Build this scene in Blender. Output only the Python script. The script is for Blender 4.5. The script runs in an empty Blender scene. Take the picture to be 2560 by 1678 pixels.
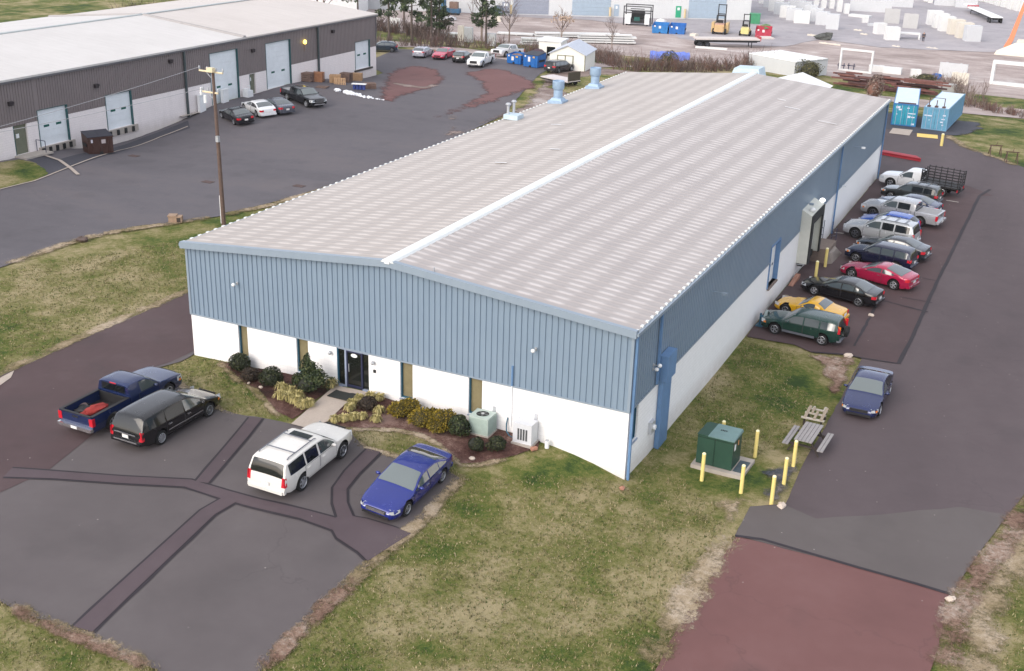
import bpy, bmesh, math, random
from mathutils import Vector, Matrix
from mathutils.geometry import delaunay_2d_cdt
random.seed(7)
SC = bpy.context.scene
COL = SC.collection
PI = math.pi
R = math.radians
TP=[(0,0,0),(3.9,0,.12),(8.9,0,.26),(10.4,0,.26),(11.4,0,.14),(15.5,0,0),(19.8,0,-.15),(21.7,0,-.47),(22.9,0,-.8),(23.42,0,-1.0),
(23.42,3,-1.1),(23.42,6.5,-1.05),(23.42,13,-1.08),(23.42,24,-.88),(23.42,42,-.84),(23.42,60.5,-.8),
(0,20,-.1),(0,40,-.3),(0,60.5,-.5),(12,60.5,-.7),
(0,-5,-.1),(5,-5,-.1),(10,-5,-.1),(15,-4.5,-.3),(19,-5,-.7),(0,-10,-.2),(6,-10,-.2),(12,-10,-.3),(17,-9,-.6),(5,-16,-.35),(14,-16,-.7),(-8,-6,-.2),
(24,-8,-1.25),(28,-4,-1.25),(29,2,-1.2),(30,10,-1.2),(31,20,-1.1),(32,40,-1),(34,60,-.9),(38,-6,-1.3),(30,-16,-1.4),(42,20,-1.2),(36,72,-.9),(48,60,-1.0),
(-41,15,-.2),(-41,24.7,-.35),(-41,32,-.75),(-41,35.5,-1.3),(-41,40.8,-1.3),(-41,44.5,-1.0),(-41,48,-.6),(-41,52,-.05),(-41,58,.05),(-41,65,.2),(-41,72,-.3),(-41,77.5,-1.15),(-41,82.6,-1.3),
(-33,36,-1.1),(-33,50,-.4),(-33,58,-.2),(-33,75,-.7),(-33,28,-.7),(-25,30,-.6),(-20,45,-.5),(-20,60,-.5),(-12,20,-.4),(-12,35,-.5),(-14,8,-.25),(-25,12,-.4),(-6,8,-.15),(-25,82,-.7),(-38,90,-.9),(-10,75,-.8),(-6,90,-.9),(10,80,-.9),(25,75,-.9),
(-60,104,-1),(-30,104,-1.1),(-5,102,-1.1),(20,92,-1.4),(34,88,-1.3),(60,90,-1.4),(-60,118,-2.6),(-30,118,-2.8),(0,116,-2.8),(20,108,-2.6),(40,106,-2.6),(70,104,-2.5),(-40,135,-3.6),(0,135,-3.6),(40,130,-3.6),(90,120,-3.4),(-100,60,-.8),(-90,160,-3.8),(0,170,-4),(80,170,-4),(-100,0,-.6),(-60,-10,-.5),(-20,-30,-.6),(20,-45,-1.4),(60,-30,-1.5),(80,30,-1.3),(0,260,-4),(200,200,-4),(-200,200,-4),(0,500,-4),(-200,0,-.8),(200,0,-1.3),(0,-150,-1),(150,-100,-1.3),(-150,-100,-.8)]
import numpy as np
_P=np.array(TP,float)
def _U(r2): return np.where(r2>0,.5*r2*np.log(np.maximum(r2,1e-12)),0.)
def _fit():
    X=_P[:,:2]/20.;n=len(X)
    K=_U(((X[:,None]-X[None])**2).sum(-1))+1e-3*np.eye(n)
    Q=np.c_[np.ones(n),X];A=np.block([[K,Q],[Q.T,np.zeros((3,3))]])
    return np.linalg.solve(A,np.r_[_P[:,2],0,0,0])
_w=_fit()
def gz(x,y):
    x=np.atleast_1d(np.asarray(x,float))/20.;y=np.atleast_1d(np.asarray(y,float))/20.
    X=_P[:,:2]/20.
    return _U((x[...,None]-X[:,0])**2+(y[...,None]-X[:,1])**2)@_w[:-3]+_w[-3]+_w[-2]*x+_w[-1]*y
def g1(x,y): return float(gz(x,y)[0])

W, L, HB, HE, HR = 23.424, 60.543, 2.283, 5.947, 6.98   # warehouse width, length, block wall top, eave, ridge

# ------------------------------------------------------------------ meshes
class MB:
    def __init__(s): s.v = []; s.f = []; s.m = []
    def add(s, vs, fs, m=0):
        o = len(s.v); s.v += [tuple(p) for p in vs]
        for f in fs: s.f.append([i+o for i in f]); s.m.append(m)
        return s
    def box(s, c, d, m=0, rz=0, taper=1.0):
        x, y, z = d[0]/2, d[1]/2, d[2]/2; cs, sn = math.cos(rz), math.sin(rz); vs = []
        for k in (-1, 1):
            t = taper if k > 0 else 1
            for i, j in ((-1,-1),(1,-1),(1,1),(-1,1)):
                px, py = i*x*t, j*y*t
                vs.append((c[0]+px*cs-py*sn, c[1]+px*sn+py*cs, c[2]+k*z))
        return s.add(vs, [(3,2,1,0),(4,5,6,7),(0,1,5,4),(1,2,6,5),(2,3,7,6),(3,0,4,7)], m)
    def bb(s, a, b, m=0):
        return s.box([(a[i]+b[i])/2 for i in range(3)], [abs(b[i]-a[i]) for i in range(3)], m)
    def cyl(s, p0, p1, r0, r1=None, n=10, m=0, caps=True):
        r1 = r0 if r1 is None else r1
        p0, p1 = Vector(p0), Vector(p1); d = (p1-p0)
        if d.length < 1e-6: return s
        d.normalize(); a = d.orthogonal().normalized(); b = d.cross(a); vs = []
        for p, rr in ((p0, r0), (p1, r1)):
            for i in range(n):
                t = 2*PI*i/n; vs.append(p + a*math.cos(t)*rr + b*math.sin(t)*rr)
        fs = [(i, (i+1) % n, n+(i+1) % n, n+i) for i in range(n)]
        if caps: fs += [tuple(range(n-1, -1, -1)), tuple(range(n, 2*n))]
        return s.add(vs, fs, m)
    def tube(s, path, r, n=6, m=0):
        for a, b in zip(path[:-1], path[1:]): s.cyl(a, b, r, r, n, m)
        return s
    def lathe(s, prof, n=20, c=(0,0,0), m=0, axis='z'):
        vs = []
        for r_, z_ in prof:
            for i in range(n):
                t = 2*PI*i/n
                p = (r_*math.cos(t), r_*math.sin(t), z_) if axis == 'z' else (r_*math.cos(t), z_, r_*math.sin(t))
                vs.append((p[0]+c[0], p[1]+c[1], p[2]+c[2]))
        fs = [(k*n+i, k*n+(i+1) % n, (k+1)*n+(i+1) % n, (k+1)*n+i) for k in range(len(prof)-1) for i in range(n)]
        if axis != 'z': fs = [f[::-1] for f in fs]
        return s.add(vs, fs, m)
    def prism(s, poly, z0, z1, m=0):
        n = len(poly)
        vs = [(p[0], p[1], z0) for p in poly] + [(p[0], p[1], z1) for p in poly]
        return s.add(vs, [tuple(range(n-1,-1,-1)), tuple(range(n,2*n))] + [(i,(i+1)%n,n+(i+1)%n,n+i) for i in range(n)], m)
    def strip(s, A, B, m=0):
        n = len(A); return s.add(list(A)+list(B), [(i,i+1,n+i+1,n+i) for i in range(n-1)], m)
    def blob(s, c, r, n=10, k=6, m=0, jit=.0, rnd=random):
        prof = []
        for j in range(k+1):
            t = PI*j/k; prof.append((max(1e-3, math.sin(t)), -math.cos(t)))
        o = len(s.v); s.lathe(prof, n, (0,0,0), m)
        for i in range(o, len(s.v)):
            q = s.v[i]; f_ = 1+rnd.uniform(-jit, jit)
            s.v[i] = (c[0]+q[0]*r[0]*f_, c[1]+q[1]*r[1]*f_, c[2]+q[2]*r[2]*f_)
        return s
    def mesh(s, name, mats, angle=None):
        me = bpy.data.meshes.new(name); me.from_pydata(s.v, [], s.f)
        for x in (mats if isinstance(mats, (list, tuple)) else [mats]): me.materials.append(x)
        me.polygons.foreach_set('material_index', s.m)
        if angle is not None:
            me.polygons.foreach_set('use_smooth', [True]*len(s.f))
            me.set_sharp_from_angle(angle=R(angle))
        me.update(); return me
    def build(s, name, mats, parent=None, angle=None, loc=None, rz=0):
        o = bpy.data.objects.new(name, s.mesh(name, mats, angle)); COL.objects.link(o)
        if parent: o.parent = parent
        if loc: o.location = loc
        if rz: o.rotation_euler = (0, 0, rz)
        return o

def tag(o, label=None, cat=None, group=None, kind=None):
    if label: o['label'] = label
    if cat: o['category'] = cat
    if group: o['group'] = group
    if kind: o['kind'] = kind
    return o
def thing(name, label, cat, loc=(0,0,0), rz=0, group=None):
    o = bpy.data.objects.new(name, None); COL.objects.link(o); o.empty_display_size = .3
    o.location = loc; o.rotation_euler = (0, 0, rz)
    return tag(o, label, cat, group)
def dup(root, loc=None, rz=None, label=None):
    c = root.copy(); COL.objects.link(c)
    if loc is not None: c.location = loc
    if rz is not None: c.rotation_euler = (0, 0, rz)
    if label: c['label'] = label
    for a in list(root.children):
        ca = a.copy(); COL.objects.link(ca); ca.parent = c
        for b in list(a.children):
            cb = b.copy(); COL.objects.link(cb); cb.parent = ca
    return c

# ------------------------------------------------------------------ materials
def newmat(name):
    m = bpy.data.materials.new(name); m.use_nodes = True
    nt = m.node_tree; b = nt.nodes['Principled BSDF']; return m, nt, b
def N(nt, t, **k):
    n = nt.nodes.new(t)
    for a, v in k.items(): setattr(n, a, v)
    return n
def lk(nt, a, b): nt.links.new(a, b)
def coords(nt, scale=None, rot=None):
    tc = N(nt, 'ShaderNodeTexCoord'); o = tc.outputs['Object']
    if scale or rot:
        mp = N(nt, 'ShaderNodeMapping')
        if scale: mp.inputs['Scale'].default_value = scale
        if rot: mp.inputs['Rotation'].default_value = rot
        lk(nt, o, mp.inputs[0]); o = mp.outputs[0]
    return o
def noise(nt, vec, sc, det=4, rough=.6, dist=0):
    n = N(nt, 'ShaderNodeTexNoise'); n.inputs['Scale'].default_value = sc; n.inputs['Detail'].default_value = det
    n.inputs['Roughness'].default_value = rough; n.inputs['Distortion'].default_value = dist
    lk(nt, vec, n.inputs['Vector']); return n.outputs['Fac']
def math_(nt, op, a, b=None, c=None):
    n = N(nt, 'ShaderNodeMath', operation=op)
    for i, v in enumerate((a, b, c)):
        if v is None: continue
        if isinstance(v, (int, float)): n.inputs[i].default_value = v
        else: lk(nt, v, n.inputs[i])
    return n.outputs[0]
def ramp(nt, fac, stops):
    n = N(nt, 'ShaderNodeValToRGB'); e = n.color_ramp.elements
    while len(e) < len(stops): e.new(.5)
    for i, (p, c) in enumerate(stops):
        e[i].position = p; e[i].color = (*c, 1) if len(c) == 3 else c
    lk(nt, fac, n.inputs[0]); return n.outputs[0]
def mixc(nt, fac, a, b, blend='MIX'):
    n = N(nt, 'ShaderNodeMix', data_type='RGBA', blend_type=blend)
    for i, v in ((0, fac), (6, a), (7, b)):
        if isinstance(v, (int, float)): n.inputs[i].default_value = v
        elif isinstance(v, (tuple, list)): n.inputs[i].default_value = (*v[:3], 1)
        else: lk(nt, v, n.inputs[i])
    return n.outputs[2]
def bump(nt, b, h, strength=.3, dist=.02):
    n = N(nt, 'ShaderNodeBump'); n.inputs['Strength'].default_value = strength; n.inputs['Distance'].default_value = dist
    lk(nt, h, n.inputs['Height']); lk(nt, n.outputs[0], b.inputs['Normal'])
_M = {}
def mat(name, col, rough=.6, metal=0., var=.12, sc=3., ior=1.45, coat=0., bmp=0., sc2=None, emit=None):
    if name in _M: return _M[name]
    m, nt, b = newmat(name)
    b.inputs['Roughness'].default_value = rough; b.inputs['Metallic'].default_value = metal
    b.inputs['IOR'].default_value = ior
    b.inputs['Coat Weight'].default_value = coat; b.inputs['Coat Roughness'].default_value = .08
    if var > 0:
        v = coords(nt); n1 = noise(nt, v, sc, 5, .65)
        f = n1
        if sc2: f = math_(nt, 'MULTIPLY_ADD', noise(nt, v, sc2, 3), .5, math_(nt, 'MULTIPLY', n1, .5))
        c = ramp(nt, f, [(.3, [x*(1-var) for x in col]), (.7, [min(1, x*(1+var)) for x in col])])
        lk(nt, c, b.inputs['Base Color'])
        if bmp: bump(nt, b, f, bmp, .02)
    else: b.inputs['Base Color'].default_value = (*col, 1)
    if emit:
        b.inputs['Emission Color'].default_value = (*emit[:3], 1); b.inputs['Emission Strength'].default_value = emit[3]
    _M[name] = m; return m
def srgb(r_, g_, b_, k=1.0):
    return tuple(k*((c/255/12.92) if c < 10 else ((c/255+.055)/1.055)**2.4) for c in (r_, g_, b_))

# ------------------------------------------------------------------ terrain
def in_poly(x, y, P):
    r_ = False; j = len(P)-1
    for i in range(len(P)):
        if (P[i][1] > y) != (P[j][1] > y) and x < (P[j][0]-P[i][0])*(y-P[i][1])/(P[j][1]-P[i][1])+P[i][0]: r_ = not r_
        j = i
    return r_
def resample(P, step, jag=0., rnd=None, closed=True):
    out = []; n = len(P)
    for i in range(n if closed else n-1):
        a, b = P[i], P[(i+1) % n]; d = math.dist(a, b); k = max(1, int(d/step))
        nx, ny = -(b[1]-a[1])/(d+1e-9), (b[0]-a[0])/(d+1e-9)
        for j in range(k):
            t = j/k; o = rnd.uniform(-jag, jag) if (jag and j) else 0
            out.append((a[0]+(b[0]-a[0])*t+nx*o, a[1]+(b[1]-a[1])*t+ny*o))
    if not closed: out.append(P[-1])
    return out
def seg_dist(X, Y, B):
    D = np.full(len(X), 1e9); n = len(B)
    for i in range(n):
        ax, ay = B[i]; bx, by = B[(i+1) % n]; dx, dy = bx-ax, by-ay; l2 = dx*dx+dy*dy+1e-12
        t = np.clip(((X-ax)*dx+(Y-ay)*dy)/l2, 0, 1); D = np.minimum(D, np.hypot(X-ax-t*dx, Y-ay-t*dy))
    return D
def put_fade(o, F):
    a = o.data.attributes.new('fade', 'FLOAT', 'POINT'); a.data.foreach_set('value', [float(x) for x in F])
_R = {}
def ragged(m, sc=2.6, amt=1.5):
    if m.name in _R: return _R[m.name]
    c = m.copy(); c.name = m.name+'_ragged'; nt = c.node_tree; out = nt.nodes['Material Output']; b = nt.nodes['Principled BSDF']
    at = N(nt, 'ShaderNodeAttribute'); at.attribute_name = 'fade'; v = coords(nt)
    n1 = math_(nt, 'MULTIPLY_ADD', noise(nt, v, .7, 3, .6), .55, math_(nt, 'MULTIPLY', noise(nt, v, sc*1.6, 5, .85), .6)); f = math_(nt, 'MULTIPLY_ADD', math_(nt, 'SUBTRACT', n1, .575), amt*1.9, math_(nt, 'MULTIPLY_ADD', at.outputs['Fac'], 1.15, -.10))
    k = math_(nt, 'MINIMUM', math_(nt, 'MAXIMUM', math_(nt, 'MULTIPLY_ADD', f, 2.2, -.55), 0.), 1.)
    mx = N(nt, 'ShaderNodeMixShader'); tr = N(nt, 'ShaderNodeBsdfTransparent'); lk(nt, k, mx.inputs[0]); lk(nt, tr.outputs[0], mx.inputs[1]); lk(nt, b.outputs[0], mx.inputs[2]); lk(nt, mx.outputs[0], out.inputs[0])
    _R[m.name] = c; return c
def fringe(name, P, w, m, off, sides=(0., .5, .68, .5, 0.)):
    """ragged strip along an open path, draped on the ground"""
    P = resample(P, .5, 0, closed=False); k = len(sides); V = []; F = []
    for i, p in enumerate(P):
        a = P[max(0, i-1)]; b = P[min(len(P)-1, i+1)]; d = math.dist(a, b)+1e-9; nx, ny = -(b[1]-a[1])/d, (b[0]-a[0])/d
        e = min(1, i/2., (len(P)-1-i)/2.)
        for j, q in enumerate(sides): t = (j/(k-1)-.5)*w; V.append((p[0]+nx*t, p[1]+ny*t)); F.append(q*e)
    z = gz([v[0] for v in V], [v[1] for v in V]); mb = MB()
    mb.add([(v[0], v[1], float(h)+off) for v, h in zip(V, z)], [(i*k+j+1, i*k+j, (i+1)*k+j, (i+1)*k+j+1) for i in range(len(P)-1) for j in range(k-1)])
    o = mb.build(name, ragged(m), angle=60); put_fade(o, F); return tag(o, kind='structure')
def drape(name, P, m, off, step=1.2, jag=0., bstep=None, kind='structure', fade=0.):
    rnd = random.Random(sum(map(ord, name)))
    B = resample(P, bstep or min(step, .8), jag, rnd); n = len(B)
    xs = [p[0] for p in B]; ys = [p[1] for p in B]
    I = []
    x = math.floor(min(xs)/step)*step
    while x < max(xs):
        y = math.floor(min(ys)/step)*step
        while y < max(ys):
            if in_poly(x, y, B): I.append((x, y))
            y += step
        x += step
    V, E, F_, *_ = delaunay_2d_cdt([Vector(p) for p in B+I], [(i, (i+1) % n) for i in range(n)], [], 1, 1e-5)
    T = []
    for f in F_:
        cx = sum(V[i].x for i in f)/len(f); cy = sum(V[i].y for i in f)/len(f)
        if in_poly(cx, cy, B):
            a, b, c = (V[i] for i in f[:3])
            T.append(list(f) if (b.x-a.x)*(c.y-a.y)-(b.y-a.y)*(c.x-a.x) > 0 else list(f)[::-1])
    z = gz([v.x for v in V], [v.y for v in V])
    mb = MB(); mb.add([(v.x, v.y, float(h)+off) for v, h in zip(V, z)], T)
    o = mb.build(name, ragged(m) if fade else m, angle=60)
    if fade: put_fade(o, np.minimum(1, seg_dist(np.array([v.x for v in V]), np.array([v.y for v in V]), B)/fade))
    tag(o, kind=kind); return o
def band(P, w, closed=False):
    """strip of width w around the open path P"""
    A, B = [], []
    for i, p in enumerate(P):
        a = P[max(0, i-1)]; b = P[min(len(P)-1, i+1)]; d = math.dist(a, b)
        nx, ny = -(b[1]-a[1])/d, (b[0]-a[0])/d; ww = w[i] if isinstance(w, (list, tuple)) else w
        A.append((p[0]+nx*ww/2, p[1]+ny*ww/2)); B.append((p[0]-nx*ww/2, p[1]-ny*ww/2))
    return A+B[::-1]

def grass_mat(name, stops, st=(1, 1, 1)):
    m, nt, b = newmat(name); v = coords(nt); vs = coords(nt, st)
    big = noise(nt, v, .11, 3, .55, .6); mid = noise(nt, vs, .55, 4, .6); fine = noise(nt, vs, 4.5, 4, .75); tiny = noise(nt, v, 22, 3, .8)
    f = math_(nt, 'MULTIPLY_ADD', math_(nt, 'SUBTRACT', big, .5), .95, .275)
    f = math_(nt, 'MULTIPLY_ADD', math_(nt, 'SUBTRACT', mid, .5), .75, math_(nt, 'ADD', f, .275)); f = math_(nt, 'MULTIPLY_ADD', fine, .5, f); f = math_(nt, 'MULTIPLY_ADD', tiny, .45, f)
    f = math_(nt, 'MULTIPLY_ADD', f, 2.1, -1.66)
    c = ramp(nt, f, stops); lk(nt, c, b.inputs['Base Color']); b.inputs['Roughness'].default_value = .95
    b.inputs['Specular IOR Level'].default_value = .15
    bump(nt, b, math_(nt, 'ADD', fine, tiny), .9, .06); return m
def asphalt_mat(name, col, red=None, var=.12, st=None, rough=.8):
    m, nt, b = newmat(name); v = coords(nt); vs = coords(nt, st) if st else v
    big = noise(nt, vs, .13, 4, .6, .4); mid = noise(nt, v, 1.3, 4, .65); tiny = noise(nt, v, 28, 2, .9)
    f = math_(nt, 'MULTIPLY_ADD', mid, .25, math_(nt, 'MULTIPLY', big, .75))
    c = ramp(nt, f, [(.32, [x*(1-var) for x in col]), (.5, col), (.68, red or [x*(1+var) for x in col])])
    c = mixc(nt, math_(nt, 'MULTIPLY_ADD', tiny, .9, -.15), c, (.5, .5, .5), 'OVERLAY')
    sp = N(nt, 'ShaderNodeTexVoronoi'); sp.inputs['Scale'].default_value = 1.1; lk(nt, v, sp.inputs['Vector'])
    vo = N(nt, 'ShaderNodeTexVoronoi', feature='DISTANCE_TO_EDGE'); vo.inputs['Scale'].default_value = .16
    wv = N(nt, 'ShaderNodeVectorMath', operation='ADD'); nv = N(nt, 'ShaderNodeTexNoise'); nv.inputs['Scale'].default_value = 1.1; nv.inputs['Detail'].default_value = 5; lk(nt, v, nv.inputs['Vector'])
    sc_ = N(nt, 'ShaderNodeVectorMath', operation='SCALE'); sc_.inputs['Scale'].default_value = 1.6; lk(nt, nv.outputs['Color'], sc_.inputs[0]); lk(nt, v, wv.inputs[0]); lk(nt, sc_.outputs[0], wv.inputs[1]); lk(nt, wv.outputs[0], vo.inputs['Vector'])
    ck = math_(nt, 'MULTIPLY', math_(nt, 'LESS_THAN', vo.outputs['Distance'], .0045), math_(nt, 'GREATER_THAN', noise(nt, v, .09, 2), .56))
    c = mixc(nt, math_(nt, 'MULTIPLY', ck, .16), c, (.03, .028, .03))
    so_ = N(nt, 'ShaderNodeTexVoronoi', feature='SMOOTH_F1'); so_.inputs['Scale'].default_value = .33; lk(nt, wv.outputs[0], so_.inputs['Vector'])
    sn = ramp(nt, so_.outputs['Distance'], [(.10, (1, 1, 1)), (.30, (0, 0, 0))]); c = mixc(nt, math_(nt, 'MULTIPLY', sn, .16), c, (.04, .036, .038))
    spk = math_(nt, 'LESS_THAN', sp.outputs['Distance'], .035)
    c = mixc(nt, math_(nt, 'MULTIPLY', spk, .6), c, (.4, .36, .33))
    lk(nt, c, b.inputs['Base Color']); b.inputs['Roughness'].default_value = rough
    b.inputs['Specular IOR Level'].default_value = .3
    bump(nt, b, tiny, .35, .01); return m

GR = (.080, .118, .024); GO = (.155, .160, .048); GT = (.245, .220, .100); GD = (.37, .31, .18)
m_grass = grass_mat('lawn_grass', [(.02, (.036, .066, .020)), (.24, GR), (.46, GO), (.66, GT), (.92, GD)])
m_dry = grass_mat('dry_verge', [(.1, (.15, .13, .055)), (.4, (.26, .205, .12)), (.65, (.38, .30, .20)), (.95, (.52, .43, .33))])
m_soil = grass_mat('bare_soil', [(.02, (.08, .05, .042)), (.35, (.19, .115, .085)), (.62, (.30, .205, .155)), (.95, (.48, .40, .34))])
m_gravel = grass_mat('dark_gravel', [(.05, (.03, .035, .045)), (.45, (.07, .08, .095)), (.65, (.15, .135, .13)), (.95, (.32, .27, .24))])
m_mulch = grass_mat('bark_mulch', [(.05, (.03, .016, .014)), (.4, (.085, .042, .036)), (.7, (.15, .085, .07)), (.97, (.3, .2, .17))])
m_dirt = grass_mat('packed_dirt', [(.05, (.17, .12, .105)), (.4, (.25, .195, .175)), (.7, (.33, .27, .245)), (.95, (.45, .40, .38))])
m_yard = grass_mat('yard_gravel', [(.05, (.30, .25, .235)), (.4, (.40, .335, .315)), (.7, (.46, .39, .37)), (.97, (.56, .51, .49))], (.4, 1, 1))
m_asph = asphalt_mat('front_asphalt', (.110, .096, .098), (.126, .112, .113), .14)
m_lotred = asphalt_mat('sealed_trench', (.090, .068, .076), (.106, .082, .090), .15)
m_tar = asphalt_mat('tar_seal', (.036, .031, .037), None, .25)
m_drive = asphalt_mat('drive_asphalt', (.092, .072, .077), (.110, .088, .093), .18, (1, .35, 1))
m_drive2 = asphalt_mat('drive_patch_asphalt', (.110, .096, .094), (.124, .110, .108), .12)
m_lower = asphalt_mat('red_asphalt', (.160, .078, .074), (.178, .092, .088), .14)
m_park = asphalt_mat('parking_asphalt', (.082, .054, .056), (.104, .073, .076), .16)
m_left = asphalt_mat('lot_asphalt', (.112, .104, .115), (.134, .119, .125), .20, (.35, 1, 1))
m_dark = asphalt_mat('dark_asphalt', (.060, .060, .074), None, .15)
m_conc = mat('walk_concrete', (.42, .36, .31), .85, 0, .14, 1.5, bmp=.2, sc2=14)
m_paint_line = mat('worn_line_paint', (.5, .46, .42), .8, 0, .3, 6)

def axis(a, b, fa, fb, fine, coarse):
    xs = []; x = a
    while x < b: xs.append(x); x += fine if fa <= x < fb else coarse
    return xs+[b]
gx = axis(-600, 600, -80, 60, 1.0, 20.); gy = axis(-300, 900, -35, 112, 1.0, 20.)
XX, YY = np.meshgrid(gx, gy); ZZ = gz(XX.ravel(), YY.ravel())
mb = MB(); nx = len(gx)
mb.add([(float(a), float(b), float(c)) for a, b, c in zip(XX.ravel(), YY.ravel(), ZZ)],
       [(j*nx+i, j*nx+i+1, (j+1)*nx+i+1, (j+1)*nx+i) for j in range(len(gy)-1) for i in range(nx-1)])
tag(mb.build('ground', m_grass, angle=60), kind='structure')

# front car park with the drive along the left of the warehouse
lot_edge = [(-0.537,-2.213),(0.968,-2.781),(2.911,-3.629),(4.992,-4.328),(6.108,-4.406),(7.104,-4.235),(9.072,-4.091),(10.278,-3.148),(11.41,-3.276),(12.197,-3.807),(13.158,-4.245),(14.451,-4.143),(15.762,-4.009),(17.002,-3.958),(17.567,-4.145),(17.654,-4.968),(17.65,-6.044),(17.729,-7.732),(17.682,-9.15),(17.581,-11),(17.512,-12.719),(17.495,-15.027),(17.609,-17.823)]
lot_bl = [(14.828,-19.443),(12.597,-19.383),(10.48,-19.449),(8.932,-19.452),(7.744,-19.393)]
left_edge_hi = [(-6.55, -6.5), (-6.6, 0), (-6.6, 8), (-6.6, 40), (-6.4, 62), (-3, 66)]
lot = [lot_edge[0]] + lot_edge[1:] + [(13.2, -24)] + [(8, -26), (lot_bl[0])] + lot_bl[1:] + [(-16, -14), (-10, -9)] + left_edge_hi + [(-.05, 62), (-.05, .6), (.0, -1.0)]
drape('front_car_park', lot, m_asph, .05, 1.2, .05, .5)
# reddish drive on the left of the panels
drape('left_drive', [(-6.5, -6.4), (-6.5, 0), (-6.5, 8), (-6.4, 61), (-.3, 61), (-.3, .4), (-.4, -1.3), (-.9, -2.6), *[(-0.47,-2.287),(1.727,-8.364),(2.568,-12.188),(2.23,-14.365),(2.292,-17.448)], (-12, -9)], m_park, .062, 1.2)
# trench repairs across the car park (reddish strip, tar edges)
tr = [('a', [(1.258,-13.07),(3.296,-12.249),(5.694,-11.371),(8.298,-10.283),(10.117,-10.268),(11.623,-10.168),(13.696,-9.845),(15.304,-9.734)], [0.72, 0.57, 0.54, 0.57, 0.60, 0.60, 0.60, 0.78]),
      ('b', [(8.751,-9.962),(8.159,-7.822),(7.651,-5.952),(7.197,-4.358)], [0.54, 0.57, 0.60, 0.60]),
      ('c', [(11.302,-19.145),(11.031,-17.118),(10.706,-14.259),(10.406,-11.608),(10.583,-10.352)], [0.75, 0.72, 0.69, 0.66, 0.66]),
      ('d', [(15.318,-9.306),(14.437,-8.432),(13.828,-7.516),(13.562,-6.218),(13.405,-4.249)], [0.60, 0.54, 0.54, 0.60, 0.63]),
      ('e', [(14.877,-9.427),(15.795,-9.641),(16.942,-9.729),(17.647,-9.858)], [0.72, 1.70, 2.12, 2.46])]
for k, P, w in tr:
    drape('trench_tar', resample(band(P, [x+.22 for x in w]), 5), m_tar, .066+.004*ord(k)/100, 1.5, .03)
for k, P, w in tr:
    drape('trench_patch', resample(band(P, w), 5), m_lotred, .080+.004*(ord(k)-97), 1.5)
# verges along the car park edges
def verge(name, P, w, m, off=.085, jag=.12, shift=0.): fringe(name, P, w*1.7, m, off)
verge('verge', lot_edge[13:], .55, m_dry)
verge('verge', lot_edge[:5], .35, m_dry, .07, .1); verge('verge', lot_edge[8:14], .3, m_dry, .07, .1)
verge('verge', lot_bl, .6, m_dry)
verge('verge', [(-6.75, -8), (-6.85, 0), (-6.8, 8), (-6.8, 40)], .7, m_dry)
# red clay fringe
fringe('bare_strip', [(17.619,-11.771),(17.553,-14.365),(17.61,-16.986),(17.61,-18.264)], 1.1, m_soil, .095); fringe('bare_strip', [(7.991,-19.533),(10.617,-19.585),(12.737,-19.531),(14.74,-19.494)], .8, m_soil, .095)
# concrete gutter end at far left
drape('gutter_slab', [(-5.548,-8.025),(-6.352,-6.545),(-6.445,-5.627),(-5.911,-6.315),(-5.656,-7.222),(-4.863,-8.405)], m_conc, .085, 1)

# left lot and grass island
strip_up = [(-19.614,5.374),(-19.892,9.973),(-19.777,13.15),(-18.726,15.822),(-17.417,18.382),(-15.764,21.572)]
LOT2 = [(-60, -3), (-40.9, 8), (-40.9, 84), (-46, 88), (-49, 101), (-45, 104), (-32, 101), (-27.5, 99), (-24, 97), (-22.5, 90), (-19, 78), (-15.2, 66), (-13.5, 50), (-13.8, 36), (-15.2, 24)] + strip_up[::-1] + [(-24, -6)]
drape('left_lot', LOT2, m_left, .05, 1.3, .05, .6)
verge('verge', strip_up, .8, m_dry)
verge('verge', [strip_up[-1], (-14.6, 26), (-13.2, 36), (-12.9, 50), (-14.6, 66)], .8, m_dry, .075, .25)
# small grass island beside the left warehouse and the dark ramp
isl = [(-40.191,21.585),(-40.464,24.21),(-40.265,25.922),(-38.511,25.96),(-35.934,24.717),(-34.853,23.842),(-34.15,21.833),(-34.171,18.52),(-33.916,15.729)]
drape('grass_island', isl, m_grass, .085, 1.0, .1, .4)
drape('kerb_line', band([(-33.863,16.041),(-33.994,18.36),(-33.962,21.655),(-34.492,23.618),(-35.966,28.402),(-38.273,35.434),(-38.987,41.426),(-38.906,45.295)], .16), m_conc, .10, 1.2)
drape('dock_apron', [(-40.275,26.52),(-40.332,28.635),(-38.093,28.307),(-39.785,36.03),(-40.374,40.808),(-40.21,46.852),(-38.364,44.94),(-39.046,39.335),(-36.238,30.023),(-34.946,25.649),(-34.635,23.673),(-36.403,25.041),(-38.572,26.101)], m_dark, .066, 1.2)
drape('ramp_kerb', band([(-40.1,28.413),(-37.66,27.883),(-34.962,26.436),(-32.919,25.169)], .3), m_conc, .12, .8)
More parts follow.
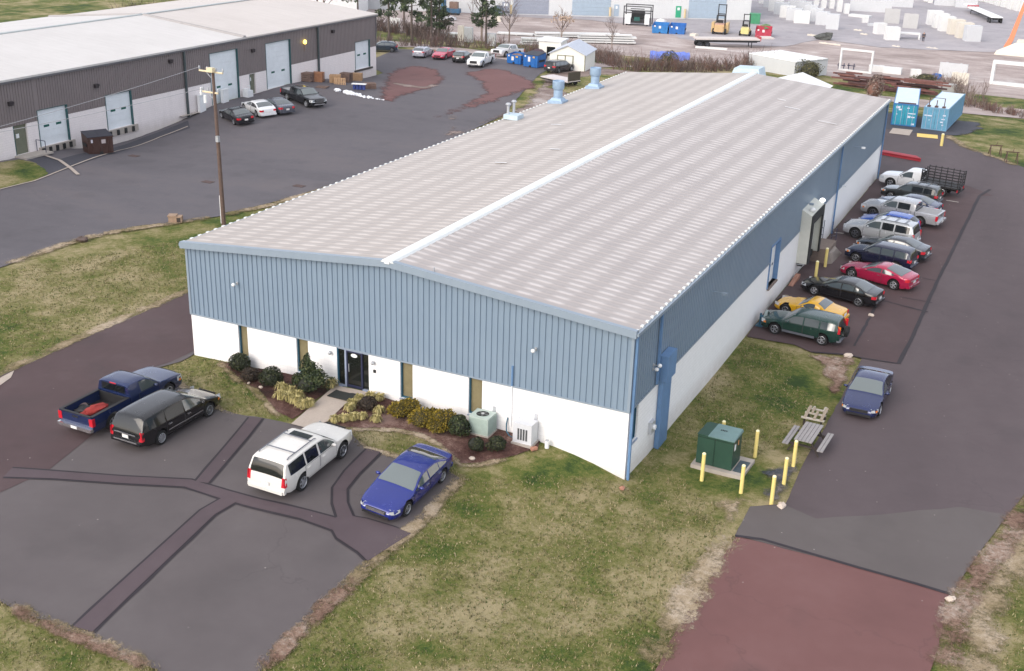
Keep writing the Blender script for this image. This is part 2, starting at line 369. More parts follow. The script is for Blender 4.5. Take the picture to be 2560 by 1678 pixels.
# reddish dirt stains in the left lot and the dirt yard by the skips
drape('dirt_patch', [(-40.861,83.646),(-41.43,88.915),(-38.561,90.088),(-34.855,88.69),(-30.68,82.67),(-28.495,75.85),(-28.089,69.323),(-26.922,63.63),(-29.817,64.305),(-34.577,72.699)], m_lower, .075, 1.0, .2, .6, fade=1.8)
drape('dirt_yard', [(-14.6, 64), (-17.6, 76), (-19.8, 84), (-22.5, 91), (-24.2, 97), (-29, 98.5), (-30, 100), (-15, 104), (-4, 99), (-.4, 90), (-.3, 62), (-6, 63)], m_dirt, .068, 1.0, .2, .7, fade=1.5)
drape('dirt_strip', [(-16.831,54.736),(-19.147,57.242),(-19.549,60.363),(-19.109,63.773),(-18.882,71.832),(-18.764,77.299),(-19.159,84.637),(-22.633,88.714),(-28.577,93.024),(-31.185,91.447),(-31.66,87.008),(-27.147,82.653),(-22.943,75.6),(-21.401,66.243),(-21.027,59.717),(-18.829,56.065),(-16.041,53.95)], m_lower, .072, 1.0, .2, .7, fade=1.6)
drape('sand_patch', [(-15.034,52.692),(-17.267,57.891),(-20.148,62.431),(-20.001,64.121),(-17.735,61.229),(-15.418,56.615),(-15.628,61.532),(-16.51,72.61),(-16.806,77.353),(-14.778,74.026),(-14.321,62.494),(-13.828,52.433)], m_dirt, .082, .8, .2, .6, fade=1.4)
drape('sand_streak', [(-36.126,77.825),(-32.244,76.365),(-30.418,75.983),(-31.464,79.491),(-29.959,77.978),(-28.931,77.855),(-29.419,74.253),(-31.746,73.731),(-34.744,75.665)], m_dirt, .088, .5, .05, .5, fade=.7)
drape('grass_patch', [(-19, 83), (-12, 80), (-5, 84), (-6, 98), (-14, 101), (-18, 95), (-19.5, 88)], m_grass, .082, 1.0, .2, .7, fade=1.5)

# drives on the right
seam = [(31.932,59.255),(31.858,44.748),(31.804,34.511),(31.887,24.383),(31.819,19.651)]
drive_r = [(26.099,84.972),(28.285,79.301),(31.42,75.662),(34.454,72.488)] + [(41, 68), (40.5, 40), (40, 20), (39.6, 8)] + [(40.947,18.185),(39.061,7.583),(38.883,6.7),(37.823,1.631),(37.192,-1.867)]
low_l = [(28.928,-1.822),(28.837,-3.296),(28.813,-4.943),(28.779,-6.647),(28.765,-9.047),(28.855,-11.214)]
low_r = [(37.159,-1.942),(37.016,-2.389),(37.209,-4.424),(37.161,-6.463),(37.125,-7.141)]
drv = drive_r + [(35.905,-1.856),(28.859,-1.756),(28.779,0.793),(30.05,1.688),(29.878,5.795),(29.869,7.353),(29.943,10.181),(29.915,14.39),(29.904,19.351),(29.231,19.461),(27.255,18.82),(26.161,19.371),(24.721,19.201),(23.502,19.084)] + [(W+.05, 20), (W+.05, 62), (18, 64), (16, 72), (17.5, 84)]
drape('side_drive', drv, m_drive, .05, 1.2, .03, .6)
park = [(23.502,19.084),(24.721,19.201),(26.161,19.371),(27.255,18.82),(29.231,19.461),(30.021,19.418),(31.819,19.651),(31.887,24.383),(31.804,34.511),(31.858,44.748),(31.932,59.255)] + [(33, 60), (30, 63), (W+.06, 62), (W+.06, 21)]
drape('side_parking', park, m_park, .062, 1.2)
drape('seam_tar', band([(32.5, 62)]+resample(seam, 2, 0, closed=False), .22), m_tar, .075, 1.5, .03)
drape('seam_tar', band([(27.255,18.82),(28.519,19.302),(29.231,19.461),(30.021,19.418),(31.819,19.651)], .12), m_tar, .076, 1.5, .03)
drape('crack_tar', band([(29.19,20.895),(29.18,23.165),(29.15,26.327),(29.097,29.034),(29.146,30.724)], .14), m_tar, .077, 1.5, .04, .4)
drape('crack_tar', band([(28.598,28.96),(29.525,29.225),(30.65,28.971),(32.109,28.704)], .13), m_tar, .077, 1.5, .05, .4)
drape('crack_tar', band([(30.161,30.533),(31.371,30.555),(32.096,30.521)], .08), m_tar, .078, 1.5, .05, .4)
drape('crack_tar', band([(30.161,35.376),(31.1,35.057),(31.854,35.082)], .08), m_tar, .078, 1.5, .05, .4)
for p0, p1 in ((( 29.687,56.251 ), ( 30.654,56.188 )), (( 23.658,42.06 ), ( 24.285,42.258 ))):
    drape('bay_line', band([p0, p1], .14), m_paint_line, .08, 1.5, .02)
drape('lower_drive', [(28.859,-1.756),(35.905,-1.856),(37.159,-1.942)] + low_r[1:] + [(34, -22), (33, -26), (24, -24)] + low_l[::-1], m_lower, .056, 1.2, .04, .5)
drape('drive_patch', [(28.779,0.793),(30.082,1.556),(31.49,1.06),(33.796,2.675),(36.705,5.03),(38.592,5.328),(37.823,1.631),(37.166,-1.881),(35.905,-1.856),(28.851,-1.726)], m_drive2, .058, 1.2, .05)
drape('drive_joint', band([(28.868,-1.785),(29.916,-1.544),(31.468,-1.653),(33.669,-1.781),(35.905,-1.856),(37.202,-1.948)], .16), m_tar, .075, 1.5, .02)
drape('gravel_shoulder', [(26.168,19.248),(27.307,18.788),(29.253,19.35),(29.875,19.274),(29.915,14.39),(29.96,10.19),(29.875,7.492),(29.591,7.433),(29.528,10.753),(29.32,12.98),(28.731,15.12),(27.879,17.237),(26.877,18.537)], m_soil, .078, .7, .1, .35, fade=.6)
drape('gravel_bed', [(27.919,3.922),(28.682,5.171),(29.537,5.397),(29.901,6.247),(29.896,5.717),(29.987,3.511),(30.082,1.556),(29.71,1.143),(29.172,1.242),(28.604,2.391),(29.053,3.023),(28.468,3.562)], m_gravel, .082, .5, .1, .35, fade=.7)
drape('gravel_bed', [(29.403,6.34),(29.845,7.295),(29.88,5.708),(29.601,5.127),(29.167,5.422)], m_soil, .086, .5, .1, .35, fade=.5)
drape('bare_ground', [(26.843,1.143),(28.282,1.648),(28.759,2.467),(29.209,0.783),(28.791,0.689),(28.899,-1.837),(27.79,-1.91),(27.849,-0.438),(26.974,0.158)], m_dry, .074, .6, .15, .35, fade=.9)
fringe('verge', [(p[0]-.25, p[1]) for p in low_l], 1.9, m_dry, .085)
rv = [(40.0, 8)] + [(39.082,7.279),(37.877,1.4),(37.242,-2.041),(37.116,-2.839),(37.273,-4.494),(37.244,-6.492),(37.203,-7.331)]
fringe('verge', [(p[0]+.35, p[1]-.15) for p in rv], 1.6, m_soil, .085); fringe('verge', [(p[0]+1.2, p[1]-.3) for p in rv], 2.4, m_dry, .08)
fringe('verge', [(26.099,84.972),(28.285,79.301),(31.42,75.662),(34.454,72.488)], 1.6, m_dry, .085)
drape('container_pad', [(14.5, 82), (19, 83.6), (26.6, 83.5), (28.2, 86.2), (29.3, 92), (28.5, 98), (15, 96)], m_dark, .068, 1.0, .1, fade=.5)  # dark sheet under the containers, reaching out to their right
drape('pale_slab', [(20.996,81.329),(20.845,84.753),(22.828,85.019),(23.005,81.367)], m_conc, .085, 1)
drape('worn_grass', [(22.727,35.283),(22.462,44.074),(22.592,49.247),(23.553,57.598),(22.48,56.273),(22.462,44.074)], m_park, .07, 1)
# entrance bed, path
drape('mulch_bed', [(1.66,-0.179),(2.744,-0.752),(3.945,-1.47),(5.405,-2.004),(6.526,-2.628),(7.61,-3.415),(8.711,-3.709),(8.79,-3.266),(8.619,-1.689),(8.869,-0.469),(8.743,-0.01),(5.308,0.026)], m_mulch, .05, .6, .05, .3)
drape('mulch_bed', [(10.033,-1.413),(10.119,-2.592),(10.29,-3.102),(11.176,-3.21),(11.83,-2.914),(13.214,-2.102),(14.375,-1.961),(15.564,-2.262),(16.482,-2.836),(17.069,-3.191),(17.822,-2.781),(18.935,-1.537),(19.534,-0.563),(19.37,-0.002),(11.984,0.289),(10.554,0.111)], m_mulch, .05, .6, .05, .3)
fringe('bed_edging', [(1.471,-0.101),(2.733,-0.861),(3.959,-1.61),(5.413,-2.138),(6.462,-2.787),(7.601,-3.586),(8.775,-3.92)], .55, m_dry, .075)
fringe('bed_edging', [(10.388,-3.247),(11.302,-3.337),(11.943,-3.088),(13.322,-2.281),(14.477,-2.138),(15.628,-2.447),(16.539,-3.011),(17.181,-3.327),(17.931,-2.915),(19.042,-1.677)], .55, m_dry, .075)
drape('front_path', [(8.702,-0.22),(10.478,-0.084),(10.893,-0.601),(10.138,-1.439),(10.286,-3.223),(9.869,-4.116),(8.977,-4.14)], m_conc, .09, .7)
# rear yard of the precast works
drape('precast_yard', [(-57.636,102.532),(-51.603,101.458),(-48.968,105.833),(-33.164,101.071),(-21.983,95.672),(-18.472,109.214),(-14.156,120.301),(-6.696,131.422),(2.489,120.114),(10.507,109.531),(15.351,110.141),(24.456,105.557),(32.31,107.521),(42.511,108.881),(64.459,171.78),(87.713,424.053),(19.36,359.5),(-67.976,281.508),(-132.602,220.598),(-102.248,145.832),(-76.733,124.421)], m_yard, .06, 6.0, .5, 3)
drape('yard_asphalt', [(-86.71,165.549),(-67.008,167.145),(-49.339,172.992),(-35.453,170.376),(-26.58,157.736),(-18.595,154.944),(-8.661,158.784),(-4.963,172.632),(5.458,168.227),(19.135,173.039),(27.58,178.351),(42.289,184.939),(41.157,362.736),(-9.328,316.629),(-64.025,269.701),(-126.52,211.182)], asphalt_mat('yard_asphalt_m', (.36, .34, .36), (.44, .41, .42), .14), .10, 5.0, .6, 3)

# short turf: real blades over the lawns nearest the camera, one mass
def turf(name, regions, dens, seed, label, hh=.075, mats=None, holes=()):
    rnd = random.Random(seed); P = []
    for poly, k in regions:
        xs = [p[0] for p in poly]; ys = [p[1] for p in poly]; A = (max(xs)-min(xs))*(max(ys)-min(ys)); n = int(A*dens*k)
        for _ in range(n):
            x, y = rnd.uniform(min(xs), max(xs)), rnd.uniform(min(ys), max(ys))
            if in_poly(x, y, poly) and not any(in_poly(x, y, h) for h in holes): P.append((x, y))
    z = gz([p[0] for p in P], [p[1] for p in P]); V = []; F = []; M = []
    for (x, y), h0 in zip(P, z):
        for _ in range(3):
            a = rnd.uniform(0, 2*PI); h = hh*rnd.uniform(.5, 1.6); w = rnd.uniform(.012, .03); lx, ly = rnd.gauss(0, .035), rnd.gauss(0, .035); ox, oy = rnd.gauss(0, .04), rnd.gauss(0, .04)
            k = len(V); c, s_ = math.cos(a)*w, math.sin(a)*w; V += [(x+ox-c, y+oy-s_, h0), (x+ox+c, y+oy+s_, h0), (x+ox+lx, y+oy+ly, h0+h)]; F.append((k, k+1, k+2)); M.append(rnd.choices((0, 1, 2, 3), (.22, .34, .28, .16))[0])
    mb = MB(); mb.v = V; mb.f = F; mb.m = M; o = mb.build(name, mats); return tag(o, label, 'grass', None, 'stuff')
M_TURF = [mat('turf_green', (.075, .11, .028), .9, 0, .3, .5), mat('turf_olive', (.155, .155, .055), .9, 0, .3, .5), mat('turf_tan', (.26, .22, .11), .9, 0, .25, .5), mat('turf_straw', (.40, .33, .20), .9, 0, .2, .5)]
front_lawn = [(13, -24)] + [p for p in lot_edge[::-1][:9]] + [(23.6, -.15), (28.4, -.6), (28.6, 1.0)] + [(p[0]-.6, p[1]) for p in low_l] + [(24, -24)]
turf('turf', [(front_lawn, 1.0), ([(-0.382,-2.244),(0.178,-0.2),(2.672,0.28),(5.005,-1.48),(8.002,-3.645),(8.988,-3.974),(7.01,-4.112),(4.915,-4.233)], 1.0), ([(10.451,-3.213),(11.98,-3.146),(13.512,-2.251),(15.722,-2.542),(17.138,-3.319),(17.116,-3.99),(14.418,-4.089),(13.088,-4.134)], 1.0), ([(-14, -2), (-7.2, -6), (-7.2, 12), (-13, 18), (-19, 6)], .7), ([(23.533,0.399),(23.544,6.585),(23.571,18.347),(26.375,18.49),(27.286,14.308),(29.016,13.079),(29.262,7.717),(27.748,5.562),(25.173,5.872),(23.761,3.146),(26.331,1.067),(27.557,0.535),(27.646,-1.988)], .9), ([(39.145,6.386),(38.183,1.31),(37.528,-2.059),(37.415,-4.548),(37.434,-6.747),(39.99,-5.41)], .8), ([(8.319,-19.92),(10.919,-19.884),(13.014,-19.825),(14.085,-19.873),(10.504,-21.92)], 1.0)], 42, 5, 'short mixed green and straw coloured grass on the lawns around the warehouse', .07, M_TURF)
weeds = []
for path in (lot_edge[13:], lot_edge[:5], lot_edge[8:14], lot_bl, low_l): weeds.append((band(resample(path, 1, 0, closed=False), .45), 1.6))
turf('edge_grass', weeds, 70, 6, 'straw coloured grass tufts creeping over the paving edges', .09, M_TURF[1:]+[M_TURF[3]])

# ------------------------------------------------------------------ main warehouse
def panel_mat(name, col, col2, rough=.45, dirt=.5):
    m, nt, b = newmat(name); v = coords(nt)
    n1 = noise(nt, v, .5, 4, .6); n2 = noise(nt, coords(nt, (1.2, 1.2, .12)), 2.2, 4, .7)
    c = ramp(nt, math_(nt, 'MULTIPLY_ADD', n2, .5, math_(nt, 'MULTIPLY', n1, .5)), [(.3, col2), (.65, col)])
    lk(nt, c, b.inputs['Base Color']); b.inputs['Roughness'].default_value = rough; b.inputs['Specular IOR Level'].default_value = .45
    return m
def block_mat(name, col, var=.06):
    m, nt, b = newmat(name); v = coords(nt)
    br = N(nt, 'ShaderNodeTexBrick'); br.inputs['Scale'].default_value = 1
    for k, x in (('Brick Width', .4), ('Row Height', .2), ('Mortar Size', .012)): br.inputs[k].default_value = x
    br.inputs['Color1'].default_value = (1, 1, 1, 1); br.inputs['Color2'].default_value = (.96, .96, .96, 1); br.inputs['Mortar'].default_value = (.86, .86, .86, 1)
    sx = N(nt, 'ShaderNodeSeparateXYZ'); lk(nt, v, sx.inputs[0]); cx = N(nt, 'ShaderNodeCombineXYZ')
    lk(nt, math_(nt, 'ADD', sx.outputs[0], sx.outputs[1]), cx.inputs[0]); lk(nt, sx.outputs[2], cx.inputs[1]); lk(nt, cx.outputs[0], br.inputs['Vector'])
    st = noise(nt, coords(nt, (1.5, 1.5, .25)), 1.4, 5, .7)
    base = ramp(nt, st, [(.25, [x*(1-var) for x in col]), (.55, col)])
    c = mixc(nt, .75, base, br.outputs['Color'], 'MULTIPLY')
    # splash-back grime low on the wall
    g = math_(nt, 'MULTIPLY', math_(nt, 'SMOOTH_MAX', math_(nt, 'MULTIPLY_ADD', sx.outputs[2], -1.4, .15), 0., .1), noise(nt, v, 1.7, 4))
    c = mixc(nt, math_(nt, 'MINIMUM', math_(nt, 'MULTIPLY', g, .55), .35), c, (.42, .36, .31))
    lk(nt, c, b.inputs['Base Color']); b.inputs['Roughness'].default_value = .75
    bump(nt, b, br.outputs['Fac'], -.25, .01); return m
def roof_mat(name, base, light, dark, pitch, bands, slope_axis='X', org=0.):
    """weathered ribbed sheet: paler rib tops with highlights painted in, dirt collected over the purlin lines"""
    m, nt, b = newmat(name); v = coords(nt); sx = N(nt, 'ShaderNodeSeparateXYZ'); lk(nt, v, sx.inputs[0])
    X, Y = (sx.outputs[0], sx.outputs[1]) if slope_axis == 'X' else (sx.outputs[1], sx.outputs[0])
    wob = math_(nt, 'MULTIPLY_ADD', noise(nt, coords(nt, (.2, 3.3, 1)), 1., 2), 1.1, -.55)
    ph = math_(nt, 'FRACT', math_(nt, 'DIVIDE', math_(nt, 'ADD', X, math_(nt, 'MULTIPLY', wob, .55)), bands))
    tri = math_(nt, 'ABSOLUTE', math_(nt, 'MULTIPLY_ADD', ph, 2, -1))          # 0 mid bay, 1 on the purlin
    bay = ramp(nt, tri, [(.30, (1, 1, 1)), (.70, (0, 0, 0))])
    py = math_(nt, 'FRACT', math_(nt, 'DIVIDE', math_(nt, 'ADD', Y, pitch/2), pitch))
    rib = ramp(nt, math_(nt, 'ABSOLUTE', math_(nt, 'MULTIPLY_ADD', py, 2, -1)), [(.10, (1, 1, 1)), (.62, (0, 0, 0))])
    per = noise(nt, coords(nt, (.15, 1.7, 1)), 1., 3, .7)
    k = math_(nt, 'MULTIPLY', math_(nt, 'MULTIPLY', bay, rib), math_(nt, 'MULTIPLY_ADD', per, 1.6, -.1))  # rib highlights painted into the colour as bright dashes between purlins
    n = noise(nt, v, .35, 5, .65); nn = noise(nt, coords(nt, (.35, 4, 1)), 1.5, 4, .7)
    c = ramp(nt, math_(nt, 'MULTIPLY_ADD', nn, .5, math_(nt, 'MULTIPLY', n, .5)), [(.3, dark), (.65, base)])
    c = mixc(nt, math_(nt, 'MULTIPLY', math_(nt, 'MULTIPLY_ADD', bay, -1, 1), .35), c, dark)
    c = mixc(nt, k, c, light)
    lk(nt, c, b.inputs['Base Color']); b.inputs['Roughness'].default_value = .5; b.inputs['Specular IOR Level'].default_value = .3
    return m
m_blue = panel_mat('blue_sheet', (.215, .285, .365), (.185, .252, .332))
m_trim = panel_mat('blue_trim', (.26, .32, .385), (.23, .29, .355), .4)
m_bluedk = mat('blue_duct_paint', (.13, .24, .42), .5, 0, .10, 1.5)
m_teal = mat('teal_jamb', (.02, .10, .16), .5, 0, .1)
m_block = block_mat('white_block', (.90, .90, .90), .03)
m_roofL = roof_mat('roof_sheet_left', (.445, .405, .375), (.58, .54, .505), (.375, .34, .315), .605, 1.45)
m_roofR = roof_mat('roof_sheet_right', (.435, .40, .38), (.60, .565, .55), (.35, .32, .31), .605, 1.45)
m_ridge = mat('ridge_metal', (.72, .75, .74), .4, 0, .05)
m_white = mat('white_paint', (.80, .82, .83), .55, 0, .05, 2)
m_cream = mat('cream_sheet', (.60, .61, .55), .55, 0, .07, 1.5)
m_black = mat('black_rubber', (.015, .017, .018), .7, 0, .2)
m_glassd = mat('dark_glazing', (.012, .014, .012), .06, 0, 0, ior=1.6)
m_blind = mat('closed_blind', (.22, .19, .115), .7, 0, .10, 2)
m_alu = mat('aluminium_frame', (.36, .42, .55), .4, .2, .06)
m_dkframe = mat('dark_frame', (.035, .04, .085), .4, .2, .06)
m_grey = mat('grey_metal', (.42, .44, .46), .45, .3, .08)
m_galv = mat('galvanised', (.55, .57, .60), .4, .5, .08, 5)
m_brown_c = mat('stained_concrete', (.20, .155, .13), .85, 0, .2, 1.2, bmp=.2, sc2=9)
m_yellow = mat('safety_yellow', (.80, .66, .24), .5, 0, .09, 4, sc2=20)
m_ytop = mat('bollard_cap', (.86, .80, .50), .5, 0, .06)

GP, GW, GD_ = .2857, .055, .045     # wall rib pitch, groove width and depth
def rib_cols(a, b):
    out = [(a, 0)]; k = math.floor(a/GP)+1
    while k*GP+GW < b:
        x = k*GP
        if x > a+.02: out += [(x-.02, 0), (x, -GD_), (x+GW, -GD_), (x+GW+.02, 0)]
        k += 1
    return out+[(b, 0)]
def rib_wall(mb, a, b, zb, zt, put, m=0):
    """ribbed sheet from a to b; put(u, depth, z) gives the point, zb/zt are heights or functions of u"""
    fb = zb if callable(zb) else (lambda u: zb); ft = zt if callable(zt) else (lambda u: zt)
    c = rib_cols(a, b)
    mb.strip([put(u, d, ft(u)) for u, d in c], [put(u, d, fb(u)) for u, d in c], m)
def gable(u): return HE+(HR-HE)*(1-abs(u-W/2)/(W/2))
wh = thing('warehouse', 'large warehouse with ribbed blue walls above white block and a pale ribbed gable roof', 'warehouse')
T = .3
dy1, dy2, dz1, dz2 = 23.22, 25.35, .62, 3.2        # recessed overhead door in the side wall
mb = MB()
us = [0] + [W/2] + [W]
rib_wall(mb, 0, W, HB, gable, lambda u, d, z: (u, -d, z))
for a, b, z0, z1 in ((0, dy1, HB, HE), (dy1, dy2, dz2, HE), (dy2, L, HB, HE)): rib_wall(mb, a, b, z0, z1, lambda u, d, z: (W+d, u, z))
rib_wall(mb, 0, L, HB, HE, lambda u, d, z: (-d, u, z))
rib_wall(mb, 0, W, HB, gable, lambda u, d, z: (u, L+d, z))
mb.build('wall_sheeting', m_blue, wh)
# white block wall with real openings
mb = MB(); zg = -1.6; t0 = .012; hb = HB
ops = [(2.90, 3.46, .50), (6.37, 7.05, .45), (8.68, 10.46, .26), (12.17, 12.84, .40), (15.75, 16.44, .42)]
x = t0
for a, b, z0 in ops:
    mb.bb((x, t0, zg), (a, T, hb)); mb.bb((a, t0, zg), (b, T, z0)); x = b
mb.bb((x, t0, zg), (W-t0, T, hb))
y = T
for a, b, z0, in ((.40, 1.22, .56), (dy1, dy2, dz1)):
    mb.bb((W-T, y, zg), (W-t0, a, hb)); mb.bb((W-T, a, zg), (W-t0, b, z0)); y = b
mb.bb((W-T, y, zg), (W-t0, L-T, hb)); mb.bb((t0, T, zg), (T, L-T, hb)); mb.bb((t0, L-T, zg), (W-t0, L-t0, hb))
mb.build('block_wall', m_block, wh)
mb = MB(); mb.bb((-.02, -.035, hb-.05), (W+.02, -.012, hb+.03)); mb.bb((W+.012, 0, hb-.05), (W+.03, dy1, hb+.03)); mb.bb((W+.012, dy2, hb-.05), (W+.03, L, hb+.03))
mb.build('base_flashing', m_trim, wh)
mb = MB(); mb.bb((T, T, -.5), (W-T, L-T, -.3)); mb.build('floor_slab', m_brown_c, wh)
# roof: two ribbed slopes
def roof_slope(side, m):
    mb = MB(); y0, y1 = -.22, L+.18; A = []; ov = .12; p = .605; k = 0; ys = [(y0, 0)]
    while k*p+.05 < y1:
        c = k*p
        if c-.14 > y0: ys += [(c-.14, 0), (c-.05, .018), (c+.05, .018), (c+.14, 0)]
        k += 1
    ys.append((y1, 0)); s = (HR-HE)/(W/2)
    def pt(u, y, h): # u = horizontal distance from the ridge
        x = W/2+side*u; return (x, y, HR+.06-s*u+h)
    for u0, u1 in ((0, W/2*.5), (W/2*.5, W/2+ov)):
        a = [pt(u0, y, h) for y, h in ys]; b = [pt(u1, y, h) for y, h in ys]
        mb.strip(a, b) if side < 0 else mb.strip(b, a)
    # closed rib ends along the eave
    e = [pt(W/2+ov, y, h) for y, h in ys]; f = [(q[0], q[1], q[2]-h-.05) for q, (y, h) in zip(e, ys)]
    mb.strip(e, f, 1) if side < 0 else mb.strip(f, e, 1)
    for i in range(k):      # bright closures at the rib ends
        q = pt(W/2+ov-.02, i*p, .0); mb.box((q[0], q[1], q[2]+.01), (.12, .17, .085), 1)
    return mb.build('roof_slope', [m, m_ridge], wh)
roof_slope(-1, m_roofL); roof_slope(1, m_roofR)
s = (HR-HE)/(W/2)
mb = MB()
prof = [(-.34, HR+.05-s*.34+.01), (-.26, HR+.13), (-.10, HR+.185), (.10, HR+.185), (.26, HR+.13), (.34, HR+.05-s*.34+.01)]
for (xa, za), (xb, zb_) in zip(prof[:-1], prof[1:]):
    mb.add([(W/2+xa, -.26, za), (W/2+xb, -.26, zb_), (W/2+xb, L+.2, zb_), (W/2+xa, L+.2, za)], [(0, 1, 2, 3)])
mb.add([(W/2+x_, -.26, z_) for x_, z_ in prof], [tuple(range(5, -1, -1))])
mb.build('ridge_cap', m_ridge, wh, 40)
mb = MB(); mb.bb((W/2-.13, -.30, HR-.02), (W/2+.13, -.262, HR+.12)); mb.build('ridge_end_cap', m_white, wh)
mb = MB()   # rake trim along the front gable, box section
for sd in (-1, 1):
    def q(u, y, dz): return (W/2+sd*u, y, HR-s*u+dz)
    a = [q(0, -.25, .13), q(0, -.25, -.20), q(0, -.02, -.20), q(0, -.02, .13)]; b = [q(W/2+.16, -.25, .13), q(W/2+.16, -.25, -.20), q(W/2+.16, -.02, -.20), q(W/2+.16, -.02, .13)]
    fs = [(0, 1, 5, 4), (1, 2, 6, 5), (2, 3, 7, 6), (3, 0, 4, 7), (4, 5, 6, 7)]
    if sd > 0: fs = [f[::-1] for f in fs]
    mb.add(a+b, [f[::-1] for f in fs])
mb.build('rake_trim', m_trim, wh)
mb = MB(); mb.bb((W+.13, -.2, HE-.13), (W+.25, L+.2, HE+.015)); mb.build('gutter', m_trim, wh)
mb = MB(); mb.bb((-.25, -.2, HE-.13), (-.13, L+.2, HE+.015)); mb.build('gutter', m_trim, wh)
for q0, q1 in (((W-.10, -.045, HB), (W+.03, .10, HE-.02)), ((-.03, -.045, HB), (.10, .10, HE-.02)), ((W-.1, L-.1, HB), (W+.045, L+.045, HE-.02))): MB().bb(q0, q1).build('corner_trim', m_trim, wh)
for y_, z0 in ((.14, -1.1), (3.2, 2.35), (41.75, -.85), (60.4, -.8)):
    mb = MB(); mb.bb((W+.045, y_-.06, z0), (W+.15, y_+.06, HE-.14)); mb.build('downspout', m_bluedk, wh)
# windows: dark reveal, blind behind glass
def window(x0, x1, z0, z1=HB-.06):
    mb = MB(); e = .05
    mb.bb((x0, .10, z0), (x0+e, .28, z1)); mb.bb((x1-e, .10, z0), (x1, .28, z1)); mb.bb((x0+e, .10, z1-e), (x1-e, .28, z1)); mb.bb((x0+e, .10, z0), (x1-e, .28, z0+e))
    o = mb.build('window', m_teal, wh)
    mb = MB(); mb.bb((x0+e, .20, z0+e), (x1-e, .215, z1-e)); mb.build('pane', mat('tan_glazing', (.22, .19, .11), .25, 0, .12, 2.5, ior=1.5), o)
    mb = MB(); mb.bb((x0-.02, -.04, z0-.07), (x1+.02, .10, z0-.004)); mb.build('sill', m_alu, o)
    return o
for a, b, z0 in (ops[0], ops[1], ops[3], ops[4]): window(a, b, z0)
mb = MB(); y0, y1, z0, z1 = .40, 1.22, .56, HB-.06
mb.bb((W-.28, y0, z0), (W-.10, y0+.05, z1)); mb.bb((W-.28, y1-.05, z0), (W-.10, y1, z1)); mb.bb((W-.28, y0+.05, z1-.05), (W-.10, y1-.05, z1)); mb.bb((W-.28, y0+.05, z0), (W-.10, y1-.05, z0+.05))
o = mb.build('window', m_teal, wh)
mb = MB(); mb.bb((W-.215, y0+.05, z0+.05), (W-.20, y1-.05, z1-.05)); mb.build('pane', mat('tan_glazing', (0, 0, 0)), o)
mb = MB(); mb.bb((W-.10, y0-.02, z0-.07), (W+.04, y1+.02, z0-.004)); mb.build('sill', m_alu, o)
# entrance: sidelights and one glazed door
mb = MB(); a, b, z0 = 8.68, 10.46, .26
mb.bb((a, .05, z0), (a+.06, .24, HB-.03)); o = mb.build('entrance_frame', m_teal, wh)
mb = MB(); mb.bb((9.10, .04, z0), (9.19, .16, HB-.12)); mb.bb((a+.06, .04, HB-.12), (b, .16, HB-.03)); mb.bb((a+.06, .03, z0), (9.10, .15, z0+.07)); mb.bb((10.08, .03, z0), (b, .15, z0+.07)); mb.build('mullion', m_alu, o)
for x0, x1 in ((a+.06, 9.10), (10.08, b)): MB().bb((x0, .13, z0+.07), (x1, .145, HB-.12)).build('sidelight', m_glassd, o)
d = MB(); d.bb((9.19, .06, z0+.02), (9.25, .12, HB-.12)); d.bb((10.0, .06, z0+.02), (10.08, .14, HB-.12)); d.bb((9.25, .06, z0+.02), (10.0, .12, z0+.16)); d.bb((9.25, .06, HB-.2), (10.0, .12, HB-.12))
d = d.build('door', m_dkframe, wh)
mb = MB(); mb.bb((9.25, .085, z0+.16), (10.0, .10, HB-.2)); mb.build('door_pane', m_glassd, d)
mb = MB(); mb.cyl((9.34, .03, 1.1), (9.34, .03, 1.5), .018); mb.build('door_handle', m_galv, d)
mb = MB(); mb.lathe([(.001, 0), (.155, 0), (.155, .012), (.001, .012)], 16, (0, 0, 0), 0, 'y')
pl = mb.build('number_plate', m_white, wh, loc=(9.62, .065, HB-.33)); pl.scale = (1.15, 1, .62)
mb = MB(); mb.bb((a-.02, -.10, .16), (b+.02, .04, .262)); mb.build('threshold', m_alu, wh)
# recessed overhead door in the side wall
mb = MB(); xr = W-.30
mb.bb((xr, dy2-.03, dz1+.01), (W+.05, dy2+.09, dz2)); mb.bb((xr, dy1-.09, dz1+.01), (W+.05, dy1+.03, dz2)); mb.bb((xr, dy1+.03, dz2-.03), (W+.05, dy2-.03, dz2+.07)); mb.build('door_jamb', m_bluedk, wh)
mb = MB()
for i in range(4): mb.bb((xr+.02, dy1+.035, dz1+i*.64+.005), (xr+.07, dy2-.035, dz1+(i+1)*.64-.005))
mb.bb((xr+.005, dy1+.032, dz1+.012), (xr+.019, dy2-.032, dz2-.032)); o = mb.build('overhead_door', m_white, wh)
for q in (24.25, 24.75): MB().bb((xr+.075, q, 1.62), (xr+.085, q+.25, 1.76)).build('door_light', m_glassd, o)
mb = MB(); mb.bb((xr, dy1, dz1-.08), (W+.12, dy2, dz1)); mb.build('door_sill', m_brown_c, wh)
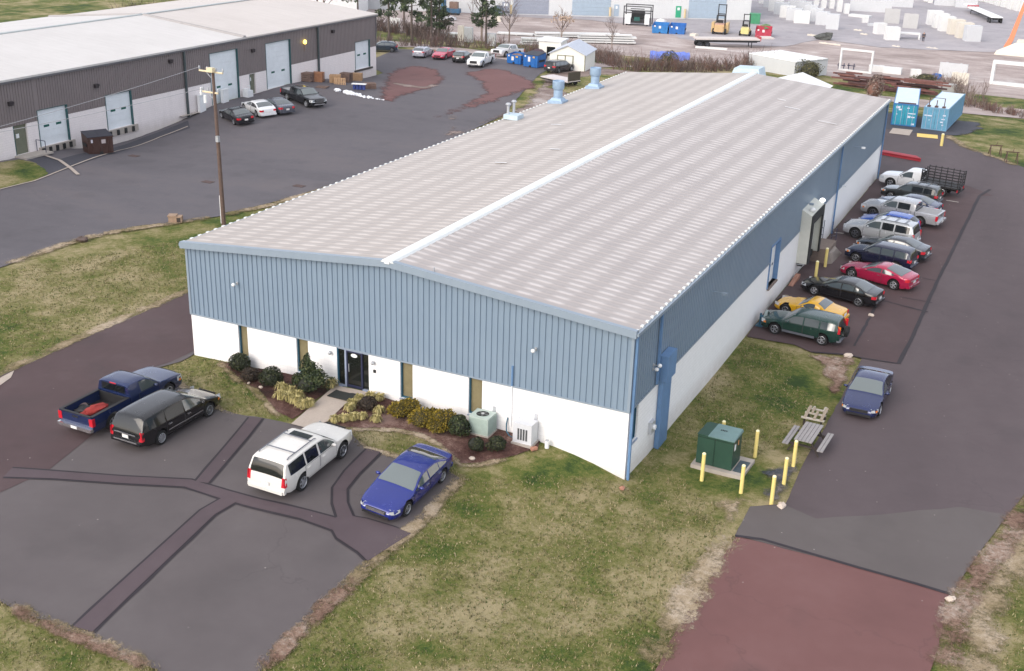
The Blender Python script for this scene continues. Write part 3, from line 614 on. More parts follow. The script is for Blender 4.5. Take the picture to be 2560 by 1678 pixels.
# dock shelter
y0, y1, p = 30.75, 34.25, .66
sh = MB()
zt0, zt1 = 3.66, 3.32
for ya, yb in ((y0, y0+.55), (y1-.22, y1)):
    sh.add([(W-.02, ya, .1), (W+p, ya, .1), (W+p, ya, zt1), (W-.02, ya, zt0), (W-.02, yb, .1), (W+p, yb, .1), (W+p, yb, zt1), (W-.02, yb, zt0)], [(0,1,2,3), (7,6,5,4), (1,5,6,2), (0,4,5,1)])
sh.add([(W-.02, y0, zt0), (W+p, y0, zt1), (W+p, y1, zt1), (W-.02, y1, zt0), (W-.02, y0+.55, zt0-.1), (W+p, y0+.55, zt1-.1), (W+p, y1-.22, zt1-.1), (W-.02, y1-.22, zt0-.1)], [(0,1,2,3), (7,6,5,4)])
o = sh.build('dock_shelter', m_cream, wh)
mb = MB(); mb.bb((W+p+.003, y0, .1), (W+p+.09, y0+.5, zt1-.02)); mb.bb((W+p+.003, y1-.35, .1), (W+p+.09, y1, zt1-.02)); mb.bb((W+p+.003, y0+.5, zt1-.6), (W+p+.09, y1-.35, zt1-.02)); mb.build('shelter_pad', m_black, o)
mb = MB()
for i in range(5): mb.bb((W-.0, y0+.56, .25+i*.52), (W+.04, y1-.23, .25+(i+1)*.52-.012))
mb.build('dock_door', m_cream, wh)
mb = MB(); mb.bb((W+.045, y0+.2, -.15), (W+.35, y1-.3, .22)); mb.build('dock_leveller', m_black, wh)
mb = MB(); mb.tube([(W+.02, y0-.02, -.0), (W+.55, y0-.02, .08), (W+.02, y0-.02, -.55)], .025); mb.build('shelter_bracket', m_grey, wh)
# cable duct by the front corner
mb = MB(); mb.bb((W+.035, 3.47, 2.40), (W+.45, 4.68, 3.62)); o = mb.build('cable_duct', m_bluedk, wh)
mb = MB(); mb.bb((W+.01, 3.72, -1.25), (W+.22, 4.92, 2.397)); mb.build('duct_leg', m_bluedk, o)
mb = MB(); mb.bb((W-.01, 2.75, .05), (W+.16, 3.25, .62)); mb.build('meter_box', m_galv, wh)
mb = MB(); mb.lathe([(.001, 0), (.12, 0), (.12, .1), (.001, .1)], 12, (0, 0, 0)); c = mb.build('meter_dial', m_white, wh, loc=(W+.16, 3.0, .34)); c.rotation_euler = (0, PI/2, 0)
# wall lamps and cameras
def floodlight(p, d, name='wall_lamp', m=None, arm=.25):
    mb = MB(); q = (p[0]+d[0]*arm, p[1]+d[1]*arm, p[2]); mb.cyl(p, q, .02, n=6); mb.box(p, (.1, .1, .14))
    o = mb.build(name, m_grey, wh)
    mb = MB(); mb.blob((q[0]+d[0]*.06, q[1]+d[1]*.06, q[2]+.01), (.10, .10, .09), 10, 6); mb.build('lamp_head', m or m_white, o, 40)
floodlight((3.06, 0, 4.42), (0, -1)); floodlight((19.01, 0, 4.28), (0, -1)); floodlight((W, 2.74, 3.45), (1, 0)); floodlight((W, 2.74, 3.25), (1, 0), 'camera', None, .12)
floodlight((8.34, .0, 1.90), (.35, -1), 'bulkhead_lamp', m_grey, .06); floodlight((10.72, .0, 1.88), (.35, -1), 'bulkhead_lamp', m_grey, .06)
mb = MB(); mb.box((10.80, -.02, 1.45), (.12, .06, .14)); mb.build('intercom', m_black, wh)
for y_, z_, ln in ((11.4, 4.15, .6), (46.8, 4.65, .7), (31.4, 3.95, .4), (42.6, 2.62, .4)):
    mb = MB(); mb.cyl((W, y_, z_), (W+ln, y_, z_+.02), .03, n=6); o = mb.build('bracket_lamp', m_trim, wh)
    mb = MB(); mb.box((W+ln, y_, z_-.02), (.26, .2, .12)); mb.build('lamp_head', m_trim if y_ < 40 else m_white, o)
for y_, z_ in ((31.5, 3.55), (34.4, 3.5)):
    mb = MB(); mb.blob((W+.5, y_, z_), (.19, .19, .15), 10, 6); o = mb.build('dock_lamp', mat('lit_lamp', (.9, .9, .88), .5, 0, 0, emit=(1, 1, .97, 1.2 if y_ > 33 else .25)) if y_ > 33 else m_white, wh, 40)
mb = MB(); mb.cyl((17.93, -.03, .3), (17.93, -.03, 2.9), .03, n=6); mb.cyl((17.93, -.03, 2.3), (17.93, -.03, 3.25), .05, n=6, m=1); mb.build('conduit', [m_white, m_bluedk], wh)
mb = MB(); mb.bb((19.05, -.03, .85), (19.2, .0, 1.2)); mb.cyl((19.12, -.02, .3), (19.12, -.02, .85), .02); mb.build('disconnect_box', m_galv, wh)
mb = MB(); mb.bb((17.0, -.03, .8), (17.15, .0, 1.1)); mb.build('disconnect_box', m_galv, wh)
mb = MB(); mb.tube([(17.78, -.05, .72), (17.74, -.10, .4), (17.80, -.2, .12), (18.0, -.3, -.02), (18.2, -.35, -.05)], .03); mb.build('hose', m_teal, wh)
# roof gear
def on_roof(x, y): return (x, y, HR+.06-s*abs(x-W/2))
m_stack = mat('stack_paint', (.30, .42, .56), .45, .1, .08, 3)
for y_ in (43.1, 50.8):
    x_ = .78; b = on_roof(x_, y_); mb = MB()
    mb.box((x_, y_, b[2]+.05), (1.25, 1.2, .30)); mb.box((x_, y_, b[2]+.30), (1.0, .95, .2), 0, 0, .78); o = mb.build('exhaust_stack', m_stack, wh)
    mb = MB(); mb.lathe([(.36, .35), (.36, 1.0), (.40, 1.04), (.43, 1.1), (.47, 1.15), (.47, 1.72), (.43, 1.72), (.41, 1.5), (.001, 1.45)], 24, (x_, y_, b[2])); mb.build('stack_pipe', m_stack, o, 40)
b = on_roof(.62, 35.4); mb = MB(); mb.box((.62, 35.4, b[2]+.2), (1.15, 1.05, .34)); o = mb.build('pipe_curb', mat('pale_blue_metal', (.50, .62, .70), .45, .1, .08), wh)
for x_, y_, h in ((.22, 35.3, .65), (.42, 35.85, .78)):
    mb = MB(); mb.cyl((x_, y_, b[2]+.3), (x_, y_, b[2]+.35+h), .10, n=12); mb.lathe([(.001, .22), (.12, .2), (.2, .12), (.2, .08), (.1, .0)], 14, (x_, y_, b[2]+.32+h)); mb.build('flue', m_galv, o, 40)
mb = MB(); mb.cyl(on_roof(13.9, .12), (13.9, .12, 7.05), .035, n=8); mb.build('vent_pipe', m_grey, wh)
for x_, y_, dx in ((17.4, 49.2, 1.2), (20.6, 46.6, 1.4), (16.2, 51.5, .7), (4.5, 33.5, .8), (8.2, 25.1, .7), (6.6, 20.5, .8)):
    mb = MB(); a = on_roof(x_, y_); c = on_roof(x_+dx, y_); mb.add([(a[0], y_-.09, a[2]+.055), (c[0], y_-.09, c[2]+.055), (c[0], y_+.09, c[2]+.055), (a[0], y_+.09, a[2]+.055)], [(0, 1, 2, 3)])
    mb.build('roof_patch', mat('new_sheet_patch', (.74, .73, .72), .4, 0, .05), wh)
# rear hood seen over the ridge, and the small gabled annex behind
mb = MB(); mb.add([(9.5, L+.3, 6.2), (12.4, L+.3, 6.2), (12.4, L+2.4, 6.2), (9.5, L+2.4, 6.2), (9.9, L+.3, 7.30), (12.1, L+.3, 7.38), (12.1, L+2.3, 7.38), (9.9, L+2.3, 7.30)], [(0,1,5,4), (1,2,6,5), (2,3,7,6), (3,0,4,7), (4,5,6,7), (3,2,1,0)])
o = mb.build('rear_hood', mat('pale_blue_metal', (0, 0, 0)), wh)
mb = MB(); mb.bb((9.7, L+.25, -1.3), (12.2, L+2.2, 6.198)); mb.build('hood_shaft', m_blue, o)
an = thing('annex_shed', 'white gabled annex roof just showing over the far end of the ridge', 'shed', (14.6, 65.2, -1.0))
mb = MB(); mb.bb((-2.6, -1.8, 0), (2.6, 1.8, 6.55)); mb.build('annex_wall', m_white, an)
mb = MB(); mb.prism([(-2.9, 0), (2.9, 0), (0, .95)], -2, 2); o = mb.build('annex_roof', m_white, an, loc=(0, 0, 6.57)); o.rotation_euler = (PI/2, 0, 0)

# dock platform, steps, bollards, yellow ramp wedge
zz = g1(24.4, 35.5)
pt = thing('dock_platform', 'stained concrete dock platform with a sloping end beside the dock shelter', 'platform', (24.3, 35.6, zz))
mb = MB(); mb.bb((-.85, -1.2, -.1), (.45, 1.3, 1.05)); mb.build('platform_slab', m_brown_c, pt)
mb = MB(); mb.add([(.453, -1.0, .80), (.453, .8, .80), (.453, 2.2, -.05), (.453, -1.2, -.05), (.62, -.5, .70), (.62, .7, .70), (.85, 2.0, -.05), (.75, -.9, -.05)], [(0, 1, 5, 4), (4, 5, 6, 7), (0, 4, 7, 3), (1, 2, 6, 5)]); mb.build('ramp', mat('pale_concrete', (.26, .225, .20), .85, 0, .15, 2, sc2=12), pt)
mb = MB()
for q in ((-.8, 1.25), (.4, 1.25), (-.8, 2.9), (-.2, 2.9)): mb.cyl((q[0], q[1], .1), (q[0], q[1], 1.9), .025, n=6)
for z_ in (1.4, 1.9): mb.tube([(-.8, 1.25, z_), (-.8, 2.9, z_-.6)], .025); mb.tube([(.4, 1.25, z_), (-.2, 2.9, z_-.6)], .025)
mb.build('handrail', m_dkframe, pt)
wd = MB(); wd.add([(0, 0, 0), (.3, 0, 0), (.3, 1.9, 0), (0, 1.9, 0), (0, .1, .05), (.3, .1, .05), (.3, 1.9, .28), (0, 1.9, .28)], [(3, 2, 1, 0), (4, 5, 6, 7), (0, 1, 5, 4), (1, 2, 6, 5), (2, 3, 7, 6), (3, 0, 4, 7)])
o = wd.build('wheel_ramp', mat('rusty_orange', (.34, .17, .12), .7, 0, .2, 3), loc=(23.55, 28.6, g1(23.9, 29)+.07)); tag(o, 'rusty orange wedge ramp against the wall below the dock shelter', 'ramp')

# ------------------------------------------------------------------ left warehouse
LX, LY0, LY1, LH, LB = -41.0, 4.0, 82.6, 6.02, 2.25
LR = 7.26; RX = -54.4; FX = -67.8
m_brown = panel_mat('grey_brown_sheet', (.225, .190, .188), (.19, .163, .163), .5)
m_block2 = block_mat('warm_white_block', (.86, .80, .79), .06)
def white_roof(name, a, b_):
    m, nt, b = newmat(name); v = coords(nt); st = noise(nt, coords(nt, (.12, 2.2, 1)), 1.3, 4, .7); n = noise(nt, v, .22, 5, .65)
    c = ramp(nt, math_(nt, 'MULTIPLY_ADD', st, .5, math_(nt, 'MULTIPLY', n, .5)), [(.32, b_), (.62, a)]); lk(nt, c, b.inputs['Base Color']); b.inputs['Roughness'].default_value = .6; return m
m_r1 = white_roof('pale_roof_near', (.62, .60, .58), (.53, .51, .49)); m_r2 = white_roof('pale_roof_far', (.60, .555, .52), (.52, .475, .44))
m_door = mat('pale_blue_door', (.76, .81, .84), .5, 0, .05, 1.5); m_lite = mat('door_lite', (.02, .12, .10), .2, 0, 0)
m_green = mat('olive_steel_door', (.16, .17, .12), .5, 0, .08)
m_conc2 = mat('dock_concrete', (.40, .36, .32), .85, 0, .12, 2, bmp=.2)
lw = thing('side_warehouse', 'long warehouse on the left with grey brown siding over white block, pale low roof', 'warehouse')
drs = [(29.15, 32.4, 0., 3.08, 'dock'), (37.05, 40.25, 0., 3.12, 'dock'), (51.6, 55.92, -.05, 5.06, 'drive'), (60.7, 65.02, .2, 5.0, 'drive'), (77.95, 81.1, -.05, 3.18, 'dock')]
mans = [(26.45, 27.9, -.22, 2.23), (57.75, 58.75, .08, 2.2)]
mb = MB(); y = LY0
for a, b, z0, z1, k in drs:
    rib_wall(mb, y, a, LB, LH, lambda u, d, z: (LX+d, u, z)); rib_wall(mb, a, b, max(z1, LB), LH, lambda u, d, z: (LX+d, u, z)); y = b
rib_wall(mb, y, LY1, LB, LH, lambda u, d, z: (LX+d, u, z))
for yy, sg in ((LY1, 1), (LY0, -1)):
    ff = lambda u: LH+(LR-LH)*(1-abs(u-RX)/(RX-FX))
    rib_wall(mb, FX, RX, LB, ff, lambda u, d, z: (u, yy+sg*d, z)); rib_wall(mb, RX, LX, LB, ff, lambda u, d, z: (u, yy+sg*d, z))
rib_wall(mb, LY0, LY1, LB, LH, lambda u, d, z: (FX-d, u, z))
mb.build('wall_sheeting', m_brown, lw)
mb = MB(); y = LY0; ops2 = sorted([(a, b, z0) for a, b, z0, z1, k in drs]+[(a, b, z0) for a, b, z0, z1 in mans])
for a, b, z0 in ops2:
    mb.bb((LX-.3, y, -2.2), (LX-.015, a, LB)); mb.bb((LX-.3, a, -2.2), (LX-.015, b, z0)); y = b
mb.bb((LX-.3, y, -2.2), (LX-.015, LY1-.015, LB)); mb.bb((FX+.015, LY1-.3, -2.2), (LX-.3, LY1-.015, LB)); mb.bb((FX+.015, LY0+.015, -2.2), (LX-.3, LY0+.3, LB)); mb.bb((FX+.015, LY0+.3, -2.2), (FX+.3, LY1-.3, LB))
for a, b, z0, z1 in mans: mb.bb((LX-.3, a, z1), (LX-.015, b, LB)) if z1 < LB-.03 else None
mb.build('block_wall', m_block2, lw)
YJ = 57.2
for ya, yb, m, dz in ((LY0-.25, YJ, m_r1, 0.), (YJ, LY1+.25, m_r2, -.02)):
    mb = MB()
    for x0, z0, x1, z1 in ((LX+.18, LH-.02, RX, LR), (RX, LR, FX-.2, LH-.02)):
        a = [(x0, ya, z0+.12+dz), (x0, yb, z0+.12+dz)]; b = [(x1, ya, z1+.12+dz), (x1, yb, z1+.12+dz)]
        mb.add(a+b, [(0, 1, 3, 2)])
    mb.add([(LX+.18, ya, LH+.1+dz), (LX+.18, yb, LH+.1+dz), (LX+.18, yb, LH-.06), (LX+.18, ya, LH-.06)], [(3, 2, 1, 0)])
    mb.build('roof', m, lw)
mb = MB(); mb.box((RX, (LY0+LY1)/2, LR+.15), (.45, LY1-LY0+.5, .10)); mb.build('ridge_cap', mat('roof_trim_grey', (.42, .46, .46), .5, 0, .1), lw)
mb = MB()
for x0, z0, x1, z1 in ((LX+.15, LH+.12, RX+.24, LR+.10), (RX-.24, LR+.10, FX-.2, LH+.12)):
    mb.add([(x0, YJ-.35, z0), (x0, YJ+.2, z0), (x1, YJ+.2, z1), (x1, YJ-.35, z1), (x0, YJ-.2, z0+.13), (x0, YJ+.1, z0+.13), (x1, YJ+.1, z1+.13), (x1, YJ-.2, z1+.13)], [(0, 4, 7, 3), (4, 5, 6, 7), (5, 1, 2, 6), (0, 1, 5, 4)])
mb.build('expansion_joint', mat('joint_grey', (.36, .34, .33), .6, 0, .1), lw)
mb = MB(); mb.bb((LX+.05, LY0-.2, LH-.22), (LX+.21, LY1+.2, LH-.07)); mb.build('gutter', mat('dark_gutter', (.13, .13, .14), .5, .2, .1), lw)
mb = MB(); mb.bb((LX-.10, LY1-.1, LB), (LX+.06, LY1+.06, LH-.1)); mb.build('corner_trim', mat('dark_gutter', (0, 0, 0)), lw)
for y_, z0 in ((47.75, -.6), (70.2, .2)):
    mb = MB(); mb.bb((LX+.05, y_-.10, z0), (LX+.22, y_+.10, LH-.2)); mb.build('downspout', mat('dark_spout', (.06, .08, .085), .5, .1, .1), lw)
for a, b, z0, z1, k in drs:
    mb = MB(); xr = LX-.16; n = 5 if k == 'dock' else 9; h = (z1-z0)/n
    for i in range(n): mb.bb((xr-.05, a+.02, z0+i*h+.004), (xr, b-.02, z0+(i+1)*h-.004))
    mb.bb((xr-.07, a+.02, z0), (xr-.05, b-.02, z1)); o = mb.build('overhead_door', m_door, lw)
    lz = z0+(1.55 if k == 'dock' else 1.55)
    for yy in (.30, .72):
        mb = MB(); yc = a+(b-a)*yy; mb.bb((xr+.002, yc-.30, lz), (xr+.012, yc+.30, lz+.20)); mb.build('door_light', m_lite, o)
    mb = MB(); mb.bb((xr-.07, b-.02, z0), (LX+.025, b+.10, z1+.04)); mb.bb((xr-.07, a-.05, z0), (LX+.015, a+.02, z1+.04)); mb.bb((xr-.07, a+.02, z1), (LX+.015, b-.02, z1+.05)); mb.build('door_jamb', mat('teal_steel', (.02, .085, .09), .5, 0, .1), lw)
    if k == 'dock':
        z_ = z0; mb = MB(); mb.bb((LX-.015, a-.25, z_-.62), (LX+.14, b+.5, z_-.02)); o = mb.build('dock_sill', m_conc2 if b < 70 else mat('dark_dock_lip', (.06, .055, .05), .8), lw)
        if b < 70:
            nb = 5 if a < 33 else 4
            for i in range(nb):
                mb = MB(); yc = a+.05+i*(b-a+.3)/(nb-.4); mb.box((LX+.20, yc, z_-.33), (.11, .26, .46)); mb.build('dock_bumper', m_black, o)
        else: o.scale = (1, 1, .35); o.location = (0, 0, -.05)
for a, b, z0, z1 in mans:
    mb = MB(); mb.bb((LX-.26, a+.06, z0), (LX-.2, b-.02, z1)); o = mb.build('steel_door', m_green, lw)
    mb = MB(); mb.bb((LX-.30, a, z0), (LX+.01, a+.06, z1)); mb.build('door_jamb', mat('teal_steel', (0, 0, 0)), lw)
    mb = MB(); mb.box((LX-.19, (a+b)/2-.2, z0+1.55), (.012, .32, .36)); mb.build('door_notice', m_white, o)
    mb = MB(); mb.bb((LX-.30, a-.2, z0-.16), (LX+1.3, b+1.3, z0-.005)); mb.build('door_step', m_conc2, lw)
for y_, z_, k in ((26.4, 4.15, 0), (36.0, 4.2, 0), (45.8, 5.1, 0), (58.4, 4.6, 0), (67.6, 4.45, 1), (73.2, 5.0, 0)):
    if k:
        mb = MB(); mb.blob((LX+.18, y_, z_), (.18, .24, .24), 12, 8); mb.build('lit_wall_lamp', mat('amber_lamp', (1, .8, .2), .4, 0, 0, emit=(1., .72, .12, 2.2)), lw, 40)
        mb = MB(); mb.cyl((LX+.06, y_, z_-1.0), (LX+.06, y_, z_-.2), .025, n=6); mb.build('lamp_conduit', mat('rust_pipe', (.22, .13, .10), .7), lw)
    else:
        mb = MB(); mb.box((LX+.14, y_, z_), (.26, .4, .34)); mb.box((LX+.10, y_+.28, z_+.02), (.12, .2, .16)); mb.build('wall_lamp', mat('bronze_fitting', (.035, .028, .032), .5, .2, .1), lw)
mb = MB(); mb.tube([(LX+.08, 28.6, -.8), (LX+.08, 28.6, .75), (LX+1.1, 28.6, .75), (LX+1.1, 28.6, -.3)], .03); mb.build('handrail', m_dkframe, lw)
mb = MB(); mb.bb((LX+.0, 46.6, -.3), (LX+.45, 49.2, -.28)); mb.build('vent_ledge', m_conc2, lw)
for y_ in (49.6, 53.2):
    mb = MB(); mb.bb((LX+.15, y_-.45, -.45), (LX+.45, y_+.45, 1.3)); mb.bb((LX+.1, y_-.5, 1.3), (LX+.5, y_+.5, 1.4)); o = mb.build('white_cabinet', m_white); tag(o, 'tall white cabinet against the left warehouse, %s the pole' % ('left of' if y_ < 50 else 'right of'), 'cabinet', 'white cabinets by the warehouse doors')
o = MB().bb((LX+.1, 56.3, -.2), (LX+.8, 57.2, .75)).bb((LX+.15, 56.35, .75), (LX+.75, 56.8, .95)).tube([(LX+.5, 57.1, .2), (LX+.5, 57.1, 1.2), (LX+.5, 56.6, 1.2)], .03).build('utility_unit', m_white); tag(o, 'small white utility unit with a bent pipe between the tall doors', 'utility box')

# ------------------------------------------------------------------ vehicles
m_tyre = mat('tyre_rubber', (.014, .014, .015), .85, 0, .15, 8)
m_rim = mat('alloy_rim', (.58, .60, .64), .3, .6, .05); m_rimdk = mat('dark_rim', (.16, .17, .20), .35, .6, .05)
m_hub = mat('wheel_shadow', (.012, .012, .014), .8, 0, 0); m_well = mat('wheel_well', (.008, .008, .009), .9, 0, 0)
m_cglass = mat('car_glass', (.06, .075, .078), .06, 0, 0, ior=2.3); m_cglass2 = mat('tinted_car_glass', (.010, .012, .014), .05, 0, 0, ior=1.6)
m_wsglass = mat('windscreen_glass', (.11, .135, .135), .07, 0, 0, ior=2.1)
m_red = mat('tail_lens', (.55, .015, .03), .2, 0, 0, coat=.5); m_lens = mat('head_lens', (.62, .65, .68), .15, .2, 0, coat=.5); m_amber = mat('amber_lens', (.75, .22, .03), .25, 0, 0)
m_chrome = mat('chrome', (.72, .73, .74), .12, .9, 0); m_plate = mat('licence_plate', (.75, .75, .74), .5, 0, .04); m_trimk = mat('black_trim', (.018, .018, .02), .55, 0, 0); m_trimg = mat('grey_cladding', (.15, .16, .19), .6, 0, .06)
def paint(name, col, metal=.15, rough=.28):
    if name in _M: return _M[name]
    m, nt, b = newmat(name); v = coords(nt)
    c = ramp(nt, noise(nt, v, 1.2, 4, .7), [(.3, [x*.93 for x in col]), (.7, [min(1, x*1.05) for x in col])]); lk(nt, c, b.inputs['Base Color'])
    b.inputs['Metallic'].default_value = metal; b.inputs['Roughness'].default_value = rough; b.inputs['Coat Weight'].default_value = .7; b.inputs['Coat Roughness'].default_value = .06
    lk(nt, ramp(nt, noise(nt, v, 2.3, 4, .7), [(.3, (.20, .20, .20)), (.75, (.30, .30, .30))]), b.inputs['Roughness'])
    _M[name] = m; return m
def ipl(P, d):
    if d <= P[0][0]: return P[0][1]
    for (a, va), (b, vb) in zip(P[:-1], P[1:]):
        if d <= b: return va+(vb-va)*(d-a)/(b-a+1e-9)
    return P[-1][1]
def chaikin(P, n=2):
    for _ in range(n):
        Q = [P[0]]
        for a, b in zip(P[:-1], P[1:]):
            Q += [(a[0]*.75+b[0]*.25, a[1]*.75+b[1]*.25), (a[0]*.25+b[0]*.75, a[1]*.25+b[1]*.75)]
        P = Q+[P[-1]]
    return P
WHEELS = {}
def wheel_meshes(r, w, dark, spokes=5):
    k = (r, w, dark, spokes)
    if k in WHEELS: return WHEELS[k]
    t = MB(); t.lathe([(r*.66, -w/2), (r*.93, -w/2), (r, -w/2+.03), (r, w/2-.03), (r*.93, w/2), (r*.66, w/2)], 24, (0, 0, 0), 0, 'y')
    rm = MB(); rm.lathe([(r*.69, w/2-.005), (r*.63, w/2+.006), (r*.60, w/2-.03), (r*.58, -w/2)], 24, (0, 0, 0), 0, 'y')
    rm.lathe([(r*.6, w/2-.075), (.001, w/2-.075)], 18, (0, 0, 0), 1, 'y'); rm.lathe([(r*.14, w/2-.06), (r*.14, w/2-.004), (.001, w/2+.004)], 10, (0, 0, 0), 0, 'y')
    for i in range(spokes):
        a = 2*PI*i/spokes; c, s_ = math.cos(a), math.sin(a); h0, h1 = r*.13, r*.10
        pts = [(r*.10, -h0), (r*.10, h0), (r*.61, h1), (r*.61, -h1)]
        rm.add([(p[0]*c-p[1]*s_, w/2-.012, p[0]*s_+p[1]*c) for p in pts], [(0, 1, 2, 3), (3, 2, 1, 0)])
    WHEELS[k] = (t.mesh('tyre', m_tyre, 40), rm.mesh('rim', [m_rimdk if dark else m_rim, m_hub], 40)); return WHEELS[k]

TYPES = {
 'sedan': dict(L=4.85, w=.925, fa=.98, ra=1.02, r=.335, top=[(0,.48),(.03,.60),(.16,.70),(.6,.80),(1.3,.93),(1.42,.96),(2.15,1.37),(2.5,1.445),(3.1,1.46),(3.6,1.38),(4.22,1.10),(4.35,1.08),(4.72,1.05),(4.80,.99),(4.85,.62)],
   belt=[(0,.60),(.6,.74),(1.3,.86),(4.2,.98),(4.85,.90)], ws=(1.46, 2.30), rw=(3.42, 4.20), panes=[(1.60,2.62),(2.70,3.44),(3.48,4.05)], doors=[(1.42,2.66),(2.68,3.66)], tum=.42, sb=None),
 'coupe': dict(L=4.78, w=.94, fa=.95, ra=.95, r=.35, top=[(0,.45),(.03,.60),(.2,.72),(1.4,.92),(1.55,.95),(2.3,1.33),(2.7,1.40),(3.1,1.39),(3.7,1.26),(4.35,1.06),(4.62,1.05),(4.74,1.0),(4.78,.62)],
   belt=[(0,.60),(.6,.76),(1.5,.87),(4.2,1.0),(4.78,.92)], ws=(1.58, 2.40), rw=(3.15, 4.22), panes=[(1.74,2.88),(2.94,3.75)], doors=[(1.5,3.0)], tum=.45),
 'roadster': dict(L=4.12, w=.875, fa=.80, ra=.92, r=.31, top=[(0,.42),(.04,.56),(.2,.66),(1.35,.83),(1.5,.85),(2.02,1.22),(2.3,1.27),(2.6,1.26),(2.95,1.12),(3.15,.95),(3.3,.91),(3.95,.86),(4.06,.82),(4.12,.55)],
   belt=[(0,.56),(.8,.72),(1.5,.78),(3.2,.84),(4.12,.76)], ws=(1.52, 2.04), rw=(2.66, 3.12), panes=[(1.66,2.52)], doors=[(1.45,2.6)], tum=.5),
 'hatch': dict(L=4.25, w=.88, fa=.85, ra=.75, r=.31, top=[(0,.50),(.04,.64),(.2,.75),(1.05,.95),(1.15,.98),(1.9,1.43),(2.3,1.50),(3.3,1.49),(3.7,1.42),(4.08,1.08),(4.2,.95),(4.25,.6)],
   belt=[(0,.62),(.6,.78),(1.1,.90),(4.0,1.0),(4.25,.92)], ws=(1.2, 2.02), rw=(3.72, 4.10), panes=[(1.4,2.4),(2.48,3.2),(3.28,3.78)], doors=[(1.2,2.44),(2.46,3.35)], tum=.36),
 'suv': dict(L=4.55, w=.90, fa=.87, ra=.95, r=.35, top=[(0,.58),(.03,.78),(.14,.90),(.4,.97),(1.15,1.06),(1.25,1.09),(1.85,1.58),(2.15,1.66),(3.6,1.68),(4.2,1.64),(4.32,1.55),(4.48,1.08),(4.52,.9),(4.55,.62)],
   belt=[(0,.72),(.5,.88),(1.2,1.0),(4.3,1.06),(4.55,1.0)], ws=(1.3, 1.92), rw=(4.30, 4.49), panes=[(1.42,2.42),(2.5,3.32),(3.42,4.22)], doors=[(1.3,2.46),(2.48,3.42)], tum=.26, zl=.30),
 'bigsuv': dict(L=5.13, w=1.0, fa=.98, ra=1.18, r=.40, top=[(0,.66),(.02,.90),(.12,1.03),(.4,1.09),(1.35,1.19),(1.45,1.22),(2.05,1.72),(2.35,1.83),(3.5,1.87),(4.75,1.84),(4.88,1.76),(5.05,1.20),(5.09,1.02),(5.13,.70)],
   belt=[(0,.80),(.5,.98),(1.4,1.12),(4.9,1.17),(5.13,1.12)], ws=(1.5, 2.14), rw=(4.86, 5.06), panes=[(1.66,2.68),(2.80,3.62),(3.72,4.74)], doors=[(1.5,2.72),(2.75,3.78)], tum=.26, zl=.34),
 'van': dict(L=5.15, w=.99, fa=.98, ra=1.1, r=.345, top=[(0,.52),(.03,.68),(.16,.80),(.5,.92),(1.05,1.05),(1.12,1.08),(2.0,1.62),(2.35,1.70),(3.6,1.74),(4.7,1.70),(4.86,1.60),(5.06,1.08),(5.11,.9),(5.15,.62)],
   belt=[(0,.68),(.5,.85),(1.2,.97),(4.9,1.05),(5.15,1.0)], ws=(1.16, 2.12), rw=(4.80, 5.06), panes=[(1.5,2.5),(2.58,3.64),(3.72,4.68)], doors=[(1.35,2.55),(2.57,3.72)], tum=.30, zl=.26),
 'pickup': dict(L=5.75, w=1.0, fa=1.02, ra=1.20, r=.40, cab=3.42, top=[(0,.66),(.02,.92),(.10,1.06),(.35,1.13),(1.45,1.24),(1.55,1.27),(2.15,1.76),(2.42,1.86),(3.2,1.87),(3.36,1.83),(3.42,1.78)],
   belt=[(0,.82),(.4,1.02),(1.5,1.16),(3.42,1.22)], ws=(1.6, 2.24), rw=None, panes=[(1.74,2.74)], doors=[(1.6,2.9)], tum=.27, zl=.36),
 'crewpickup': dict(L=5.85, w=1.0, fa=1.02, ra=1.25, r=.40, cab=4.12, top=[(0,.66),(.02,.92),(.10,1.06),(.35,1.12),(1.45,1.22),(1.55,1.25),(2.15,1.74),(2.42,1.84),(3.9,1.85),(4.06,1.80),(4.12,1.74)],
   belt=[(0,.82),(.4,1.0),(1.5,1.14),(4.12,1.20)], ws=(1.6, 2.24), rw=None, panes=[(1.74,2.72),(2.82,3.72)], doors=[(1.6,2.76),(2.78,3.86)], tum=.27, zl=.36),
}
ZS = .91
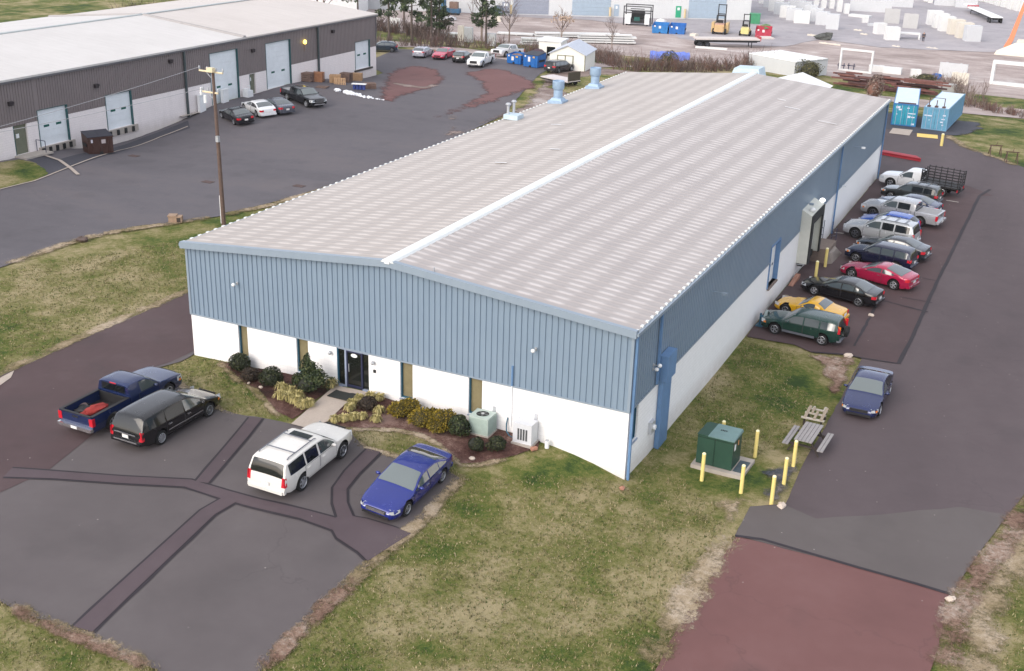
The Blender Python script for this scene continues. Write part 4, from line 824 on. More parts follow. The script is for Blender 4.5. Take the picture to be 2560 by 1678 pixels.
class Car:
    def __init__(s, typ, **kw):
        s.p = dict(TYPES[typ]); s.p.update(kw); p = s.p; s.Lb = p.get('cab', p['L']); s.L = p['L']
        s.top = chaikin(p['top'], 2); s.hw = p['w']; s.zl0 = p.get('zl', .22)
        Lb = s.Lb; ends = [(0, .66), (.05, .76), (.18, .88), (.5, .965), (1.0, 1.0)]
        rear = [(Lb-.9, 1.0), (Lb-.4, .975), (Lb-.14, .91), (Lb-.04, .84), (Lb, .78)] if 'cab' not in p else [(Lb-.2, 1.0), (Lb, .985)]
        if p['L'] > 5 and 'cab' not in p or typ in ('suv', 'bigsuv'): ends[0], ends[1] = (0, .78), (.05, .86); rear[-1] = (Lb, .88); rear[-2] = (Lb-.04, .92)
        if 'cab' in p: ends[0], ends[1], ends[2] = (0, .84), (.05, .91), (.18, .96)
        s.plan = chaikin(ends+rear, 1)
        s.low = [(0, s.zl0+.05), (.3, s.zl0), (Lb-.4, s.zl0), (Lb, s.zl0+(.14 if 'cab' not in p else 0))]
        ds = {round(d, 3) for d, _ in s.top} | {round(d, 3) for d, _ in s.plan} | {round(.22*i, 3) for i in range(int(Lb/.22)+1)} | {Lb}
        for q in p['panes']+[p['ws']]+([p['rw']] if p['rw'] else []): ds |= {q[0], q[1]}
        ds = sorted(d for d in ds if 0 <= d <= Lb); s.ds = [ds[0]]
        for d in ds[1:]:
            if d-s.ds[-1] > .012: s.ds.append(d)
        if s.ds[-1] != Lb: s.ds[-1] = Lb
    def x(s, d): return s.L/2-d
    def sec(s, d):
        p = s.p; zt = ipl(s.top, d); w = ipl(s.plan, d)*s.hw; zl = ipl(s.low, d); zl = min(zl, zt-.16)
        zb = min(ipl(p['belt'], d), zt-.085); gh = zt-zb; t = max(0, min(1, (gh-.10)/.25)); t = t*t*(3-2*t)
        wr = w*(.95*(1-t)+t*(1-p['tum']*gh)); e = .025+.045*t
        z3 = max(zt-.03-e, zb+.012)
        return [(0, zt), (.5*wr, zt-.010), (.84*wr, zt-.028), (wr, z3), (w*.985, zb), (w, zb-.16*(zb-zl)), (w*1.0, zl+.52*(zb-zl)), (w*.985, zl+.22*(zb-zl)), (w*.93, zl), (0, zl)]
    def flank(s, d, z):
        S = s.sec(d)
        for (ya, za), (yb, zb) in zip(S[2:8], S[3:9]):
            if za >= z >= zb: return ya+(yb-ya)*(za-z)/(za-zb+1e-9)
        return S[3][0] if z > S[3][1] else S[8][0]
    def topz(s, d, y):
        S = s.sec(d); y = abs(y)
        for (ya, za), (yb, zb) in zip(S[:3], S[1:4]):
            if y <= yb: return za+(zb-za)*(y-ya)/(yb-ya+1e-9)
        return S[3][1]
    def body(s, m):
        mb = MB(); rings = []
        for d in s.ds:
            S = s.sec(d); X = s.x(d); rings.append([(X, y, z) for y, z in S]+[(X, -y, z) for y, z in S[-2:0:-1]])
        n = len(rings[0]); vs = [q for r_ in rings for q in r_]; fs = []
        for k in range(len(rings)-1):
            for i in range(n): fs.append((k*n+i, k*n+(i+1) % n, (k+1)*n+(i+1) % n, (k+1)*n+i))
        fs.append(tuple(range(n-1, -1, -1))); fs.append(tuple((len(rings)-1)*n+i for i in range(n)))
        mb.add(vs, [f[::-1] for f in fs]); return mb
    def flank_patch(s, mb, d0, d1, z0f, z1f, off, m=0, side=1, nz=4):
        dd = [d for d in s.ds if d0 < d < d1]; dd = [d0]+dd+[d1]; rows = []
        for d in dd:
            z0 = z0f(d) if callable(z0f) else z0f; z1 = z1f(d) if callable(z1f) else z1f
            S = s.sec(d); zs = sorted({z0, z1} | {z for _, z in S[3:9] if z0 < z < z1}); zs = [z0+(z1-z0)*i/nz for i in range(nz+1)]
            rows.append([(s.x(d), side*(s.flank(d, z)+off), z) for z in zs])
        k = nz+1; vs = [q for r_ in rows for q in r_]; fs = []
        for i in range(len(rows)-1):
            for j in range(nz):
                f = (i*k+j, i*k+j+1, (i+1)*k+j+1, (i+1)*k+j); fs.append(f if side < 0 else f[::-1])
        mb.add(vs, fs, m); return mb
    def top_patch(s, mb, d0, d1, yf, off, m=0):
        dd = [d0]+[d for d in s.ds if d0 < d < d1]+[d1]; rows = []
        for d in dd:
            S = s.sec(d); ym = yf(S[3][0]); ys = [-ym, -.84*S[3][0], -.5*S[3][0], 0, .5*S[3][0], .84*S[3][0], ym]
            ys = [max(-ym, min(ym, y)) for y in ys]; rows.append([(s.x(d), y, s.topz(d, y)+off) for y in ys])
        vs = [q for r_ in rows for q in r_]; fs = [(i*7+j, i*7+j+1, (i+1)*7+j+1, (i+1)*7+j) for i in range(len(rows)-1) for j in range(6)]
        mb.add(vs, [f[::-1] for f in fs], m); return mb
    def corner(s, mb, rear, z0, z1, ln, yin, side, m=0, off=.012):
        e = s.Lb if rear else 0.; sg = -1 if rear else 1
        ds = [e+(-ln if rear else ln)*t for t in (1, .75, .5, .3, .15, .05, 0)]
        P0 = [(s.x(d)+sg*off*.5, side*(s.flank(d, z0)+off), z0) for d in ds]; P1 = [(s.x(d)+sg*off*.5, side*(s.flank(d, z1)+off), z1) for d in ds]
        y0, y1 = P0[-1][1], P1[-1][1]; xe = s.x(e)+sg*off
        # nose rake: follow the first station whose roof line clears z1
        def xz(z):
            q = 0.
            while (ipl(s.top, e-q if rear else q) < z+.02) and q < .6: q += .01
            return s.x(e-q if rear else q)+sg*off
        P0[-1] = (xz(z0), y0, z0); P1[-1] = (xz(z1), y1, z1)
        P0.append((xz(z0), side*yin, z0)); P1.append((xz(z1), side*yin, z1))
        k = len(P0); fs = [(i, i+1, k+i+1, k+i) for i in range(k-1)]; flip = (side > 0) != rear
        mb.add(P0+P1, [f if not flip else f[::-1] for f in fs], m); return mb

def bool_cut(o, cut):
    md = o.modifiers.new('wells', 'BOOLEAN'); md.operation = 'DIFFERENCE'; md.object = cut; md.solver = 'EXACT'
    dg = bpy.context.evaluated_depsgraph_get(); dg.update()
    me = bpy.data.meshes.new_from_object(o.evaluated_get(dg)); o.modifiers.remove(md); old = o.data; o.data = me; bpy.data.meshes.remove(old)
    me.polygons.foreach_set('use_smooth', [True]*len(me.polygons)); me.set_sharp_from_angle(angle=R(32)); return o

def make_car(typ, pname, col, name, label, cat, dark_glass=True, metal=.15, dark_rim=False, lights='sedan', rails=False, racks=False, sunroof=False, cladding=None, spare=False, amber=False, grille='black', chrome=False, chain=None, open_bed=True, tonneau=False, stake=False, length=None, spoiler=False, lower=None, ws_light=True, group=None, spokes=5, mirror_same=True):
    c = Car(typ, **({'L': length} if length else {})); p = c.p; pm = paint(pname, col, metal); hw = c.hw; Lb = c.Lb; Lt = c.L
    root = thing(name, label, cat, group=group); root['typ'] = typ; root.scale = (1, 1, ZS)
    r = p['r']; xf, xr = Lt/2-p['fa'], -Lt/2+p['ra']; zl = c.zl0
    cut = MB()
    for xa in (xf, xr):
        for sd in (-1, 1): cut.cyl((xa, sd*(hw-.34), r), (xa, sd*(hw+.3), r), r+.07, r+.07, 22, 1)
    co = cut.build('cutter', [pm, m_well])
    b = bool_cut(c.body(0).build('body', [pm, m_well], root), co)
    gl = m_cglass2 if dark_glass else m_cglass
    zt = lambda d: c.sec(d)[3][1]-.045
    for sd in (-1, 1):
        for i, (a, e) in enumerate(p['panes']):
            mb = MB()
            # keep only where the pane has height
            dd = [a+(e-a)*t/12 for t in range(13)]; ok = [d for d in dd if zt(d)-(c.sec(d)[4][1]+.03) > .03]
            if len(ok) < 2: continue
            c.flank_patch(mb, ok[0], ok[-1], lambda d: c.sec(d)[4][1]+.03, zt, .008, 0, sd); mb.build('window', gl if i else m_cglass if not dark_glass or True else gl, root, 60)
        for a, e in p['doors']:
            mb = MB(); lo = lambda d: c.sec(d)[8][1]+.10; hi = lambda d: c.sec(d)[4][1]-.01
            c.flank_patch(mb, a, e, lo, hi, .004, 1, sd, 5); c.flank_patch(mb, a+.022, e-.022, lambda d: lo(d)+.02, lambda d: hi(d)-.012, .009, 0, sd, 5); do = mb.build('door', [pm, m_trimk], root, 40)
            hd = e-.22; hz = c.sec(hd)[5][1]-.02; mb = MB(); mb.box((c.x(hd), sd*(c.flank(hd, hz)+.03), hz), (.2, .035, .035)); mb.build('door_handle', m_chrome if chrome else pm, do)
        md = p['ws'][0]+.34; mz = c.sec(md)[4][1]+.10; y = hw+.10
        mb = MB(); mb.blob((c.x(md), sd*y, mz), (.075, .115, .075), 10, 6); mb.box((c.x(md), sd*(hw-.01), mz-.04), (.06, .14, .04)); mb.build('mirror', pm if mirror_same else m_trimk, root, 50)
        z1 = c.sec(.45)[4][1]-.01 if typ != 'roadster' else .66; z0 = z1-(.15 if lights == 'sedan' else .2)
        if typ in ('pickup', 'crewpickup', 'bigsuv'): z1 = .98; z0 = .74
        mb = MB(); c.corner(mb, False, z0, z1, .42 if lights == 'sedan' else .26, hw*.52, sd); mb.build('headlight', m_lens, root, 50)
        if amber: mb = MB(); c.flank_patch(mb, .16, .32, z0-.02, z0+.10, .018, 0, sd, 1); mb.build('turn_signal', m_amber, root)
        if 'cab' not in p:
            if lights == 'tall': tz0, tz1, ln, yi = c.sec(Lb-.35)[4][1]-.42, c.sec(Lb-.35)[4][1]+.02, .16, hw*.74
            elif lights == 'pillar': tz0, tz1, ln, yi = .95, 1.42, .14, hw*.76
            else: tz0, tz1, ln, yi = c.sec(Lb-.3)[4][1]-.22, c.sec(Lb-.3)[4][1]-.02, .26, hw*.55
            mb = MB(); c.corner(mb, True, tz0, tz1, ln, yi, sd); t_ = mb.build('taillight', m_red, root, 50)
            if lights == 'pillar': mb = MB(); c.corner(mb, True, 1.24, 1.43, ln, yi, sd, 0, .02); mb.build('turn_signal', m_amber, t_)
        for xa, nm in ((xf, 'f'), (xr, 'r')):
            tm, rm = wheel_meshes(r, .23, dark_rim, spokes)
            w_ = bpy.data.objects.new('wheel', None); COL.objects.link(w_); w_.parent = root; w_.location = (xa, sd*(hw-.125), r*.95/ZS); w_.scale = (.95, 1, .95/ZS); w_.empty_display_size = .2
            if sd < 0: w_.rotation_euler = (0, 0, PI)
            for me in (tm, rm):
                o = bpy.data.objects.new(me.name, me); COL.objects.link(o); o.parent = w_
    mb = MB(); c.top_patch(mb, p['ws'][0], p['ws'][1], lambda y: y*.93, .010); mb.build('windscreen', m_wsglass if ws_light else m_cglass, root, 60)
    if p['rw']: mb = MB(); c.top_patch(mb, p['rw'][0], p['rw'][1], lambda y: y*.90, .010); mb.build('rear_window', m_cglass if lights == 'sedan' and typ not in ('suv', 'bigsuv', 'van') else m_cglass2, root, 60)
    # nose: grille, bumper bar, plate
    gz0, gz1, gw = (.62, .98, hw*.5) if typ in ('pickup', 'crewpickup', 'bigsuv') else (.46, .62, hw*.5)
    if typ in ('suv', 'van'): gz0, gz1 = .52, .74
    mb = MB(); mb.box((Lt/2+.004, 0, (gz0+gz1)/2), (.05, gw*1.9, gz1-gz0)); 
    if chrome:
        for k in range(4): mb.box((Lt/2+.025, 0, gz0+(k+.5)*(gz1-gz0)/4), (.02, gw*1.85, .026), 1)
    mb.build('grille', [m_trimk, m_chrome], root)
    mb = MB(); mb.box((Lt/2-.02, 0, zl+.10), (.10, hw*1.30, .12)); mb.build('front_bumper', m_chrome if typ in ('pickup', 'crewpickup') else (m_trimg if cladding else m_trimk), root)
    if 'cab' not in p:
        mb = MB(); zb = .48 if typ in ('sedan', 'coupe', 'hatch', 'roadster') else .56
        mb.box((-Lt/2-.02, 0, zb-.09), (.10, hw*1.62, .15)); mb.box((-Lt/2+.06, 0, zb-.09), (.14, hw*1.78, .15)); mb.build('rear_bumper', cladding or pm, root)
        mb = MB(); mb.box((-Lt/2-.03, 0, zb+.19), (.02, .34, .17)); mb.build('licence_plate', m_plate, root)
        if chrome: mb = MB(); mb.box((-Lt/2-.045, 0, zb+.34 if typ == 'van' else zb+.32), (.03, hw*1.2, .05)); mb.box((-Lt/2-.075, 0, zb-.03), (.02, hw*1.3, .06)); mb.build('chrome_strip', m_chrome, root)
    if cladding:
        for sd in (-1, 1): mb = MB(); c.flank_patch(mb, p['fa']+r+.08, Lt-p['ra']-r-.08, zl+.02, zl+.19, .014, 0, sd, 2); mb.build('side_cladding', cladding, root, 40)
    if lower:
        for sd in (-1, 1): mb = MB(); c.flank_patch(mb, p['fa']+r+.1, Lt-p['ra']-r-.1, zl+.30, zl+.345, .02, 0, sd, 1); mb.build('side_strip', lower, root)
    if sunroof: mb = MB(); d0 = p['ws'][1]+.28; c.top_patch(mb, d0, d0+.48, lambda y: y*.58, .012); mb.build('sunroof', m_glassd, root)
    if rails or racks:
        d0, d1 = p['ws'][1]+.45, Lb-.55
        for sd in (-1, 1):
            yy = c.sec((d0+d1)/2)[2][0]*.99; mb = MB(); mb.tube([(c.x(d0), sd*yy, c.topz(d0, yy)+.02), (c.x(d0+.12), sd*yy, c.topz(d0, yy)+.075), (c.x(d1-.12), sd*yy, c.topz(d1, yy)+.075), (c.x(d1), sd*yy, c.topz(d1, yy)+.02)], .022); mb.build('roof_rail', m_trimg if rails else m_trimk, root)
        for d in ((d0+.35, d1-.5) if not racks else (d0+.2, (d0+d1)/2, d1-.3)):
            yy = c.sec(d)[2][0]*.99; mb = MB(); mb.box((c.x(d), 0, c.topz(d, yy)+.085), (.05, 2*yy, .022)); mb.build('cross_bar', m_trimg, root)
    if spare:
        mb = MB(); mb.lathe([(.001, -.11), (.3, -.11), (.34, -.07), (.34, .07), (.3, .11), (.001, .12)], 22, (0, 0, 0), 0, 'y'); o = mb.build('spare_wheel', m_tyre, root, 40, (-Lt/2-.14, -.1, .86)); o.rotation_euler = (0, 0, PI/2)
    if spoiler: mb = MB(); mb.box((-Lt/2+.12, 0, ipl(c.top, Lb-.15)+.06), (.14, hw*1.4, .03)); mb.box((-Lt/2+.12, .45, ipl(c.top, Lb-.15)+.02), (.1, .04, .08)); mb.box((-Lt/2+.12, -.45, ipl(c.top, Lb-.15)+.02), (.1, .04, .08)); mb.build('spoiler', pm, root)
    if 'cab' in p:
        xc = c.x(Lb); zr = 1.20; x0 = xc-.04; x1 = -Lt/2+.05; t = .07
        mb = MB(); mb.box((xc-.01, 0, 1.52), (.03, hw*1.36, .36)); mb.build('rear_window', m_cglass2, root)
        mb = MB(); mb.box((xc-.012, 0, 1.76), (.03, .36, .05)); mb.build('stop_lamp', m_red, root)
        if not stake:
            def wall(sd):
                z = [zl+.02, zl+.2, .78, 1.02, zr]; yo = [hw*.94, hw*.98, hw, hw, hw*.965]; yi = hw-.17
                for xa, xb in ((x1, x0),):
                    A = [(xa, sd*y, zz) for y, zz in zip(yo, z)]+[(xa, sd*yi, zr), (xa, sd*yi, zl+.02)]; B = [(xb, q[1], q[2]) for q in A]; k = len(A)
                    fs = [(i, (i+1) % k, k+(i+1) % k, k+i) for i in range(k)]+[tuple(range(k-1, -1, -1)), tuple(range(k, 2*k))]
                    if sd < 0: fs = [f[::-1] for f in fs]
                    mb.add(A+B, fs)
            for sd in (1, -1): mb = MB(); wall(sd); bool_cut(mb.build('bed_side', [pm, m_well], root), co)
            mb = MB(); mb.bb((x1, -hw+.17, .62), (x0, hw-.17, .68)); mb.bb((x0-.05, -hw+.17, .68), (x0, hw-.17, zr-.01)); mb.bb((x1+.0, -hw+.17, .681), (x1+.002, hw-.17, 1.1)); mb.build('bed_floor', m_trimk, root)
            if not tonneau:
                for sd in (-1, 1): MB().bb((x1, sd*(hw-.19), zr-.005), (x0, sd*(hw-.03), zr+.02)).build('bed_rail', m_trimk, root)
            mb = MB(); mb.bb((-Lt/2, -hw*.95, .60), (-Lt/2+.05, hw*.95, zr-.01)); tg = mb.build('tailgate', pm, root)
            mb = MB(); mb.box((-Lt/2-.008, 0, 1.05), (.014, .34, .08)); mb.build('gate_handle', m_trimk, tg)
            mb = MB(); mb.bb((-Lt/2-.02, -hw*.9, zr-.01), (-Lt/2+.09, hw*.9, zr+.03)); mb.build('tailgate_cap', m_trimk if not tonneau else pm, root)
            if tonneau: mb = MB(); mb.bb((x1+.02, -hw+.09, zr-.06), (x0, hw-.09, zr-.012)); mb.build('bed_cover', mat('grey_vinyl', (.30, .30, .31), .7, 0, .06), root)
            for sd in (-1, 1):
                mb = MB(); mb.bb((-Lt/2-.018, sd*hw*.80, .72), (-Lt/2+.14, sd*(hw+.006), 1.12)); mb.build('taillight', m_red, root)
            mb = MB(); mb.bb((-Lt/2-.16, -hw*.97, .46), (-Lt/2+.02, hw*.97, .62)); mb.build('rear_bumper', m_chrome if not tonneau else pm, root)
            mb = MB(); mb.box((-Lt/2-.168, 0, .55), (.012, .34, .14)); mb.build('licence_plate', m_plate, root)
        else:
            sk = m_trimk; x1 = -Lt/2+.0; zb = .98
            mb = MB(); mb.bb((x1, -1.05, zb-.12), (x0, 1.05, zb)); mb.bb((x1+.1, -.5, .55), (x0, .5, zb-.12)); mb.build('flat_bed', sk, root)
            for sd in (-1, 1):
                mb = MB(); n = 6
                for i in range(n+1): xx = x1+.03+(x0-x1-.06)*i/n; mb.bb((xx-.03, sd*1.02-.02, zb), (xx+.03, sd*1.02+.03, zb+1.25))
                for k in range(5): zz = zb+.12+k*.25; mb.bb((x1, sd*1.02-.04, zz-.035), (x0, sd*1.02-.022, zz+.035))
                mb.build('stake_side', sk, root)
            for xx, nm in ((x1+.03, 'stake_tailgate'), (x0-.05, 'stake_headboard')):
                mb = MB()
                for i in range(4): yy = -.95+i*.633; mb.bb((xx-.02, yy-.03, zb), (xx+.02, yy+.03, zb+1.25))
                for k in range(5): zz = zb+.12+k*.25; mb.bb((xx-.035, -.98, zz-.035), (xx-.021, .98, zz+.035))
                mb.build(nm, sk, root)
            for sd in (-1, 1): mb = MB(); mb.bb((x1-.02, sd*.85, .62), (x1+.05, sd*1.0, .84)); mb.build('taillight', m_red, root)
            mb = MB(); mb.bb((x1-.08, -1.0, .5), (x1+.04, 1.0, .62)); mb.build('rear_bumper', m_trimk, root)
            for sd in (-1, 1): mb = MB(); mb.bb((xr-.55, sd*.75, .82), (xr+.55, sd*1.03, .855)); mb.build('mudguard', m_trimk, root)
    bpy.data.objects.remove(co); root['xf'] = xf; root['xr'] = xr; root['hw'] = hw
    return root
def place(root, ang, at=None, wheel=None, off=.055):
    """stand the car on the ground: its centre, or the foot of one of its wheels (FL/FR/RL/RR), at the point given"""
    a = R(ang); c, s_ = math.cos(a), math.sin(a); X, Y = at
    if wheel:
        lx = root['xf'] if wheel[0] == 'F' else root['xr']; ly = (root['hw']-.03)*(1 if wheel[1] == 'L' else -1)
        X -= lx*c-ly*s_; Y -= lx*s_+ly*c
    zf = g1(X+1.4*c, Y+1.4*s_); zr_ = g1(X-1.4*c, Y-1.4*s_); zl_ = g1(X-.8*s_, Y+.8*c); zR = g1(X+.8*s_, Y-.8*c)
    root.location = (X, Y, (zf+zr_+zl_+zR)/4+off)
    root.rotation_euler = (math.atan2(zl_-zR, 1.6), -math.atan2(zf-zr_, 2.8), a)
    for k in ('typ', 'xf', 'xr', 'hw'): del root[k]
    return root
CK = 'car'
GF, GRr, GL_, GB = 'cars parked in front of the warehouse', 'cars parked along the side of the warehouse', 'cars parked by the left warehouse doors', 'cars parked along the rear hedge'
# front
t = make_car('pickup', 'deep_blue', (.012, .025, .09), 'pickup_truck', 'dark blue pickup with an open bed and chrome bumper beside the black minivan', 'pickup', dark_rim=False, amber=True, group=GF); place(t, 89, (2.351,-8.115), 'RR')
rag = MB(); rnd = random.Random(3)
rag.blob((0, 0, .10), (.55, .32, .16), 12, 6, 0, .25, rnd); rag.blob((-.45, .12, .06), (.4, .22, .10), 10, 6, 0, .25, rnd)
b_ = Vector(t.location); o = rag.build('red_tarp', mat('red_cloth', (.30, .035, .03), .9, 0, .2, 5), None, 60, (b_.x+.05, b_.y-1.75, b_.z+.69), 1.45); tag(o, 'crumpled red tarp lying in the bed of the blue pickup', 'tarp')
rag = MB(); rag.blob((0, 0, .08), (.4, .3, .14), 10, 6, 0, .2, rnd); o = rag.build('black_bag', m_trimk, None, 60, (b_.x-.4, b_.y-2.0, b_.z+.69), .6); tag(o, 'black bag lying beside the red tarp in the pickup bed', 'bag')
t = make_car('van', 'black_paint', (.006, .006, .008), 'minivan', 'black minivan with a chrome tailgate strip beside the blue pickup', 'minivan', lights='tall', chrome=True, lower=m_chrome, amber=True, group=GF, spokes=10); place(t, 88.6, (5.135,-8.19), 'RR')
t = make_car('bigsuv', 'cream_white', (.74, .72, .68), 'white_suv', 'large cream white SUV with a sunroof and roof rails in front of the entrance', 'SUV', lights='tall', sunroof=True, rails=True, metal=0, group=GF, spokes=6); place(t, 91, (12.65,-8.403), 'RR')
t = make_car('sedan', 'bright_blue', (.010, .022, .20), 'blue_sedan', 'bright blue sedan with a chrome grille facing away from the building', 'car', dark_glass=False, chrome=True, amber=False, group=GF, spokes=5); place(t, -90, (17.098,-7.647), 'FL')
# side drive
t = make_car('sedan', 'navy_blue', (.016, .026, .10), 'parked_sedan', 'dark blue sedan parked alone on the side drive past the picnic table', 'car', dark_glass=True, amber=True, metal=.3); place(t, -90, (31.15, 14.0))
# side row, near to far
def row(tp, pn, col, nm, lb, ct, at, ang=171, wheel=None, **k): return place(make_car(tp, pn, col, nm, lb, ct, group=GRr, **k), ang, at, wheel)
row('suv', 'forest_green', (.010, .045, .038), 'parked_suv', 'dark green SUV with a spare wheel on its tailgate, nearest of the side row', 'SUV', (27.495,20.033), 176, 'RL', lights='pillar', dark_glass=False, cladding=m_trimg, spare=True, amber=True)
row('roadster', 'bright_yellow', (.74, .40, .012), 'parked_roadster', 'yellow two seat sports car with a hard top beside the green SUV', 'car', (24.56,23.58), 172, 'FL', dark_glass=False, metal=0, chrome=False)
row('sedan', 'black_metal', (.008, .009, .012), 'parked_sedan', 'black sedan beside the yellow sports car, nose towards a bollard', 'car', (28.121,27.296), 170, 'RL', dark_glass=False)
row('coupe', 'cherry_red', (.40, .010, .06), 'parked_coupe', 'cherry red coupe between the black sedan and the dark SUV', 'car', (29.501,31.635), 165, 'RL', dark_glass=False, chrome=True)
row('suv', 'midnight', (.012, .016, .045), 'parked_suv', 'midnight blue SUV parked beside the cherry red coupe', 'SUV', (26.317,35.923), 170, 'FL', lights='sedan', amber=True, dark_glass=False, rails=False)
row('sedan', 'charcoal', (.025, .03, .04), 'parked_sedan', 'charcoal sedan half hidden behind the midnight blue SUV', 'car', (28.183,39.344), 171, dark_glass=False, amber=True)
row('bigsuv', 'silver_metal', (.52, .54, .56), 'parked_suv', 'silver SUV with a roof rack beside the small blue hatchback', 'SUV', (25.182,41.502), 172, 'FL', racks=True, lights='tall', metal=.3, dark_rim=True)
row('hatch', 'electric_blue', (.012, .08, .42), 'parked_hatchback', 'small electric blue hatchback between the silver SUV and silver pickup', 'car', (26.925,45.225), 172, dark_glass=False, lights='tall')
row('crewpickup', 'silver_pick', (.42, .43, .45), 'parked_pickup', 'silver four door pickup with a grey bed cover', 'pickup', (28.838,47.252), 171, 'RL', tonneau=True, amber=True, metal=.3, dark_rim=True)
row('sedan', 'slate_blue', (.018, .030, .085), 'parked_sedan', 'slate blue sedan behind the silver four door pickup', 'car', (27.423,51.363), 171, dark_glass=True)
row('suv', 'graphite', (.035, .042, .045), 'parked_suv', 'graphite SUV with silver roof rails beside the stake bed truck', 'SUV', (27.13,54.529), 171, rails=True, amber=True, lights='sedan', cladding=m_trimg)
row('pickup', 'fleet_white', (.78, .79, .80), 'stake_truck', 'white truck with a black slatted stake bed at the far end of the row', 'truck', (29.163,57.173), 171, 'RL', stake=True, metal=0, length=6.5)
# by the left warehouse
def lrow(tp, pn, col, nm, lb, ct, at, ang, wheel=None, **k): return place(make_car(tp, pn, col, nm, lb, ct, group=GL_, **k), ang, at, wheel)
lrow('sedan', 'ink_black', (.008, .009, .013), 'parked_sedan', 'black sedan nearest the utility pole by the left warehouse', 'car', (-34.918,47.252), 152, 'RL', dark_glass=False)
lrow('sedan', 'pearl_white', (.72, .74, .76), 'parked_sedan', 'white sedan between the black and the grey sedan by the left warehouse', 'car', (-34.632,50.381), 152, 'RL', metal=0, dark_glass=True)
lrow('sedan', 'steel_grey', (.10, .11, .14), 'parked_sedan', 'steel grey sedan beside the tall black pickup by the left warehouse', 'car', (-34.568,53.566), 154, dark_glass=False, metal=.4)
lrow('crewpickup', 'jet_black', (.006, .007, .010), 'parked_pickup', 'tall black pickup facing out from the left warehouse', 'pickup', (-32.989,56.406), -22, 'FR', dark_glass=True, tonneau=True, chrome=True)
# rear hedge
def brow(tp, pn, col, nm, lb, ct, at, ang, wheel=None, **k): return place(make_car(tp, pn, col, nm, lb, ct, group=GB, **k), ang, at, wheel)
brow('hatch', 'dim_blue', (.03, .045, .07), 'parked_hatchback', 'dark hatchback half hidden behind the corner of the left warehouse', 'car', (-49.336,97.306), -150, dark_glass=False)
brow('hatch', 'pale_silver', (.50, .50, .56), 'parked_hatchback', 'silver hatchback beside the red sedan along the rear hedge', 'car', (-41.474,95.558), 100, 'RR', dark_glass=False, metal=.3)
brow('sedan', 'hot_red', (.52, .012, .06), 'parked_sedan', 'bright red sedan between two small cars along the rear hedge', 'car', (-38.467,95.721), -82, 'FL', dark_glass=False, metal=0)
brow('hatch', 'dull_black', (.010, .012, .014), 'parked_hatchback', 'black hatchback between the red sedan and the white pickup', 'car', (-34.893,94.52), 100, 'RR', dark_glass=False)
brow('pickup', 'plain_white', (.80, .81, .80), 'parked_pickup', 'white pickup at the near end of the row along the rear hedge', 'pickup', (-31.117,92.196), -82, 'FL', metal=0, dark_glass=False, ws_light=True)
brow('crewpickup', 'soft_white', (.66, .66, .67), 'parked_pickup', 'tall pale pickup standing behind the blue skips', 'pickup', (-34.362,105.634), -95, metal=0, ws_light=True, dark_glass=False)
brow('suv', 'blackish', (.03, .032, .038), 'parked_suv', 'black SUV parked in front of the white shed', 'SUV', (-21.164,93.449), 78, 'RR', dark_glass=False, lights='sedan')

# ------------------------------------------------------------------ plants
def lm(name, c): return mat(name, c, .7, 0, .2, 2)
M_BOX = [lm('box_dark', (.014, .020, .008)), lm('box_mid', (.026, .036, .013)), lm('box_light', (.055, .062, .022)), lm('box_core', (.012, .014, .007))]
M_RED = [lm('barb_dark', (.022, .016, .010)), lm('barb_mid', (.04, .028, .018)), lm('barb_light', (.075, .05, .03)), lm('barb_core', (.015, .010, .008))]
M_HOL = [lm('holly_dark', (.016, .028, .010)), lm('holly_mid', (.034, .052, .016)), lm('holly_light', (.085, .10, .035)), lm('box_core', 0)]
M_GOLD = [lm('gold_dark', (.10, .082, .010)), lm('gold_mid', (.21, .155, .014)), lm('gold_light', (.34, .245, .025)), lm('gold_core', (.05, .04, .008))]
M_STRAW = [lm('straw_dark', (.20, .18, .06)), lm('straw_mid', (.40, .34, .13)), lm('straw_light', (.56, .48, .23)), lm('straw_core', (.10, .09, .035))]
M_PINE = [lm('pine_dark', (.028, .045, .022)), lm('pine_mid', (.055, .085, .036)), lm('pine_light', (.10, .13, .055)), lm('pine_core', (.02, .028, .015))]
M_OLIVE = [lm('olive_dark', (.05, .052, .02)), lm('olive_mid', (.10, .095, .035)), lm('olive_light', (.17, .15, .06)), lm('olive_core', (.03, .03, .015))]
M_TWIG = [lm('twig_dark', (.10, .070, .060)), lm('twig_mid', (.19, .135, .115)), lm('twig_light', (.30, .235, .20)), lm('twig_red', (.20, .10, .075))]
M_BARK = lm('bark', (.11, .085, .07)); M_BARK2 = lm('pale_bark', (.26, .20, .165))
def leaf(mb, p, n, sz, asp, m, rnd):
    a = n.orthogonal().normalized(); a.rotate(Matrix.Rotation(rnd.uniform(0, 2*PI), 3, n)); b = n.cross(a)
    a = a*sz*asp; b = b*sz
    mb.add([p-a*.5, p+b*.35, p+a*.5, p-b*.35], [(0, 1, 2, 3)], m)
